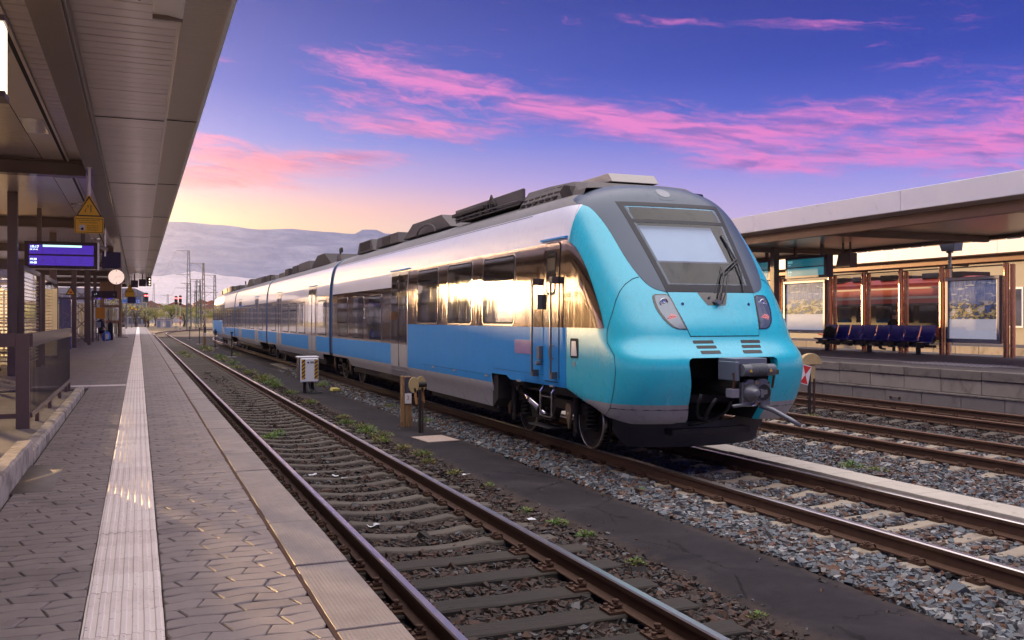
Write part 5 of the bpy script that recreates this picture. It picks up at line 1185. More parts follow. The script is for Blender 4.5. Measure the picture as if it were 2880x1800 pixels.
warn_sign((-.50, 62, 2.56), 1.25, 'small yellow triangular warning sign hanging over the far end of the platform', False, .6)
t = thing('hanging_sign_back', 'small dark square sign back hanging below the far yellow warning sign', 'sign', (-.40, 62.3, 2.14)); g = MB(); g.box(-.24, .24, 0, .05, 0, .42); g.build('panel', MATS['sign_back_blue'], t); g = MB(); g.bar((0, .02, .42), (0, .02, 1.7), .03); g.build('hanger', m_beam, t)
# clock
ck = thing('station_clock', 'round white station clock with black hour marks hanging under the roof beam', 'clock', (-.88, 43, 2.98)); g = MB(); g.lathe([(.33, .0), (.34, .02), (.34, .12), (.30, .14)], (0, 0, 0), 40, axis='y'); g.build('case', m_house, ck)
g = MB(); g.lathe([(.315, -.004), (.315, .0), (.0, .0)], (0, 0, 0), 40, axis='y'); g.build('dial', pbr('clock_dial', (.82, .70, .64), .4, emit=(1, .72, .6), es=.35), ck)
for i in range(12): a = i * math.pi / 6; r0 = .235; g = MB(); g.bar((r0 * math.sin(a), -.008, r0 * math.cos(a)), (.295 * math.sin(a), -.008, .295 * math.cos(a)), .022, .004); g.build('hour_mark', m_blk, ck)
for L, wd, a in ((.19, .03, R(216)), (.28, .022, R(80))): g = MB(); g.bar((-.05 * math.sin(a), -.012, -.05 * math.cos(a)), (L * math.sin(a), -.012, L * math.cos(a)), wd, .004); g.build('hand', m_blk, ck)
g = MB(); g.box(-.03, .03, .04, .1, .33, .7); g.build('hanger', m_beam, ck); g = MB(); g.bar((-.06, .06, -.34), (-.06, .06, -1.0), .012); g.build('cable', m_blk, ck)
# camera on a bracket
sc = thing('security_camera', 'grey tube camera on a thin bracket beside the dark sign back', 'camera', (-.92, 27.5, 3.1)); g = MB(); g.cyl((-.14, -.1, .10), (.12, .1, -.02), .05, n=14); g.build('housing', pbr('camera_grey', (.35, .3, .27), .4), sc); g = MB(); g.cyl((.08, .06, -.2), (.08, .06, .56), .02, n=8); g.build('bracket', m_edge, sc)
# driver monitors over the platform edge
gm = thing('driver_monitor_gantry', 'dark row of driver monitors and a lamp panel hung under the roof edge', 'monitor', (.1, 60, 3.1)); 
for x0, x1, z0 in ((-.52, -.12, -.02), (-.08, .32, .05)): g = MB(); g.box(x0, x1, 0, .4, z0, z0 + .42); g.build('monitor', m_house, gm, bevel=.01); g = MB(); g.box((x0 + x1) / 2 - .03, (x0 + x1) / 2 + .03, .1, .16, z0 + .42, .8); g.build('hanger', m_house, gm)
g = MB(); g.box(.34, .62, 0, .3, .06, .62); g.build('lamp_panel', m_house, gm, bevel=.01)
for i in range(3): g = MB(); g.lathe([(.035, -.01), (.03, -.02), (0, -.022)], (.52, 0, .16 + i * .16), 12, axis='y'); g.build('lamp', pbr('monitor_lamp', (.9, .8, .6), .4, emit=(1, .85, .55), es=1.6), gm)
for x in (.36, .46, .56): g = MB(); g.bar((x, .1, .62), (x, .1, .86), .025); g.build('hanger', m_house, gm)
g = MB(); g.box(.32, .66, 0, .3, .86, .99); g.build('junction_box', pbr('junction_grey', (.3, .3, .33), .5), gm)
# striped glass shelters around the stair heads: frames of brown posts, panes with frosted bars
def translucent(name, c, k=.6):
    m = bpy.data.materials.new(name); m.use_nodes = True; nt = m.node_tree; MATS[name] = m; b = nt.nodes['Principled BSDF']; b.inputs['Base Color'].default_value = c; b.inputs['Roughness'].default_value = .6
    tr = nt.nodes.new('ShaderNodeBsdfTranslucent'); tr.inputs[0].default_value = c; mx = nt.nodes.new('ShaderNodeMixShader'); mx.inputs[0].default_value = k; o = nt.nodes['Material Output']
    nt.links.new(b.outputs[0], mx.inputs[1]); nt.links.new(tr.outputs[0], mx.inputs[2]); nt.links.new(mx.outputs[0], o.inputs[0]); return m
m_frost = translucent('frosted_bar', (.86, .74, .55, 1), .65); m_sheet = translucent('frosted_sheet', (.85, .80, .62, 1), .7); m_clear = glassy('clear_glass', (.93, .95, .94), .02)
def shelter(name, label, loc, w, d, h, bars, sheet=False, group=None):
    """open-topped glazed box: front pane faces the viewer, side pane faces the track"""
    t = thing(name, label, 'shelter', loc, group=group)
    for x, y in ((0, 0), (-w, 0), (0, d), (-w, d)): g = MB(); g.box(x - .055, x + .055, y - .05, y + .05, 0, h); g.build('post', m_beam, t, bevel=.005)
    for a in ((-w, 0, -.045, .045), (-w, 0, d - .045, d + .045)): g = MB(); g.box(a[0], a[1], a[2], a[3], h - .10, h - .001); g.build('top_rail', m_beam, t)
    for x in (0, -w): g = MB(); g.box(x - .045, x + .045, .046, d - .046, h - .10, h - .001); g.build('top_rail', m_beam, t)
    g = MB(); g.box(-w + .056, -.056, -.006, .006, .12, h - .11); g.build('glass_pane', m_clear, t); g = MB(); g.box(-.006, .006, .056, d - .056, .12, h - .11); g.build('glass_pane', m_clear, t)
    z = .2
    while z < h - .2:
        th = .03 if z < 1.2 else .016
        g = MB(); g.box(-w + .06, -.06, -.010, -.0065, z, z + th); g.build('frosted_bar', m_frost, t); g = MB(); g.box(.0065, .010, .06, d - .06, z, z + th); g.build('frosted_bar', m_frost, t); z += bars
    if sheet:
        for x in np.arange(-w + .15, -.1, .34): g = MB(); g.grid([[(x, d * .55, .15), (x + .1, d * .55 + .03, .15), (x + .2, d * .55 - .02, .15), (x + .30, d * .55, .15)], [(x, d * .55, h - .35), (x + .1, d * .55 + .03, h - .32), (x + .2, d * .55 - .02, h - .3), (x + .30, d * .55, h - .28)]]); g.build('frosted_sheet', m_sheet, t)
    return t
shelter('glass_shelter', 'brown framed striped glass stair shelter standing just behind the railing', (-2.30, 22.05, 0), 3.2, 3.6, 2.34, .082)
shelter('glass_shelter', 'brown framed striped glass shelter with bright frosted sheets inside', (-2.32, 27, 0), 3.0, 4.2, 2.34, .085, True)
shelter('glass_shelter', 'distant striped glass shelter seen through the lattice mast', (-2.2, 52.5, 0), 2.6, 3.6, 2.3, .10, True)
# lattice mast
def lattice(t, w, d, h, n, leg=.08, mat=None, taper=1., diag=.03):
    mat = mat or m_beam
    P = lambda sx, sy, f: (sx * w / 2 * (1 - f * (1 - taper)), sy * d / 2 * (1 - f * (1 - taper)), h * f)
    for sx in (-1, 1):
        for sy in (-1, 1): g = MB(); g.bar(P(sx, sy, 0), P(sx, sy, 1), leg); g.build('leg', mat, t)
    faces = [((-1, -1), (1, -1)), ((-1, 1), (1, 1)), ((-1, -1), (-1, 1)), ((1, -1), (1, 1))]
    for i in range(n):
        f0, f1 = i / n, (i + 1) / n
        for k, (a, b) in enumerate(faces):
            g = MB(); g.bar(P(*a, f0), P(*b, f1), diag, diag * .5); g.bar(P(*b, f0), P(*a, f1), diag, diag * .5); g.build('brace', mat, t)
lm = thing('lattice_mast', 'brown steel lattice mast with crossed braces standing under the platform roof', 'mast', (-2.41, 46.5, 0)); lattice(lm, .62, .5, 3.85, 6, .11)
# blue advertising pillar
bp = thing('advertising_pillar', 'tall deep blue advertising pillar with thin pale crossing lines', 'pillar', (-2.53, 38, 0)); g = MB(); g.box(-.13, .20, 0, .5, .05, 1.93); g.build('panel', pbr('pillar_blue', (.012, .04, .30), .25, 0, .15, 4, coat=.6), bp, bevel=.01); g = MB(); g.box(-.20, -.131, .02, .4, 0, 1.94); g.build('side_frame', pbr('pillar_frame', (.10, .13, .25), .3, .4), bp, bevel=.008)
g = MB(); 
for a, b in (((-.09, .9), (.02, 1.1)), ((.02, 1.1), (.16, 1.0)), ((-.1, 1.45), (.05, 1.4)), ((.05, 1.4), (.15, 1.28)), ((-.1, .7), (.15, .55)), ((-.02, 1.2), (.16, 1.34))): g.bar((a[0], -.0035, a[1]), (b[0], -.0035, b[1]), .006, .002)
g.build('printed_lines', pbr('pillar_lines', (.25, .45, .75), .5), bp)
# small triangular warning sign on a column
tw = thing('triangle_sign', 'small yellow triangle sign with red mark fixed to a roof column', 'sign', (-2.56, 41.65, 2.16)); g = MB(); g.prism([(-.20, 0), (.20, 0), (0, .36)], 'y', 0, .02); g.build('plate', m_blk, tw); g = MB(); g.prism([(-.145, .03), (.145, .03), (0, .295)], 'y', -.004, -.001); g.build('field', m_yel, tw); g = MB(); g.box(-.045, .045, -.007, -.0045, .07, .14); g.build('mark', m_red, tw)
# orange notice board on legs
ob = thing('notice_board', 'plain orange notice board on two thin legs beside the shelter', 'board', (-1.76, 50.5, 0)); g = MB(); g.box(-.22, .21, 0, .03, 1.2, 1.76); g.build('panel', pbr('notice_orange', (.75, .30, .01), .4, 0, .04), ob, bevel=.005)
for x in (-.235, .225): g = MB(); g.box(x - .015, x + .015, 0, .03, 0, 1.78); g.build('leg', m_edge, ob)
# lift house with glazing and signs
lh = thing('lift_house', 'tall brown metal lift house with glazed front at the far end of the roof', 'building', (-1.6, 63, 0)); m_bronze = pbr('bronze_sheet', (.36, .21, .12), .35, .6, .15, 3)
g = MB(); g.box(-.62, .60, 0, 2.2, 2.45, 3.5); g.build('upper_wall', m_bronze, lh, bevel=.01)
for x in (-.6, .45): g = MB(); g.box(x, x + .15, 0, .15, 0, 2.45); g.build('corner_post', m_bronze, lh, bevel=.01); g = MB(); g.box(x, x + .15, 2.05, 2.2, 0, 2.45); g.build('corner_post', m_bronze, lh, bevel=.01)
g = MB(); g.box(-.45, .45, .02, .08, .9, 1.08); g.build('mid_rail', m_bronze, lh); g = MB(); g.box(-.45, .45, .03, .07, 1.9, 2.05); g.build('mid_rail', m_bronze, lh)
for z0, z1 in ((.15, .9), (1.08, 1.9), (2.05, 2.45)): g = MB(); g.box(-.45, .45, .045, .055, z0, z1); g.build('glass_pane', m_clear, lh)
for i in range(3): g = MB(); g.box(-.4 + i * .28, -.2 + i * .28, 1.0, 1.03, .2, 1.85); g.build('inner_panel', m_sheet, lh)
isg = thing('direction_sign', 'dark hanging direction sign with small pale symbols in front of the lift', 'sign', (-1.75, 56, 2.27)); g = MB(); g.box(-.66, .64, 0, .1, .08, .46); g.build('panel', m_house, isg); text_obj('lettering', '12', .13, m_wht, isg, (.42, -.006, .22), rx); text_obj('lettering', 'i  ?', .10, m_txt, isg, (-.5, -.006, .25), rx)
for x, c in ((-.5, m_wht), (-.35, m_screen), (-.2, m_screen), (.2, m_screen), (.36, m_screen), (.5, m_wht)): g = MB(); g.box(x - .06, x + .06, .01, .05, 0, .075); g.build('symbol_plate', c, isg)
for x in (-.5, .5): g = MB(); g.bar((x, .05, .46), (x, .05, 1.6), .03); g.build('hanger', m_beam, isg)
br = thing('barrier', 'low brown barrier with upright bars around the lift entrance', 'barrier', (-1.18, 64.2, 0)); g = MB(); g.box(0, .40, 0, .06, .82, .95); g.build('top_band', m_trim, br)
for i in range(6): g = MB(); g.box(.02 + i * .07, .04 + i * .07, .01, .04, .1, .82); g.build('bar', m_beam, br)
g = MB(); g.box(-.02, .05, -1.2, -1.14, 0, .94); g.build('post', m_blk, br); g = MB(); g.box(-.1, .55, -1.4, .1, 0, .06); g.build('base', m_kerb, br)
# waste bin and parking-meter style box
bn = thing('ticket_validator', 'small grey ticket box on a post beside the orange notice board', 'ticket box', (-1.98, 54, 0)); g = MB(); g.box(-.03, .03, -.03, .03, 0, 1.0); g.build('post', m_beam, bn); g = MB(); g.box(-.11, .11, -.09, .09, .72, 1.02); g.build('housing', pbr('validator_grey', (.42, .38, .42), .5), bn, bevel=.02)

# ---- people: one continuous skin, seated or standing
def person(name_label, loc, rz, pose, top, legs, hair, skin=(.45, .28, .2), scale=1.):
    J = {'pel': (0, 0, .50), 'spine': (0, .02, .72), 'chest': (0, .0, .98), 'neck': (0, -.01, 1.14), 'head0': (0, -.03, 1.20), 'head1': (0, -.04, 1.29), 'head2': (0, -.02, 1.38)} if pose == 'sit' else \
        {'pel': (0, 0, .95), 'spine': (0, .01, 1.15), 'chest': (0, 0, 1.38), 'neck': (0, 0, 1.52), 'head0': (0, -.02, 1.58), 'head1': (0, -.025, 1.66), 'head2': (0, -.01, 1.75)}
    rad = {'pel': .15, 'spine': .135, 'chest': .15, 'neck': .055, 'head0': .075, 'head1': .098, 'head2': .075}
    E_ = [('pel', 'spine'), ('spine', 'chest'), ('chest', 'neck'), ('neck', 'head0'), ('head0', 'head1'), ('head1', 'head2')]
    zc = J['chest'][2]
    for s, n in ((-1, 'l'), (1, 'r')):
        J['sh' + n] = (s * .19, 0, zc + .07); rad['sh' + n] = .06; J['el' + n] = (s * .25, -.05, zc - .2); rad['el' + n] = .045; J['wr' + n] = (s * .16, -.26, zc - .32); rad['wr' + n] = .032; J['ha' + n] = (s * .11, -.33, zc - .33); rad['ha' + n] = .035
        E_ += [('chest', 'sh' + n), ('sh' + n, 'el' + n), ('el' + n, 'wr' + n), ('wr' + n, 'ha' + n)]
        if pose == 'sit': L_ = (('hp', (s * .10, -.05, .48), .095), ('kn', (s * .12, -.45, .50), .065), ('an', (s * .12, -.44, .09), .042), ('to', (s * .13, -.62, .05), .04))
        else: L_ = (('hp', (s * .10, 0, .88), .095), ('kn', (s * .11, -.02, .50), .065), ('an', (s * .11, .02, .09), .042), ('to', (s * .12, -.16, .05), .04))
        pv = 'pel'
        for nm, p, r in L_: J[nm + n] = p; rad[nm + n] = r; E_.append((pv, nm + n)); pv = nm + n
    ks = list(J); me = bpy.data.meshes.new('person'); me.from_pydata([J[k] for k in ks], [(ks.index(a), ks.index(b)) for a, b in E_], [])
    o = bpy.data.objects.new('person', me); col.objects.link(o); md = o.modifiers.new('skin', 'SKIN'); sub = o.modifiers.new('sub', 'SUBSURF'); sub.levels = 2; sub.render_levels = 2
    for i, k in enumerate(ks): v = me.skin_vertices[0].data[i]; v.radius = (rad[k], rad[k] * (.8 if k in ('chest', 'spine', 'pel') else 1)); v.use_root = (k == 'pel')
    if True: me.skin_vertices[0].data[ks.index('chest')].radius = (.19, .12)
    dg = bpy.context.evaluated_depsgraph_get(); dg.update(); m2 = bpy.data.meshes.new_from_object(o.evaluated_get(dg)); bpy.data.objects.remove(o)
    cs_ = [pbr('skin_%d' % int(skin[0] * 100), skin, .55, 0, .1, 10), pbr('cloth_%02x%02x%02x' % tuple(int(c * 255) for c in top), top, .85, 0, .2, 12), pbr('cloth_%02x%02x%02x' % tuple(int(c * 255) for c in legs), legs, .85, 0, .2, 12), pbr('shoe_black', (.02, .02, .02), .5)]
    m2.materials.clear(); [m2.materials.append(c) for c in cs_]; zn = J['neck'][2] + .01; zp = J['pel'][2] + .05
    for p in m2.polygons:
        c = p.center; p.use_smooth = True; hand = c.y < -.27 and c.z > zp and c.z < zc - .2
        p.material_index = 0 if (c.z > zn or hand) else 3 if c.z < .11 else 2 if (c.z < zp) else 1
    t = place('person', m2, None, loc); t.rotation_euler = (0, 0, rz); t.scale = (scale,) * 3; tag(t, name_label, 'person')
    g = MB(); h2 = J['head2']; g.lathe([(.0, .075), (.06, .065), (.092, .03), (.103, -.02), (.102, -.06), (.085, -.10), (.05, -.11)], (h2[0], h2[1] + .022, h2[2] + .012), 18); g.build('hair', pbr('hair_%02x%02x%02x' % tuple(int(c * 255) for c in hair), hair, .6, 0, .3, 30), t, smooth=True)
    return t
person('person in a red jacket sitting inside the striped glass stair shelter', (-3.2, 24.0, 0), R(20), 'sit', (.45, .05, .03), (.04, .04, .06), (.06, .035, .02))
g = MB(); g.box(-.9, .6, -.18, .22, .40, .45)
bnch = thing('waiting_bench', 'plain bench inside the striped glass stair shelter', 'bench', (-3.2, 24.0, 0)); g.build('seat', m_beam, bnch); 
for x in (-.7, .45): g = MB(); g.box(x - .03, x + .03, -.12, .16, 0, .40); g.build('leg', m_beam, bnch)
person('person in dark clothes sitting on the ground end bench beside the blue bag', (-1.95, 55.6, 0), R(60), 'sit', (.03, .03, .07), (.02, .02, .03), (.03, .02, .015))
bnch = thing('waiting_bench', 'small bench carrying the dark clothed person beside the blue bag', 'bench', (-1.95, 55.7, 0)); g = MB(); g.box(-.5, .3, -.15, .3, .36, .41); g.build('seat', m_beam, bnch)
for x in (-.4, .2): g = MB(); g.box(x - .03, x + .03, -.1, .2, 0, .36); g.build('leg', m_beam, bnch)
bg = thing('bag', 'bright blue and white bag standing on the platform beside the seated person', 'bag', (-1.62, 54.6, 0)); g = MB(); g.lathe([(.16, 0), (.22, .12), (.20, .35), (.10, .5), (.05, .52)], (0, 0, 0), 14); g.build('body', pbr('bag_blue', (.02, .13, .6), .5, 0, .2, 8), bg, smooth=True); g = MB(); g.box(-.05, .12, -.225, -.15, .08, .38); g.build('pocket', m_wht, bg, bevel=.03); g = MB(); g.tube([(-.08, 0, .48), (-.04, 0, .62), (.04, 0, .62), (.08, 0, .48)], .012, 6); g.build('handle', m_blk, bg)
g = MB(); g.prism([(-.14, .02), (.14, .02), (.12, .9), (.05, 1.0), (-.06, 1.0), (-.13, .88)], 'y', -.1, .1); o = tag(g.build('suitcase', pbr('suitcase_black', (.015, .013, .02), .5), bevel=.04), 'tall black suitcase standing upright behind the blue bag', 'suitcase'); o.location = (-1.42, 55.1, 0)
# platform signs, poles and lamps at the far end
m_signblue = pbr('sign_blue', (.04, .16, .48), .4)
for x, y, lb in ((-1.35, 120, 'slim grey pole on the far platform beside the small yellow triangle'), (-.82, 134, 'slim grey pole carrying the blue sign back at the far platform'), (-.12, 139, 'slim grey pole at the far end of the platform beside the number sign')):
    p = thing('platform_pole', lb, 'pole', (x, y, 0)); g = MB(); g.cyl((0, 0, 0), (0, 0, 5.2 if y > 125 else 3.2), .05, n=10); g.build('shaft', m_castir, p); g = MB(); g.cyl((0, 0, 0), (0, 0, .15), .09, n=10); g.build('foot', m_castir, p); g = MB(); g.lathe([(.02, 0), (.12, -.06), (.13, -.12), (.0, -.13)], (.3 if y > 125 else .0, 0, 2.0 if y > 125 else 3.3), 12); g.build('lamp_head', m_blk, p)
n12 = thing('track_number_sign', 'blue platform number sign with a white 12', 'sign', (-.22, 138, 3.32)); g = MB(); g.box(-.42, .42, 0, .06, 0, .56); g.build('panel', m_signblue, n12); text_obj('lettering', '12', .52, m_wht, n12, (.12, -.008, .09), rx, 'CENTER')
nb = thing('platform_name_sign', 'plain blue sign beside the white number 12 sign', 'sign', (-1.35, 133, 3.22)); g = MB(); g.box(-.65, .75, 0, .06, 0, .55); g.build('panel', m_signblue, nb); g = MB(); g.box(-.6, .7, -.006, -.002, .05, .09); g.build('white_line', m_wht, nb)
for x, y, lb in ((-.75, 122, 'yellow triangle sign on the first far pole'), (-.30, 136, 'yellow triangle sign below the number 12 sign')):
    q = thing('triangle_sign', lb, 'sign', (x, y, 2.35)); g = MB(); g.prism([(-.24, 0), (.24, 0), (0, .45)], 'y', 0, .02); g.build('plate', m_blk, q); g = MB(); g.prism([(-.17, .04), (.17, .04), (0, .36)], 'y', -.004, -.001); g.build('field', m_yel, q)

ns = thing('lit_platform_sign', 'brightly lit white sign box hanging under the roof beside the long beam', 'sign', (-1.5, 7.0, 2.70)); g = MB(); g.box(-.7, .675, -.1, .1, 0, .46); g.build('light_box', pbr('lit_sign_white', (.85, .80, .70), .4, 0, .05, emit=(1, .86, .62), es=1.1), ns, bevel=.01); g = MB(); g.box(-.72, .685, -.11, .11, .461, .50); g.box(-.72, .685, -.11, .11, -.04, -.001); g.build('frame', m_beam, ns)
for x in (-.4, .4): g = MB(); g.box(x - .02, x + .02, -.02, .02, .50, 1.16); g.build('hanger', m_beam, ns)
# ================================================================== SECOND PLATFORM (stone wall, shelter, seats)
P2, P2R = 17.72, 26.2
m_block = pbr('wall_block', (.33, .28, .225), .9, 0, .22, 2.2, bump=.006, bs=24, rand=.12, dirt=.35, dirtc=(.09, .07, .055, 1), ds=2.5, stretch=(1, 1, .6))
m_cap = pbr('wall_cap_stone', (.22, .185, .155), .9, 0, .25, 2.5, bump=.006, bs=28, rand=.12, dirt=.45, dirtc=(.06, .048, .04, 1), ds=3)
m_panel = pbr('wall_panel_concrete', (.225, .195, .17), .92, 0, .18, 2, bump=.004, bs=34, rand=.07, dirt=.3, dirtc=(.10, .08, .065, 1), ds=2, stretch=(1, 1, .4))
m_top2 = pbr('second_platform_asphalt', (.135, .118, .112), .8, 0, .2, 1.6, bump=.003, bs=60)
pl2 = thing('platform', 'second station platform with a stained stone block wall and grey asphalt top', None, (P2, 10, 0), kind='structure')
def p2b(g, name, mats, **k): g.v = [(x - P2, y - 10, z) for x, y, z in g.v]; return place(name, g.mesh(name, mats), pl2, None, k.get('bevel', 0), 1)
g = MB(); g.box(P2 + .06, P2R, 4, 110, -1.1, -.02); p2b(g, 'platform_body', m_joint); g = MB(); g.grid([[(x, y, .0) for x in (P2 + .36, 21, P2R)] for y in (4, 40, 110)]); p2b(g, 'asphalt_top', m_top2)
g = MB(); g.box(0, .34, 0, 1.13, -.21, .0); me_cap = g.mesh('cap_stone', m_cap); g = MB(); g.box(.03, .3, 0, 1.13, -.545, -.222); me_blk = g.mesh('wall_block', m_block); g = MB(); g.box(.035, .3, 0, 1.16, -1.2, -.605); me_pan = g.mesh('wall_panel', m_panel)
for y in np.arange(4, 70, 1.145):
    place('cap_stone', me_cap, pl2, (random.uniform(-.012, .008), y - 10, random.uniform(-.005, .005)), .014); place('wall_block', me_blk, pl2, (random.uniform(-.008, .008), y - 10 + .03, 0), .012)
for y in np.arange(4.3, 70, 1.175): place('wall_panel', me_pan, pl2, (random.uniform(-.004, .004), y - 10, 0), .01)
g = MB(); g.prism([(P2 + .012, -.60), (P2 + .012, -.57), (P2 + .03, -.55), (P2 + .3, -.55), (P2 + .3, -.60)], 'y', 4, 71); p2b(g, 'wall_ledge', m_cap)
m_line = pbr('white_line', (.60, .55, .50), .8, 0, .15, 5, dirt=.3, dirtc=(.25, .22, .2, 1))
g = MB(); g.box(19.78, 19.92, 4, 110, .001, .005); p2b(g, 'white_line', m_line); g = MB(); g.box(25.1, 25.22, 4, 110, .001, .005); p2b(g, 'white_line', m_line)
g = MB()
for i in range(9):
    for j in range(16): g.box(19.25 + i * .14, 19.30 + i * .14, 16.7 + j * .17, 16.78 + j * .17, .001, .008)
o = p2b(g, 'guide_studs', m_line); o['kind'] = 'stuff'
g = MB(); g.box(P2 - .01, P2 + .01, 17.9, 18.2, -.80, -.79); g.box(P2 - .005, P2 + .04, 17.88, 17.92, -.83, -.77); g.box(P2 - .005, P2 + .04, 18.18, 18.22, -.83, -.77); p2b(g, 'wall_handle', m_iron)
# roof over the second platform
def roof2(name, label, x0, x1, y0, y1, z0=3.92, cols=True):
    t = thing(name, label, 'roof', (x0, 20, z0)); a = lambda g, n, m, **k: place(n, (setattr(g, 'v', [(x - x0, y - 20, z - z0) for x, y, z in g.v]) or g).mesh(n, m), t, None, k.get('bevel', 0), 1)
    ys_ = list(np.arange(y0, y1, 6.0)) + [y1]
    for p, q in zip(ys_, ys_[1:]):
        for xa, xb in ((x0, x0 + .05), (x1 - .05, x1)): g = MB(); g.box(xa, xb, p + .006, q - .006, z0, z0 + .525); a(g, 'fascia_panel', m_fasc, bevel=.006)
    g = MB(); g.box(x0 + .06, x0 + .75, y0, y1, z0 - .002, z0 + .03); a(g, 'edge_soffit', m_slat2); g = MB(); g.box(x0 + .75, x0 + .95, y0, y1, z0 - .28, z0 + .03); a(g, 'edge_beam', pbr('copper_beam', (.22, .12, .07), .4, .3, .15, 3, coat=.2), bevel=.006)
    g = MB(); g.box(x0 + .95, x1 - .1, y0, y1, z0 - .06, z0 - .03); a(g, 'ceiling', m_slat); g = MB(); g.box(x1 - .95, x1 - .75, y0, y1, z0 - .18, z0 - .03); a(g, 'edge_beam', m_beam); g = MB(); g.box(x0 + .05, x1 - .05, y0, y1, z0 + .45, z0 + .5); a(g, 'roof_deck', m_wall)
    for y in np.arange(y0 + 3.4, y1, 6.5): g = MB(); g.box(x0 + .95, x1 - .95, y - .1, y + .1, z0 - .26, z0 - .07); a(g, 'cross_beam', m_beam, bevel=.004); 
    for y in np.arange(y0 + 3.4, y1, 13.):
        g = MB(); g.box((x0 + x1) / 2 - .12, (x0 + x1) / 2 + .12, y - .12, y + .12, .0, z0 - .05); a(g, 'column', m_beam, bevel=.01)
    return t
roof2('platform_roof', 'white edged flat platform roof sheltering the blue seats', 17.86, 26.3, 12.0, 90)
# shelter posts and glass
SX = 24.8; PY = [31.4, 28.43, 26.65, 24.86, 23.08, 20.62]
m_copper = pbr('copper_post', (.62, .30, .15), .26, .9, .12, 3, rvar=.06, stretch=(6, 6, .4))
ws = thing('waiting_shelter', 'long glazed waiting shelter with copper coloured posts behind the blue seats', 'shelter', (SX, 26, 0))
for y in PY:
    g = MB(); g.lathe([(.085, 0), (.085, 2.9), (.07, 2.92), (.0, 2.92)], (-.04, y - 26 + .06, 0), 18); g.lathe([(.075, 0), (.075, 2.88), (.0, 2.88)], (.06, y - 26 - .09, 0), 14); p = g.build('post', m_copper, ws)
    for z in (2.65, 2.8): g = MB(); g.cyl((-.13, y - 26 + .08, z), (-.12, y - 26 + .08, z), .014, n=8); g.build('bolt', m_black, p)
m_shglass = glassy('shelter_glass', (.86, .84, .80), .0)
for i in range(1, 4): g = MB(); g.box(-.008, .008, PY[i + 1] - 26 + .16, PY[i] - 26 - .12, .18, 2.82); g.build('glass_pane', m_shglass, ws)
g = MB(); g.box(-.03, .03, PY[-1] - 26, PY[0] - 26, 2.84, 2.88); g.build('top_rail', m_beam, ws)
# poster cases with an abstract printed picture
def poster_mat(seed):
    def fn(nt, b):
        tc = nt.nodes.new('ShaderNodeTexCoord'); v = tc.outputs['Generated']; x, y, z = sep(nt, v)
        n = noise(nt, comb(nt, y * 5. + seed, z * 9., 0.), 1.2, 5, .6, 1.2); n2 = noise(nt, comb(nt, y * 16. + seed * 3, z * 3., 0.), 1.6, 3, .6); 
        top = mix(nt, n2.sstep(.42, .6), (.05, .07, .20, 1), (.16, .15, .25, 1)); top = mix(nt, noise(nt, comb(nt, y * 3. + seed, z * 16., 0.), 1.4, 2).sstep(.60, .64), top, (.42, .36, .36, 1))
        mid = ramp(nt, n, [(.30, (.05, .08, .25, 1)), (.42, (.03, .03, .04, 1)), (.50, (.32, .22, .09, 1)), (.58, (.45, .40, .42, 1)), (.66, (.50, .16, .05, 1)), (.8, (.10, .12, .3, 1))], 'CONSTANT')
        low = mix(nt, n, (.44, .40, .50, 1), (.55, .50, .58, 1))
        cc = mix(nt, z.sstep(.70, .58), top, mid); cc = mix(nt, z.lt(.34), cc, low)
        nt.links.new(cc, b.inputs['Base Color']); b.inputs['Roughness'].default_value = .35; b.inputs['Coat Weight'].default_value = .4; nt.links.new(cc, b.inputs['Emission Color']); b.inputs['Emission Strength'].default_value = .28
    return custom('poster_%d' % seed, fn)
m_alu = pbr('poster_aluminium', (.36, .35, .37), .35, .6, .06)
def poster(y0, y1, z0, z1, seed, label):
    t = thing('poster_case', label, 'poster', (SX - .12, (y0 + y1) / 2, z0)); w = (y1 - y0) / 2; h = z1 - z0
    for a, b, c, d in ((-w, w, 0, .11), (-w, w, h - .11, h), (-w, -w + .11, .11, h - .11), (w - .11, w, .11, h - .11)): g = MB(); g.box(-.07, .10, a, b, c, d); g.build('frame', m_alu, t, bevel=.015)
    g = MB(); g.box(-.02, .08, -w + .11, w - .11, .11, h - .11); g.build('backing', m_dark, t); g = MB(); g.box(-.026, -.022, -w + .13, w - .13, .13, h - .13); g.build('picture', poster_mat(seed), t); g = MB(); g.box(-.052, -.046, -w + .11, w - .11, .11, h - .11); g.build('glass_pane', m_clear, t)
    return t
poster(28.62, 31.12, .62, 2.72, 2, 'framed poster with a cafe like scene over a pale lower part nearer the train'); poster(20.80, 22.86, .42, 2.54, 5, 'framed poster with a cafe like scene at the open end of the shelter')
# seats: perforated blue steel on a beam
m_seat = pbr('seat_blue', (.03, .035, .26), .35, .3, .1, 8, coat=.3)
def seat_mesh():
    g = MB(); prof = [(-.46, .47), (-.42, .445), (-.30, .43), (-.10, .42), (-.02, .44), (.03, .52), (.10, .72), (.155, .93), (.17, .955)]
    for i in range(13):
        y = -.26 + .52 * i / 12
        for (x0, z0), (x1, z1) in zip(prof, prof[1:]): g.bar((x0, y, z0), (x1, y, z1), .036, .012)
    return g
seat_me = seat_mesh().mesh('seat_shell', m_seat)
def seat_frame():
    g = MB(); prof = [(-.46, .465), (-.30, .42), (-.10, .41), (-.02, .43), (.10, .71), (.17, .955)]
    for y in (-.285, .285): g.tube([(x, y, z) for x, z in prof], .016, 8)
    g.tube([(-.46, -.285, .465), (-.46, .285, .465)], .016, 8); g.tube([(.17, -.285, .955), (.17, .285, .955)], .016, 8); return g
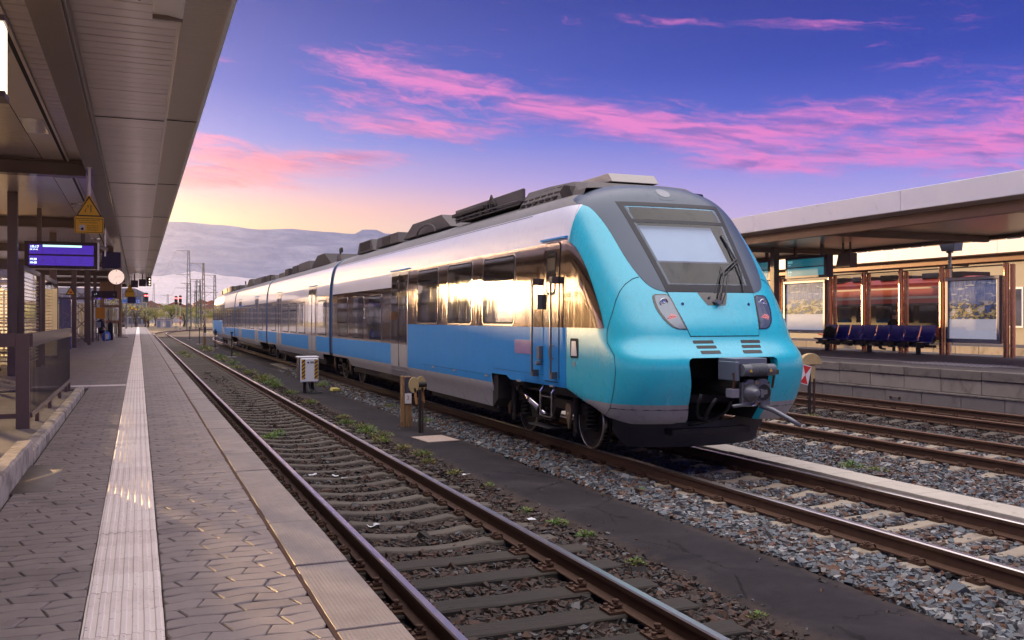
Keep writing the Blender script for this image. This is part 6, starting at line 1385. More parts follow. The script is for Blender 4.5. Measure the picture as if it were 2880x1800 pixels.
fr_me = seat_frame().mesh('seat_rim', pbr('seat_rim_blue', (.06, .07, .40), .3, .3, .05, coat=.4)); g = MB(); g.tube([(-.30, .0, .42), (-.26, .0, .60), (-.05, .0, .60), (.0, .0, .5)], .018, 8); arm_me = g.mesh('arm_rest', m_seat)
g = MB(); g.box(-.28, -.1, -.26, .26, .31, .40); g.box(-.26, -.12, -.06, .06, .22, .33); sup_me = g.mesh('seat_support', m_rubber)
SY = [27.9 - .66 * i for i in range(8)]
for i, y in enumerate(SY):
    nth = ('carrying the olive bag beside the far poster', 'second', 'third', 'fourth', 'fifth', 'sixth', 'seventh', 'at the end of the row beside the bin')[i]
    lb = 'dark blue perforated seat %s' % nth if i in (0, 7) else 'dark blue perforated seat, %s along from the seat with the bag' % nth
    t = thing('bench_seat', lb, 'seat', (SX - .62, y, 0), group='blue seats in a row before the shelter'); place('seat_shell', seat_me, t); place('seat_rim', fr_me, t); place('arm_rest', arm_me, t, (0, -.0, 0)); place('seat_support', sup_me, t)
sb = thing('seat_beam', 'dark beam on legs carrying the row of blue seats', 'beam', (SX - .8, 25.6, 0)); g = MB(); g.box(-.05, .05, -2.9, 2.75, .25, .33); g.build('beam', m_rubber, sb)
for y in (-2.2, 0, 2.2): g = MB(); g.box(-.05, .05, y - .06, y + .06, 0, .25); g.build('leg', m_rubber, sb); g = MB(); g.box(-.2, .2, y - .08, y + .08, 0, .02); g.build('foot', m_rubber, sb)
bp2 = thing('backpack', 'dark olive backpack lying on the end blue seat', 'backpack', (SX - .72, 27.75, .44)); g = MB(); g.lathe([(.10, .0), (.24, .06), (.25, .22), (.2, .38), (.10, .48), (.02, .5)], (0, 0, 0), 16); g.v = [(x * .75, y * 1.1, z) for x, y, z in g.v]; g.build('body', pbr('backpack_olive', (.045, .04, .022), .8, 0, .3, 10, bump=.01, bs=14), bp2, smooth=True); g = MB(); g.lathe([(.05, .0), (.13, .05), (.12, .2), (.03, .25)], (-.12, .0, .06), 12); g.build('front_pocket', pbr('backpack_olive', (.045, .04, .022)), bp2, smooth=True); g = MB(); g.tube([(.12, .1, .08), (.2, .16, .22), (.1, .12, .42)], .018, 6); g.build('strap', m_rubber, bp2)
person('person in black with short hair sitting behind the shelter glass', (SX + 1.0, 26.3, 0), R(100), 'sit', (.02, .02, .025), (.03, .03, .045), (.05, .03, .02), scale=1.03)
person('person in dark coat bending behind the copper post at the shelter glass', (SX + .7, 27.3, 0), R(60), 'sit', (.035, .028, .02), (.03, .03, .05), (.03, .02, .015), scale=1.02)
for k, (x, y) in enumerate(((SX + 1.0, 26.3), (SX + .7, 27.3))):
    b_ = thing('stool', 'low seat under the %s behind the shelter glass' % ('person with short hair' if k == 0 else 'person in dark coat'), 'seat', (x, y, 0)); g = MB(); g.box(-.25, .25, -.25, .25, .34, .40); g.build('seat', m_rubber, b_); g = MB(); g.cyl((0, 0, 0), (0, 0, .34), .05); g.build('leg', m_rubber, b_)
lid = thing('litter_bin', 'small round grey bin fixed to a copper post at the end of the seats', 'bin', (SX - .12, 23.5, .25)); g = MB(); g.cyl((-.12, 0, .3), (.02, 0, .3), .2, n=20); g.build('drum', pbr('bin_grey', (.12, .10, .10), .4, .4), lid); g = MB(); g.box(-.02, .06, -.42, -.1, .28, .32); g.build('bracket', m_beam, lid)
# hanging boards and boxes on the second platform
m_teal = pbr('board_teal', (.01, .05, .08), .25, 0, .05, emit=(.008, .115, .16), es=.3); m_teal2 = pbr('board_teal_bright', (.01, .08, .12), .25, 0, .05, emit=(.01, .20, .27), es=.3)
m_txt2 = pbr('board_text_teal', (.4, .6, .65), .5, emit=(.22, .55, .60), es=.5)
rl2 = (R(90), 0, R(-90))
def board2(y0, y1, label, texts):
    t = thing('departure_board', label, 'board', (22.8, y1, 2.70)); w = y1 - y0; g = MB(); g.box(0, .3, -w, 0, 0, .80); g.build('housing', m_house, t, bevel=.01)
    for z0, z1, m in ((.42, .70, m_teal), (.08, .38, m_teal2)): g = MB(); g.box(-.006, -.002, -w + .14, -.12, z0, z1); g.build('screen', m, t)
    for s, z, sz in texts: text_obj('lettering', s, sz, m_txt2, t, (-.009, -.16, z), rl2)
    for y in (-.4, -w + .4): g = MB(); g.box(.1, .2, y - .05, y + .05, .80, 1.2); g.build('hanger', m_beam, t)
board2(26.42, 28.7, 'teal departure board reading 20:03 hanging over the second platform', [('20:03', .57, .12), ('IC 2067', .48, .06), ('Zug', .31, .06), ('20:56', .21, .10), ('21:31', .10, .10)])
board2(29.6, 31.8, 'teal departure board half hidden behind the train nose', [('20:10', .57, .12), ('20:40', .21, .10)])
t = thing('hanging_speaker', 'brown tapered box hanging between the teal board and the copper posts', 'speaker', (22.8, 25.65, 2.98)); g = MB(); g.prism([(-.32, .0), (.40, 0), (.40, .5), (-.18, .5)][::-1], 'x', 0, .32); g.v = [(a, -b, c) for a, b, c in g.v]; g.build('housing', pbr('speaker_brown', (.15, .10, .08), .5, .2, .1), t, bevel=.01)
for y in (-.25, .1): g = MB(); g.bar((.15, y, .5), (.15, y, .95), .05); g.build('hanger', m_beam, t)
t = thing('pole_camera_box', 'blue grey tapered box on top of a pale pole behind the shelter', 'box', (26.8, 24.7, 0)); g = MB(); g.cyl((0, 0, 0), (0, 0, 3.55), .06, n=12); g.build('pole', pbr('pale_pole', (.42, .42, .38), .4), t); g = MB(); g.prism([(-.18, 3.6), (.36, 3.6), (.42, 4.0), (-.36, 4.0)], 'x', -.2, .2); g.v = [(a, -b, c) for a, b, c in g.v]; g.build('housing', pbr('box_bluegrey', (.16, .19, .26), .45, .2, .08), t, bevel=.01); g = MB(); g.cyl((0, 0, 3.54), (0, 0, 3.6), .12, n=12); g.build('collar', m_castir, t)
t = thing('round_sign', 'small round arrow sign hanging at the far end of the second roof', 'sign', (26.0, 19.95, 3.35)); g = MB(); g.lathe([(.16, 0), (.16, .04)], (0, 0, 0), 20, axis='x'); g.build('plate', m_wht, t); g = MB(); g.bar((-.008, 0, -.07), (-.008, 0, .07), .03, .004); g.prism([(-.06, .02), (.06, .02), (0, .1)], 'x', -.01, -.006); g.build('arrow', m_blk, t); g = MB(); g.bar((0.02, 0, .16), (.02, 0, .5), .03); g.build('hanger', m_beam, t)
# third platform, its roof, a red railcar standing in for a reflection, and the station building
pl3 = thing('platform', 'third platform far behind the shelter with a low stone wall', None, (33.2, 30, 0), kind='structure'); g = MB(); g.box(0.05, 4.5, -20, 60, -1.1, -.0); g.build('platform_body', m_top2, pl3)
g = MB(); g.box(0, .05, 0, 1.2, -1.0, .005); me3 = g.mesh('wall_block', m_block)
for y in np.arange(-18, 40, 1.22): place('wall_block', me3, pl3, (random.uniform(-.006, .006), y, 0), .01)
roof2('platform_roof', 'second white edged flat roof farther behind the shelter', 33.0, 37.2, 16, 90)
rt = thing('red_railcar_stand_in', 'red railcar with dark windows behind the shelter glass, standing in for a reflection', 'train', (39.9, 39.6, RZ)); m_redp = paint('railcar_red', (.40, .05, .03, 1), .003, .4, .3); m_redst = pbr('railcar_stripe', (.5, .42, .38), .4)
g = MB(); g.prism([(-1.45, .9), (-1.45, 3.3), (-1.3, 3.9), (-.8, 4.15), (.8, 4.15), (1.3, 3.9), (1.45, 3.3), (1.45, .9)], 'y', -5.2, 5.2); g.build('body', m_redp, rt, bevel=.05); g = MB(); g.box(-1.462, -1.452, -5.2, 5.0, 3.05, 3.17); g.build('stripe', m_redst, rt); g = MB(); g.box(-1.462, -1.452, -5.0, 4.8, 3.56, 3.66); g.build('roof_stripe', m_redst, rt)
for y in np.arange(-4.9, 4.2, 1.55): g = MB(); g.box(-1.464, -1.4585, y, y + 1.15, 1.75, 2.66); g.build('window', m_pane, rt)
g = MB(); g.box(-1.458, -1.452, -5.2, 5.1, 1.55, 2.80); g.build('window_band', m_black, rt); g = MB(); g.prism([(5.2, .9), (5.9, 1.0), (5.8, 2.2), (5.2, 3.6)], 'x', -1.4, 1.4); g.build('nose', m_redp, rt, bevel=.1); g = MB(); g.box(-1.2, 1.2, -5, 5, .3, .9); g.build('underframe', m_under, rt)
for y in (-4.5, -3, 0, 2.2, 4): g = MB(); g.box(-1.0, 1.0, y, y + 1.1, 4.1, 4.4); g.build('roof_box', m_rdark, rt, bevel=.03)
for y in (-5, -3.2, 3, 4.6): g = MB(); g.cyl((-.8, y, .42), (.8, y, .42), .42, n=20); g.build('wheelset', m_under, rt)
make_track(39.9, 20, 90, 130, RAD, 'railway track under the red railcar', conc=me_conc, sl_to=21, fast_to=0, rust=True)
m_stucco = pbr('station_stucco', (.42, .38, .27), .9, 0, .1, 1.5, bump=.003, bs=20)
sbld = thing('station_building', 'pale old station building with tall windows far behind the roofs', 'building', (62, 40, -.9)); g = MB(); g.box(0, 14, -40, 44, 0, 11); g.build('wall', m_stucco, sbld); g = MB(); g.prism([(-.6, 11), (14.6, 11), (10, 14), (4, 14)], 'y', -40.5, 44.5); g.build('roof', pbr('slate_roof', (.11, .10, .10), .8, 0, .2, 4), sbld); g = MB(); g.box(-.2, 0, -40, 44, 6.6, 6.9); g.build('cornice', m_fasc, sbld)
m_winb = pbr('far_window', (.06, .07, .09), .1, 0, .3, 2, coat=1.)
for y in np.arange(-37, 43, 3.2):
    for z in (1.5, 7.4): w_ = MB().box(-.10, -.0, y - .75, y + .75, z - .1, z + 3.0).build('window', m_fasc, sbld); MB().box(-.12, -.101, y - .6, y + .6, z + .05, z + 2.85).build('pane', m_winb, w_)
# ================================================================== THINGS BETWEEN THE TRACKS
m_cabw = pbr('cabinet_white', (.74, .73, .76), .45, 0, .06, 5, dirt=.12, dirtc=(.25, .22, .2, 1)); m_cabd = pbr('cabinet_dark', (.06, .055, .07), .5, 0, .1)
def hazard(nt, b):
    x, y, z = sep(nt, objvec(nt)); s = ((z - x * .8) * 9.5).frac().lt(.5); n = noise(nt, objvec(nt), 20, 4)
    cc = mix(nt, s, (.62, .33, .012, 1), (.02, .015, .012, 1)); cc = mix(nt, n.sstep(.55, .8) * .3, cc, (.2, .16, .12, 1)); nt.links.new(cc, b.inputs['Base Color']); b.inputs['Roughness'].default_value = .45
m_haz = custom('hazard_stripes', hazard)
cbx = thing('track_cabinet', 'white trackside cabinet with yellow and black hazard stripes beside the train', 'cabinet', (4.60, 27, -.97)); 
g = MB(); g.box(-.27, .25, 0, .08, .33, 1.02); g.build('door', m_cabw, cbx, bevel=.03, seg=3); g = MB(); g.box(-.30, .25, .085, .50, .38, 1.035); g.build('body', m_cabd, cbx, bevel=.02); g = MB(); g.box(-.33, .28, .08, .52, 1.04, 1.07); g.build('lid', m_cabw, cbx)
for x in (-.235, .13): g = MB(); g.box(x, x + .10, -.006, -.002, .42, .99); g.build('hazard_strip', m_haz, cbx)
g = MB(); g.lathe([(.028, -.01), (.028, -.001)], (-.05, 0, .90), 14, axis='y'); g.build('lock', m_black, cbx); g = MB(); g.box(.01, .115, -.005, -.002, .87, .93); g.build('number_plate', pbr('plate_grey', (.2, .2, .26), .5), cbx)
for x in (-.12, .1): g = MB(); g.box(x - .04, x + .04, .15, .25, -.05, .36); g.build('leg', m_under, cbx)
g = MB()
for k in range(3): g.tube([(-.1 + .1 * k, .2, .34), (-.1 + .12 * k, .1, .15), (.1 * k, -.05, .03), (.35, -.1 + .1 * k, .03)], .02, 6)
g.build('cable', m_rubber, cbx)
g = MB(); g.prism([(-.13, 0), (.13, 0), (.10, .09), (-.10, .09)], 'y', 0, .4); o = tag(g.build('track_magnet', pbr('magnet_yellow', (.55, .46, .10), .5, 0, .15), bevel=.02), 'yellow topped signalling magnet lying in the ballast behind the cabinet', 'magnet'); o.location = (5.45, 27.4, -.96)
def wood_post(nt, b):
    v = objvec(nt, True); mp = nt.nodes.new('ShaderNodeMapping'); mp.inputs['Scale'].default_value = (9, 9, .8); nt.links.new(v, mp.inputs[0]); n = noise(nt, mp.outputs[0], 3, 6, .6, .6)
    nt.links.new(ramp(nt, n, [(.3, (.12, .06, .025, 1)), (.55, (.30, .165, .07, 1)), (.75, (.40, .24, .11, 1))]), b.inputs['Base Color']); b.inputs['Roughness'].default_value = .7; bumpn(nt, b, n, .003)
m_postw = custom('post_wood', wood_post)
def marker_post(loc, h, label, num):
    t = thing('marker_post', label, 'post', loc); g = MB(); g.box(-.10, -.055, -.09, .09, 0, h); g.box(-.055, .10, -.06, .09, 0, h - .01); g.build('shaft', m_postw, t, bevel=.008)
    g = MB(); g.box(-.045, .095, -.075, -.061, h * .66, h - .03); g.build('dark_panel', m_cabd, t); g = MB(); g.box(-.05, .09, -.082, -.076, h * .46, h * .66); g.build('number_plate', m_wht, t, bevel=.004)
    text_obj('lettering', num, .13, pbr('faded_red', (.42, .16, .14), .6), t, (.015, -.0835, h * .53), rx, 'CENTER'); g = MB(); g.tube([(-.08, -.05, .12), (-.2, -.1, .02)], .014, 6); g.build('stay', m_iron, t)
    return t
marker_post((4.98, 18.0, -.97), 1.02, 'square wooden marker post with a white plate numbered 3', '3'); marker_post((4.95, 78.4, -.97), 1.55, 'tall yellowish wooden marker post between the far tracks', '5')
m_cream = pbr('dwarf_signal_cream', (.50, .36, .16), .5, .1, .2, 10, dirt=.3, dirtc=(.2, .10, .05, 1), ds=8)
def dwarf(loc, label, rz=0, red=False):
    t = thing('dwarf_signal', label, 'signal', loc, rz); g = MB(); g.box(-.03, .015, -.03, .03, -.03, .82); g.build('post', m_under, t); g = MB(); g.box(.035, .06, -.02, .02, -.03, .6); g.build('side_post', m_iron, t)
    half = [(-.16, .0)] + [(-.16 + .0 + .17 - .17 * math.cos(a), .0 + .17 * math.sin(a)) for a in np.linspace(0, math.pi, 12)]
    for y0, x0 in ((-.10, -.15), (.10, .05)):
        g = MB(); g.prism([(x0 + .10 * math.cos(a), .92 + .155 * math.sin(a)) for a in np.linspace(0, 2 * math.pi, 14)[:-1]], 'y', y0, y0 + .035); g.build('lamp_disc', m_cream, t, bevel=.006)
        g = MB(); g.bar((x0 + .02, y0 + .03, .86), (x0 + .06, y0 + .03, .56), .06, .04); g.build('counterweight', pbr('weight_orange', (.42, .20, .07), .5, 0, .2, 10), t); g = MB(); g.bar((x0 + .06, y0 + .03, .56), (x0 + .07, y0 + .03, .46), .025); g.build('rod', m_iron, t)
    g = MB(); g.cyl((-.1, 0, .92), (.12, 0, .92), .05, n=12); g.build('lamp_housing', m_under, t)
    return t
dwarf((4.95, 16.9, -.97), 'cream shunting signal with two oval discs and hanging weights beside the marker post')
rs = thing('dwarf_signal', 'cream half round signal with a tilted red and white plate behind the train nose', 'signal', (14.2, 17.0, -.97)); g = MB(); g.box(-.045, .0, -.03, .03, -.03, 1.1); g.build('post', m_under, rs); g = MB(); g.box(.09, .13, -.02, .02, -.03, .8); g.build('side_post', m_iron, rs)
g = MB(); pp = [(-.28 + .30 - .30 * math.cos(a), 1.12 + .26 * math.sin(a)) for a in np.linspace(0, math.pi, 14)]; g.prism(pp, 'y', -.03, .08); g.build('half_disc', m_cream, rs, bevel=.01); g = MB(); g.box(.02, .14, .0, .05, .72, 1.12); g.build('bracket', m_cream, rs)
def rot_pts(p, a, c): return [((x - c[0]) * math.cos(a) - (z - c[1]) * math.sin(a) + c[0], (x - c[0]) * math.sin(a) + (z - c[1]) * math.cos(a) + c[1]) for x, z in p]
cc_ = (-.20, .90); pq = rot_pts([(-.33, .68), (-.07, .68), (-.07, 1.12), (-.33, 1.12)], R(-14), cc_); g = MB(); g.prism(pq, 'y', -.08, -.06); g.build('plate', m_wht, rs)
for tr_ in ([(-.315, .70), (-.085, .70), (-.2, .895)], [(-.315, 1.10), (-.085, 1.10), (-.2, .905)]): g = MB(); g.prism(rot_pts(tr_, R(-14), cc_), 'y', -.084, -.0805); g.build('red_field', pbr('signal_red', (.60, .03, .02), .45), rs)
# concrete hatch plate in the walkway
g = MB(); g.box(-.30, .30, -.40, .40, 0, .022); o = tag(g.build('hatch_plate', pbr('hatch_concrete', (.38, .29, .24), .85, 0, .2, 10, bump=.004, bs=60), bevel=.006), 'flat square concrete hatch plate lying on the asphalt walkway', 'hatch'); o.location = (4.92, 15.85, -.962); o.rotation_euler = (0, 0, R(6))
for i, (x, y, h) in enumerate(((4.85, 100, 1.3), (4.81, 83, 1.3), (5.24, 71.4, 1.3), (4.89, 54.4, 1.35))):
    lb = ('thin dark trackside post far along the walkway near the red earth', 'thin dark trackside post just beyond the tall wooden marker post', 'short dark trackside post by the rear end of the train', 'thin dark post on a small plate at the walkway end')[i]
    t = thing('trackside_post', lb, 'post', (x, y, -.98)); g = MB(); g.cyl((0, 0, 0), (0, 0, h), .035, n=8); g.build('shaft', m_under, t); g = MB(); g.box(-.07, .07, -.05, .05, h, h + .08); g.build('cap', m_under, t); g = MB(); g.box(-.25, .25, -.2, .2, 0, .02); g.build('plate', m_duct, t)
# litter between the rails
for i, (x, y) in enumerate(((2.45, 12.7), (2.2, 12.9), (2.65, 12.5), (2.3, 9.6), (4.28, 12.2), (5.6, 6.4), (3.98, 9.2))):
    g = MB(); g.grid([[(random.uniform(-.02, .02) + a * .05, random.uniform(-.02, .02) + b * .04, random.uniform(0, .03)) for a in range(3)] for b in range(3)]); o = tag(g.build('scrap', m_foil), 'small pale scrap of litter lying in the ballast', 'litter', 'scraps of litter in the ballast'); o.location = (x, y, -.975); o.rotation_euler = (0, 0, random.uniform(0, 6))
# ---- weeds
m_leaf = [translucent('weed_leaf_a', (.10, .20, .025, 1), .3), translucent('weed_leaf_b', (.20, .22, .03, 1), .3), translucent('weed_leaf_c', (.26, .15, .05, 1), .3)]
def weed_mesh(kind, r, h, n):
    g = MB()
    for i in range(n):
        a = random.uniform(0, 6.28); rr = r * math.sqrt(random.random()); z = random.uniform(.01, h) * (1 - .6 * rr / r); x, y = rr * math.cos(a), rr * math.sin(a); L = random.uniform(.02, .05); wd = L * random.uniform(.35, .6); b = a + random.uniform(-.9, .9); ti = random.uniform(-.2, .9)
        d = Vector((math.cos(b) * math.cos(ti), math.sin(b) * math.cos(ti), math.sin(ti))); u = Vector((-math.sin(b), math.cos(b), random.uniform(-.3, .3))); p = Vector((x, y, z))
        g.add([p, p + d * L * .5 + u * wd * .5, p + d * L, p + d * L * .5 - u * wd * .5], [(0, 1, 2, 3)], random.choices((0, 1, 2), kind)[0])
    for i in range(n // 8):
        a = random.uniform(0, 6.28); rr = r * .7 * random.random(); g.tube([(rr * .3 * math.cos(a), rr * .3 * math.sin(a), 0), (rr * math.cos(a), rr * math.sin(a), h * random.uniform(.5, 1.1))], .0025, 4, random.choices((0, 1, 2), kind)[0])
    return g.mesh('weed', m_leaf)
WM = [weed_mesh((7, 2, 0), .14, .10, 130), weed_mesh((3, 5, 2), .16, .09, 130), weed_mesh((2, 3, 4), .12, .08, 90), weed_mesh((6, 2, 1), .08, .06, 50)]
spots = [(4.22, 3.95, 0, 1.4), (4.12, 4.8, 1, .7), (4.2, 5.6, 3, .8), (4.1, 7.2, 3, 1.), (4.15, 8.3, 0, .7), (4.12, 8.9, 0, .8), (4.05, 9.6, 3, 1), (4.2, 11.2, 3, 1), (4.1, 12.3, 2, 1), (4.05, 13.4, 2, 1), (4.2, 14.2, 1, 1.2), (4.1, 15.0, 2, 1.2), (4.0, 16.0, 1, 1.2), (4.15, 16.7, 1, 1.4), (4.05, 17.4, 0, 1.5), (4.1, 18.2, 1, 1.4), (4.0, 19.1, 0, 1.3), (4.15, 20.1, 2, 1.5), (4.1, 24, 1, 1.3), (4.1, 27.2, 0, 1.5), (4.05, 30, 0, 1.6), (4.15, 31.5, 0, 2.0), (4.0, 33, 1, 2.2), (4.2, 34.5, 1, 2.2), (4.1, 38, 1, 2.), (4.0, 42, 1, 2.2), (4.2, 46, 0, 2.2), (4.1, 50, 1, 2.5), (4.2, 54, 0, 2.5), (2.2, 17.2, 0, 1.2), (2.4, 17.6, 0, 1.1), (1.25, 11.2, 3, 1.2), (1.3, 16.4, 0, 1.2), (1.2, 13.6, 3, 1.2), (1.3, 24, 0, 1.4), (5.75, 13.0, 3, 1.), (5.85, 10.2, 3, 1.1), (5.6, 18.6, 0, 1.2), (5.7, 22, 1, 1.3), (5.5, 30, 0, 1.6), (9.6, 10.6, 0, 1.2), (9.75, 10.3, 1, 1.1), (8.45, 8.4, 3, 1.1), (11.9, 10.9, 0, 1.), (14.0, 8.6, 1, 1.), (14.1, 8.1, 1, 1.2), (13.9, 9.3, 2, 1.), (14.1, 10.4, 1, 1.), (13.8, 16.5, 1, 1.2), (5.4, 57, 1, 2.), (2.6, 55, 1, 2.4), (2.5, 60, 1, 2.6), (4.3, 64, 2, 3.), (4.4, 70, 1, 3.2)]
for i, (x, y, k, s) in enumerate(spots):
    o = place('weed', WM[k], None, (x, y, -.985 if not (4.2 < x < 5.4) else -.97), rot=(0, 0, random.uniform(0, 6))); o.scale = (s, s, s * random.uniform(.8, 1.2))
    tag(o, 'low %s weed growing in the ballast %s' % (('bright green', 'yellow green', 'reddish yellow', 'tiny green')[k], 'along the asphalt walkway' if 3.9 < x < 4.5 else 'between the tracks'), 'weed', 'weeds growing beside the tracks, %s' % ('green', 'yellowish', 'reddish', 'tiny')[k])
# ================================================================== BACKGROUND
m_mast = pbr('mast_grey_green', (.17, .19, .16), .6, .2, .15, 4); m_pole = pbr('signal_pole', (.55, .48, .42), .5, .1, .1); m_sighead = pbr('signal_head_black', (.02, .02, .022), .6); m_sred = pbr('signal_red_lamp', (.8, .05, .03), .4, emit=(1, .05, .05), es=9.)
def signal(loc, zt, w, h, label, pole_red=False):
    t = thing('signal', label, 'signal', loc); H = zt - loc[2]; g = MB(); g.cyl((0, 0, .5), (0, 0, H - h), .09, n=10); g.build('pole', m_pole, t); g = MB(); g.box(-.3, .3, -.3, .3, 0, .6); g.build('base', m_duct, t)
    g = MB(); g.prism([(-w / 2, H - h), (w / 2, H - h), (w / 2, H - .15), (w / 2 - .15, H), (-w / 2 + .15, H), (-w / 2, H - .15)], 'y', -.25, 0); g.build('head', m_sighead, t); g = MB(); g.box(-.22, .22, -.2, 0, H - h - .45, H - h - .05); g.build('lower_head', m_sighead, t)
    for x in (-w * .25, w * .25): g = MB(); g.lathe([(w * .17, -.26), (w * .12, -.30), (0, -.31)], (x, 0, H - h * .36), 14, axis='y'); g.build('red_lamp', m_sred, t)
    if pole_red: 
        for z in (1.2, 2.0): g = MB(); g.cyl((0, 0, z), (0, 0, z + .5), .105, n=10); g.build('red_band', m_red, t)
signal((7.25, 205, -.95), 5.9, .62, 1.3, 'red lit main signal on a pale post, the smaller of the pair'); signal((6.5, 165, -.95), 5.1, .50, 1.2, 'red lit main signal on a red banded post beside the ladder mast', True); signal((1.9, 262, -.9), 8.0, 1.0, 2.1, 'red lit signal in front of the glass office block', True)
def lat(loc, h, w, n, label, arms=(), taper=.5, mat=m_mast):
    t = thing('lattice_mast', label, 'mast', loc); lattice(t, w, w, h, n, .11, mat, taper, .045)
    for z, x0, x1 in arms: g = MB(); g.bar((x0, 0, z), (x1, 0, z), .09); g.build('cross_arm', mat, t); g = MB(); g.bar((0, 0, z - 1.0), (x0 * .6 if abs(x0) > abs(x1) else x1 * .6, 0, z), .045); g.build('arm_stay', mat, t)
    return t
lat((11.4, 240, -.9), 18.8, 1.25, 14, 'tallest thin lattice mast with three cross arms', ((18.7, -2.9, .4), (12.9, -3.0, .4), (9.6, -3.1, .3), (7.9, .3, 2.4)), .28)
lat((11.3, 198, -.9), 10.0, 1.0, 11, 'dark green lattice mast with a flat top beside the taller one', (), .6, pbr('mast_dark_green', (.09, .14, .11), .6, .2, .15, 4))
lat((11.45, 185, -.8), 12.6, .75, 14, 'tapering pale lattice mast with a top arm', ((12.4, -2.4, .2), (9.4, -2.4, .2), (7.0, -2.0, 2.6)), .25, pbr('mast_ochre', (.30, .24, .16), .6, .1, .15, 4))
lat((16.8, 230, -.9), 12.5, .8, 12, 'thin lattice mast carrying a short wavy arm behind the train end', ((12.4, -2.3, .2), (9.8, -4.0, .4)), .4); lat((14.6, 250, -.9), 10.6, .8, 10, 'thin lattice mast left of the wavy arm mast', ((10.4, -1.5, .4),), .4)
lat((8.6, 180, -.9), 8.7, .7, 13, 'narrow ladder like mast behind the two red signals', ((8.6, -1.4, .2),), .8); lat((6.0, 420, -.9), 17, 1.2, 12, 'distant thin mast rising over the huts', (), .3); lat((11.0, 400, -.9), 12, 1., 10, 'far thin mast behind the smaller red signal', ((11.6, -3, 2),), .4); lat((18, 330, -.9), 15, 1., 10, 'far mast seen between the tapering mast and the train', ((14.6, -2, 2),), .4); lat((17.5, 300, -.9), 8.5, .8, 8, 'short far mast beside the rear of the train', (), .5); lat((20.5, 380, -.9), 13, 1., 9, 'distant mast just above the rear of the train', ((12.8, -3, 3),), .4)
# contact wires
m_wire = pbr('wire', (.10, .09, .09), .5, .5)
for i, (p, q) in enumerate((((8.5, 240, 17.6), (6.0, 420, 16)), ((8.3, 240, 8.6), (11, 400, 11)), ((9.2, 185, 8.5), (14.5, 330, 13.5)))):
    g = MB(); P_, Q_ = Vector(p), Vector(q); g.tube([P_.lerp(Q_, t) - Vector((0, 0, 1.4 * math.sin(math.pi * t))) for t in np.linspace(0, 1, 12)], .025, 5); tag(g.build('overhead_wire', m_wire), ('sagging wire from the tallest mast to the distant thin mast', 'sagging wire from the tallest mast to the far mast', 'sagging wire from the tapering mast to a far mast')[i], 'wire')
# huts
m_hut = pbr('hut_wall', (.48, .45, .44), .8, 0, .08, 2)
for x, lb in ((4.65, 'small pale concrete hut with a grey door, next to the platform end'), (6.55, 'small pale concrete hut with a dark double door, next to the signals')):
    t = thing('hut', lb, 'hut', (x, 233, -.95)); g = MB(); g.box(-.82, .82, 0, 2.2, 0, 1.95); g.build('wall', m_hut, t); g = MB(); g.prism([(-.95, 1.95), (.95, 1.95), (.75, 2.12), (-.75, 2.12)], 'y', -.12, 2.3); g.build('roof', pbr('hut_roof', (.30, .27, .26), .8), t); d_ = MB().box(-.55, .15 if x < 5 else .45, -.03, 0, .1, 1.6).build('door', pbr('hut_door', (.2, .22, .27), .6), t); MB().box(-.1, -.06, -.06, -.03, .8, .95).build('handle', m_black, d_)
# glass office block
of = thing('office_block', 'glass fronted office block rising behind the far platform end', 'building', (-14, 290, -.9)); m_ofg = pbr('office_glass', (.12, .15, .18), .08, .2, .25, .4, coat=1.); m_ofw = pbr('office_wall', (.42, .38, .36), .7)
g = MB(); g.box(-22, 16.2, 0, 18, 0, 9.2); g.build('wall', m_ofw, of); g = MB(); g.prism([(-22.4, 9.2), (16.6, 9.2), (13, 10.9), (-18, 10.9)], 'y', -.4, 18.4); g.build('roof', pbr('office_roof', (.25, .25, .28), .5, .3), of)
for x in np.arange(-21, 15.5, 1.9):
    for z in np.arange(.6, 8.8, 2.1): w_ = MB().box(x, x + 1.6, -.06, -.001, z, z + 1.75).build('window', m_castir, of); MB().box(x + .08, x + 1.52, -.08, -.061, z + .08, z + 1.67).build('pane', m_ofg, w_)
# houses of the town below the hills
m_hw = [pbr('house_wall_%d' % i, c, .85, 0, .06, 1) for i, c in enumerate(((.55, .48, .42), (.6, .55, .52), (.5, .4, .32)))]; m_hr = [pbr('house_roof_%d' % i, c, .85, 0, .15, 1) for i, c in enumerate(((.32, .12, .08), (.25, .14, .11)))]
rh = random.Random(4)
for i in range(26):
    y = rh.uniform(520, 1000); x = y * math.tan(R(rh.uniform(.3, 6.2))); z = -1 + (y - 400) * .012; w_, d_, h_ = rh.uniform(8, 15), rh.uniform(8, 12), rh.uniform(5, 9)
    t = thing('house', 'small hazy town house with a reddish roof at the foot of the hills', 'house', (x, y, z), group='houses of the hazy town'); g = MB(); g.box(-w_ / 2, w_ / 2, 0, d_, -6, h_); g.build('wall', m_hw[i % 3], t); g = MB(); g.prism([(-w_ / 2 - .5, h_), (w_ / 2 + .5, h_), (0, h_ + 3.2)], 'y', -.5, d_ + .5); g.build('roof', m_hr[i % 2], t)
    for k in range(3): MB().box(-w_ / 2 + 1 + k * w_ / 3.4, -w_ / 2 + 2.4 + k * w_ / 3.4, -.06, 0, h_ - 2.6, h_ - 1).build('window', m_winb, t)
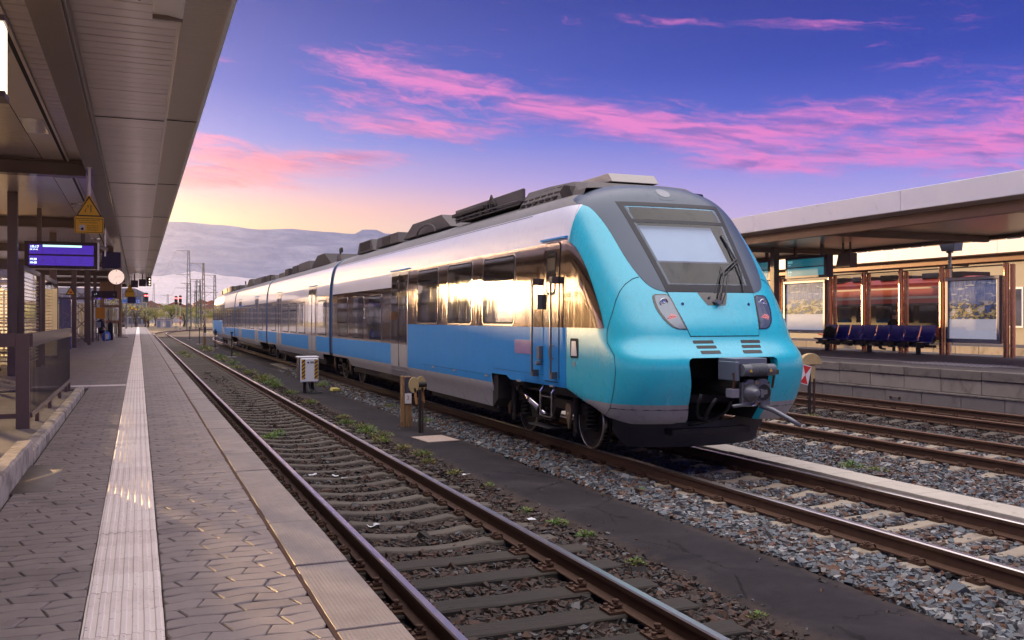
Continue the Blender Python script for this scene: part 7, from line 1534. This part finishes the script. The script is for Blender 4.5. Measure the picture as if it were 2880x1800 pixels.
# trees and shrubs
def foliage(n, blobs, leaf, mats, flat=.0):
    """leaf faces spread through a set of ellipsoid clumps"""
    g = MB(); q = []; rr = random.Random(len(blobs) * 7 + n)
    for i in range(n):
        c, r = rr.choice(blobs); 
        while True:
            p = Vector((rr.uniform(-1, 1), rr.uniform(-1, 1), rr.uniform(-1, 1)))
            if .35 < p.length < 1: break
        p = Vector(c) + Vector((p.x * r[0], p.y * r[1], p.z * r[2])); L = leaf * rr.uniform(.6, 1.4); a = Vector((rr.gauss(0, 1), rr.gauss(0, 1), rr.gauss(0, 1))).normalized(); b = a.orthogonal().normalized()
        g.add([p, p + a * L + b * L * .4, p + a * L * 2, p + a * L - b * L * .4], [(0, 1, 2, 3)], rr.randrange(len(mats)))
    return g
m_tl = [translucent('tree_leaf_olive', (.30, .29, .09, 1), .45), translucent('tree_leaf_yellow', (.44, .36, .11, 1), .45), translucent('tree_leaf_green', (.20, .26, .07, 1), .45)]; m_bark = pbr('bark', (.10, .075, .055), .9, 0, .3, 6, bump=.01, bs=20)
def tree(loc, h, w, label, dens=900, bare=False, cat='tree'):
    rr = random.Random(int(loc[0] * 10 + loc[1])); t = thing('tree' if cat == 'tree' else 'shrub', label, cat, loc); g = MB(); tops = []
    g.tube([(0, 0, 0), (.05 * w, 0, h * .25), (.0, .05 * w, h * .5), (.03, 0, h * .8)], [.05 * h, .035 * h, .022 * h, .008 * h], 8)
    for i in range(9 if not bare else 16):
        a = rr.uniform(0, 6.28); z0 = h * rr.uniform(.15, .6); r = w * rr.uniform(.25, .5); e = (r * math.cos(a), r * math.sin(a), min(h * .97, z0 + h * rr.uniform(.2, .5))); g.tube([(0, 0, z0), (e[0] * .5, e[1] * .5, (z0 + e[2]) / 2 + .05 * h), e], [.015 * h, .009 * h, .004 * h], 6); tops.append(e)
        for k in range(3 if bare else 1): b = rr.uniform(0, 6.28); s = w * .18; f = (e[0] + s * math.cos(b), e[1] + s * math.sin(b), e[2] + h * rr.uniform(0, .12)); g.tube([((e[0]) * .6, e[1] * .6, (z0 + e[2]) / 2 + .08 * h), f], [.006 * h, .002 * h], 5); tops.append(f)
    g.build('trunk', m_bark, t); bl = [(e, (w * rr.uniform(.14, .26), w * rr.uniform(.14, .26), h * rr.uniform(.07, .15))) for e in tops] + ([((0, 0, h * .55), (w * .3, w * .3, h * .25))] if not bare else [])
    foliage(dens, bl, w * .028 if not bare else w * .016, m_tl).build('crown', m_tl, t, fix=False)
for i, (x, y, h, w_, lb, d_) in enumerate(((2.2, 250, 4.8, 5, 'low olive bush left of the pale huts', 1500), (7.5, 246, 5.0, 6, 'rounded yellow green tree behind the pale huts', 2200), (11.2, 262, 5.6, 7, 'wide green tree right of the huts behind the masts', 2200), (16, 258, 4.2, 6, 'low green shrub between the masts', 1500), (20.5, 270, 4.4, 7, 'low yellow green shrub near the rear of the train', 1500), (4.6, 300, 5.5, 7, 'tree standing farther behind the huts', 1500), (14, 310, 6, 8, 'pale tree farther behind the lattice masts', 1500), (25, 300, 6, 9, 'far tree beside the rear of the train', 1500))): tree((x, y, -.95), h, w_, lb, d_)
for i, (x, y, h, w_, lb) in enumerate(((-2.6, 175, 5.6, 4.6, 'sparse yellow budding tree behind the blue number sign'), (-.6, 185, 5.0, 4.2, 'sparse yellow budding tree right of the blue number sign'), (-5.2, 180, 6.2, 5, 'sparse yellow budding tree behind the far platform poles'), (1.2, 205, 4.2, 4, 'thin budding bush in front of the office block'))): tree((x, y, -.95), h, w_, lb, 900, True)
# unseen building added left of the platform to block the low sun
m_farw = pbr('sun_blocker_wall', (.50, .46, .43), .85, 0, .1, .6)
t = thing('sun_blocker_building', 'unseen long building with a taller middle block, added to keep low sun off the train', 'building', (-40, 150, -.9))
for y0, y1, h in ((0, 14, 9.75), (14, 48, 16.4), (48, 125, 9.75)):
    g = MB(); g.box(-6.4, 0, y0 + .01, y1 - .01, 0, h); g.build('wall', m_farw, t); g = MB(); g.box(-6.5, .1, y0 + .01, y1 - .01, h + .005, h + .25); g.build('roof', m_castir, t)
    for y in np.arange(y0 + 1., y1 - 2, 3.4):
        for z in np.arange(1.2, h - 2, 3.2): w_ = MB().box(0, .05, y, y + 2.0, z, z + 2.0).build('window', m_castir, t); MB().box(.051, .07, y + .1, y + 1.9, z + .1, z + 1.9).build('pane', m_winb, w_)
# ---- mountains: real ridges several kilometres away
_P = np.random.default_rng(5).permutation(256).tolist() * 2; _G = np.random.default_rng(6).normal(size=(256, 2)); _G /= np.linalg.norm(_G, axis=1)[:, None]
def pn(x, y):
    """gradient noise on arrays"""
    xi = np.floor(x).astype(int); yi = np.floor(y).astype(int); fx, fy = x - xi, y - yi; u, v = fx**3 * (fx * (fx * 6 - 15) + 10), fy**3 * (fy * (fy * 6 - 15) + 10); P = np.array(_P)
    def gd(i, j): h = P[(P[(xi + i) & 255] + yi + j) & 255]; return _G[h, 0] * (fx - i) + _G[h, 1] * (fy - j)
    a = gd(0, 0) + u * (gd(1, 0) - gd(0, 0)); c = gd(0, 1) + u * (gd(1, 1) - gd(0, 1)); return a + v * (c - a)
def ridged(x, y, o=6):
    v = 0; a = 1.; w = 1.
    for k in range(o): n = 1 - np.abs(pn(x * 2**k + 17 * k, y * 2**k + 9 * k)) * 1.7; n = n * n * w; w = np.clip(n * 1.4, 0, 1); v = v + n * a; a *= .5
    return v
RIDGE = [(-40, .02), (-20, .018), (-12, .03), (-6, .06), (-2.5, .085), (0, .098), (2, .1005), (4.5, .0985), (6.6, .0955), (8.5, .0965), (10.6, .0935), (12.3, .0915), (12.9, .0965), (13.6, .0965), (14.3, .0920), (16.5, .0945), (18.5, .0965), (20, .098), (21.5, .0955), (23, .0915), (26, .084), (32, .075), (45, .066), (70, .06)]
def ridge(a):
    for (p, q), (r, s) in zip(RIDGE, RIDGE[1:]):
        if p <= a <= r: t = (a - p) / (r - p); t = t * t * (3 - 2 * t); return q + (s - q) * t
    return .06
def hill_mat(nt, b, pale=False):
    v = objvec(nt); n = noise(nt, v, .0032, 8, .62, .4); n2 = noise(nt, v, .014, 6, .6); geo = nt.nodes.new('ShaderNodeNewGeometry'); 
    cc = ramp(nt, n * .7 + n2 * .3, [(.34, (.13, .155, .24, 1)), (.47, (.17, .19, .28, 1)), (.56, (.22, .235, .32, 1)), (.68, (.30, .30, .38, 1))] if not pale else [(.34, (.40, .37, .41, 1)), (.5, (.50, .45, .47, 1)), (.68, (.60, .53, .52, 1))]); nt.links.new(cc, b.inputs['Base Color']); b.inputs['Roughness'].default_value = 1.; b.inputs['Specular IOR Level'].default_value = 0; bumpn(nt, b, n2, 30.)  # bluish and pale ramps put the distance haze into the hill colours
m_hill = custom('hill_haze_tint', hill_mat)
AZ = np.linspace(-32, 60, 420); FF = np.linspace(0, 1, 90); A2, F2 = np.meshgrid(AZ, FF); D2 = 1500 + 4300 * F2
TOP = np.array([ridge(a) for a in AZ])[None, :] * D2; K2 = np.clip(np.where(F2 < .72, F2 / .72, 1 - (F2 - .72) * 2.2), 0, 1)
XX, YY = D2 * np.sin(np.radians(A2)), D2 * np.cos(np.radians(A2)); RG = ridged(XX * .0011, YY * .0011) - 1.0
ZZ = TOP * K2 ** 1.5 + RG * 150 * np.clip(K2 * 1.5, 0, 1) * np.clip(1.0 - K2, .03, 1) + ridged(XX * .006, YY * .006, 4) * 9 * np.clip(K2 * 2, 0, 1) * np.clip(1.15 - K2, .12, 1) - 8
g = MB(); g.grid([[(float(x), float(y), float(z)) for x, y, z in zip(*r)] for r in zip(XX, YY, ZZ)])
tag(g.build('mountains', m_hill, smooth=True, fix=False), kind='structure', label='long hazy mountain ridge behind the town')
A2, F2 = np.meshgrid(np.linspace(-20, 40, 160), np.linspace(0, 1, 30)); D2 = 900 + 900 * F2; XX, YY = D2 * np.sin(np.radians(A2)), D2 * np.cos(np.radians(A2))
ZZ = -4 + np.sin(np.pi * F2) ** 1.2 * (22 + 34 * np.clip(np.sin(np.radians(A2 * 9 + 50)), 0, 1) + ridged(XX * .004, YY * .004, 4) * 9)
g = MB(); g.grid([[(float(x), float(y), float(z)) for x, y, z in zip(*r)] for r in zip(XX, YY, ZZ)])
m_foot = custom('foothill_haze_tint', lambda nt, b: hill_mat(nt, b, True))  # paler colours paint in the thicker haze low over the foothills
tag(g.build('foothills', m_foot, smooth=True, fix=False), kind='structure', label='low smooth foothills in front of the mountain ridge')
# ---- air: one even haze round everything
HAZE = 0.000035
m = bpy.data.materials.new('haze_air'); m.use_nodes = True; nt = m.node_tree; nt.nodes.clear(); o = nt.nodes.new('ShaderNodeOutputMaterial'); pv = nt.nodes.new('ShaderNodeVolumePrincipled'); pv.inputs['Color'].default_value = (.84, .86, 1.0, 1); pv.inputs['Density'].default_value = HAZE; pv.inputs['Anisotropy'].default_value = .84; nt.links.new(pv.outputs[0], o.inputs['Volume'])
if HAZE:
    g = MB(); g.box(-4200, 6200, -150, 6300, -12, 640); tag(g.build('haze', m), kind='stuff', label='even pale evening haze filling the air')
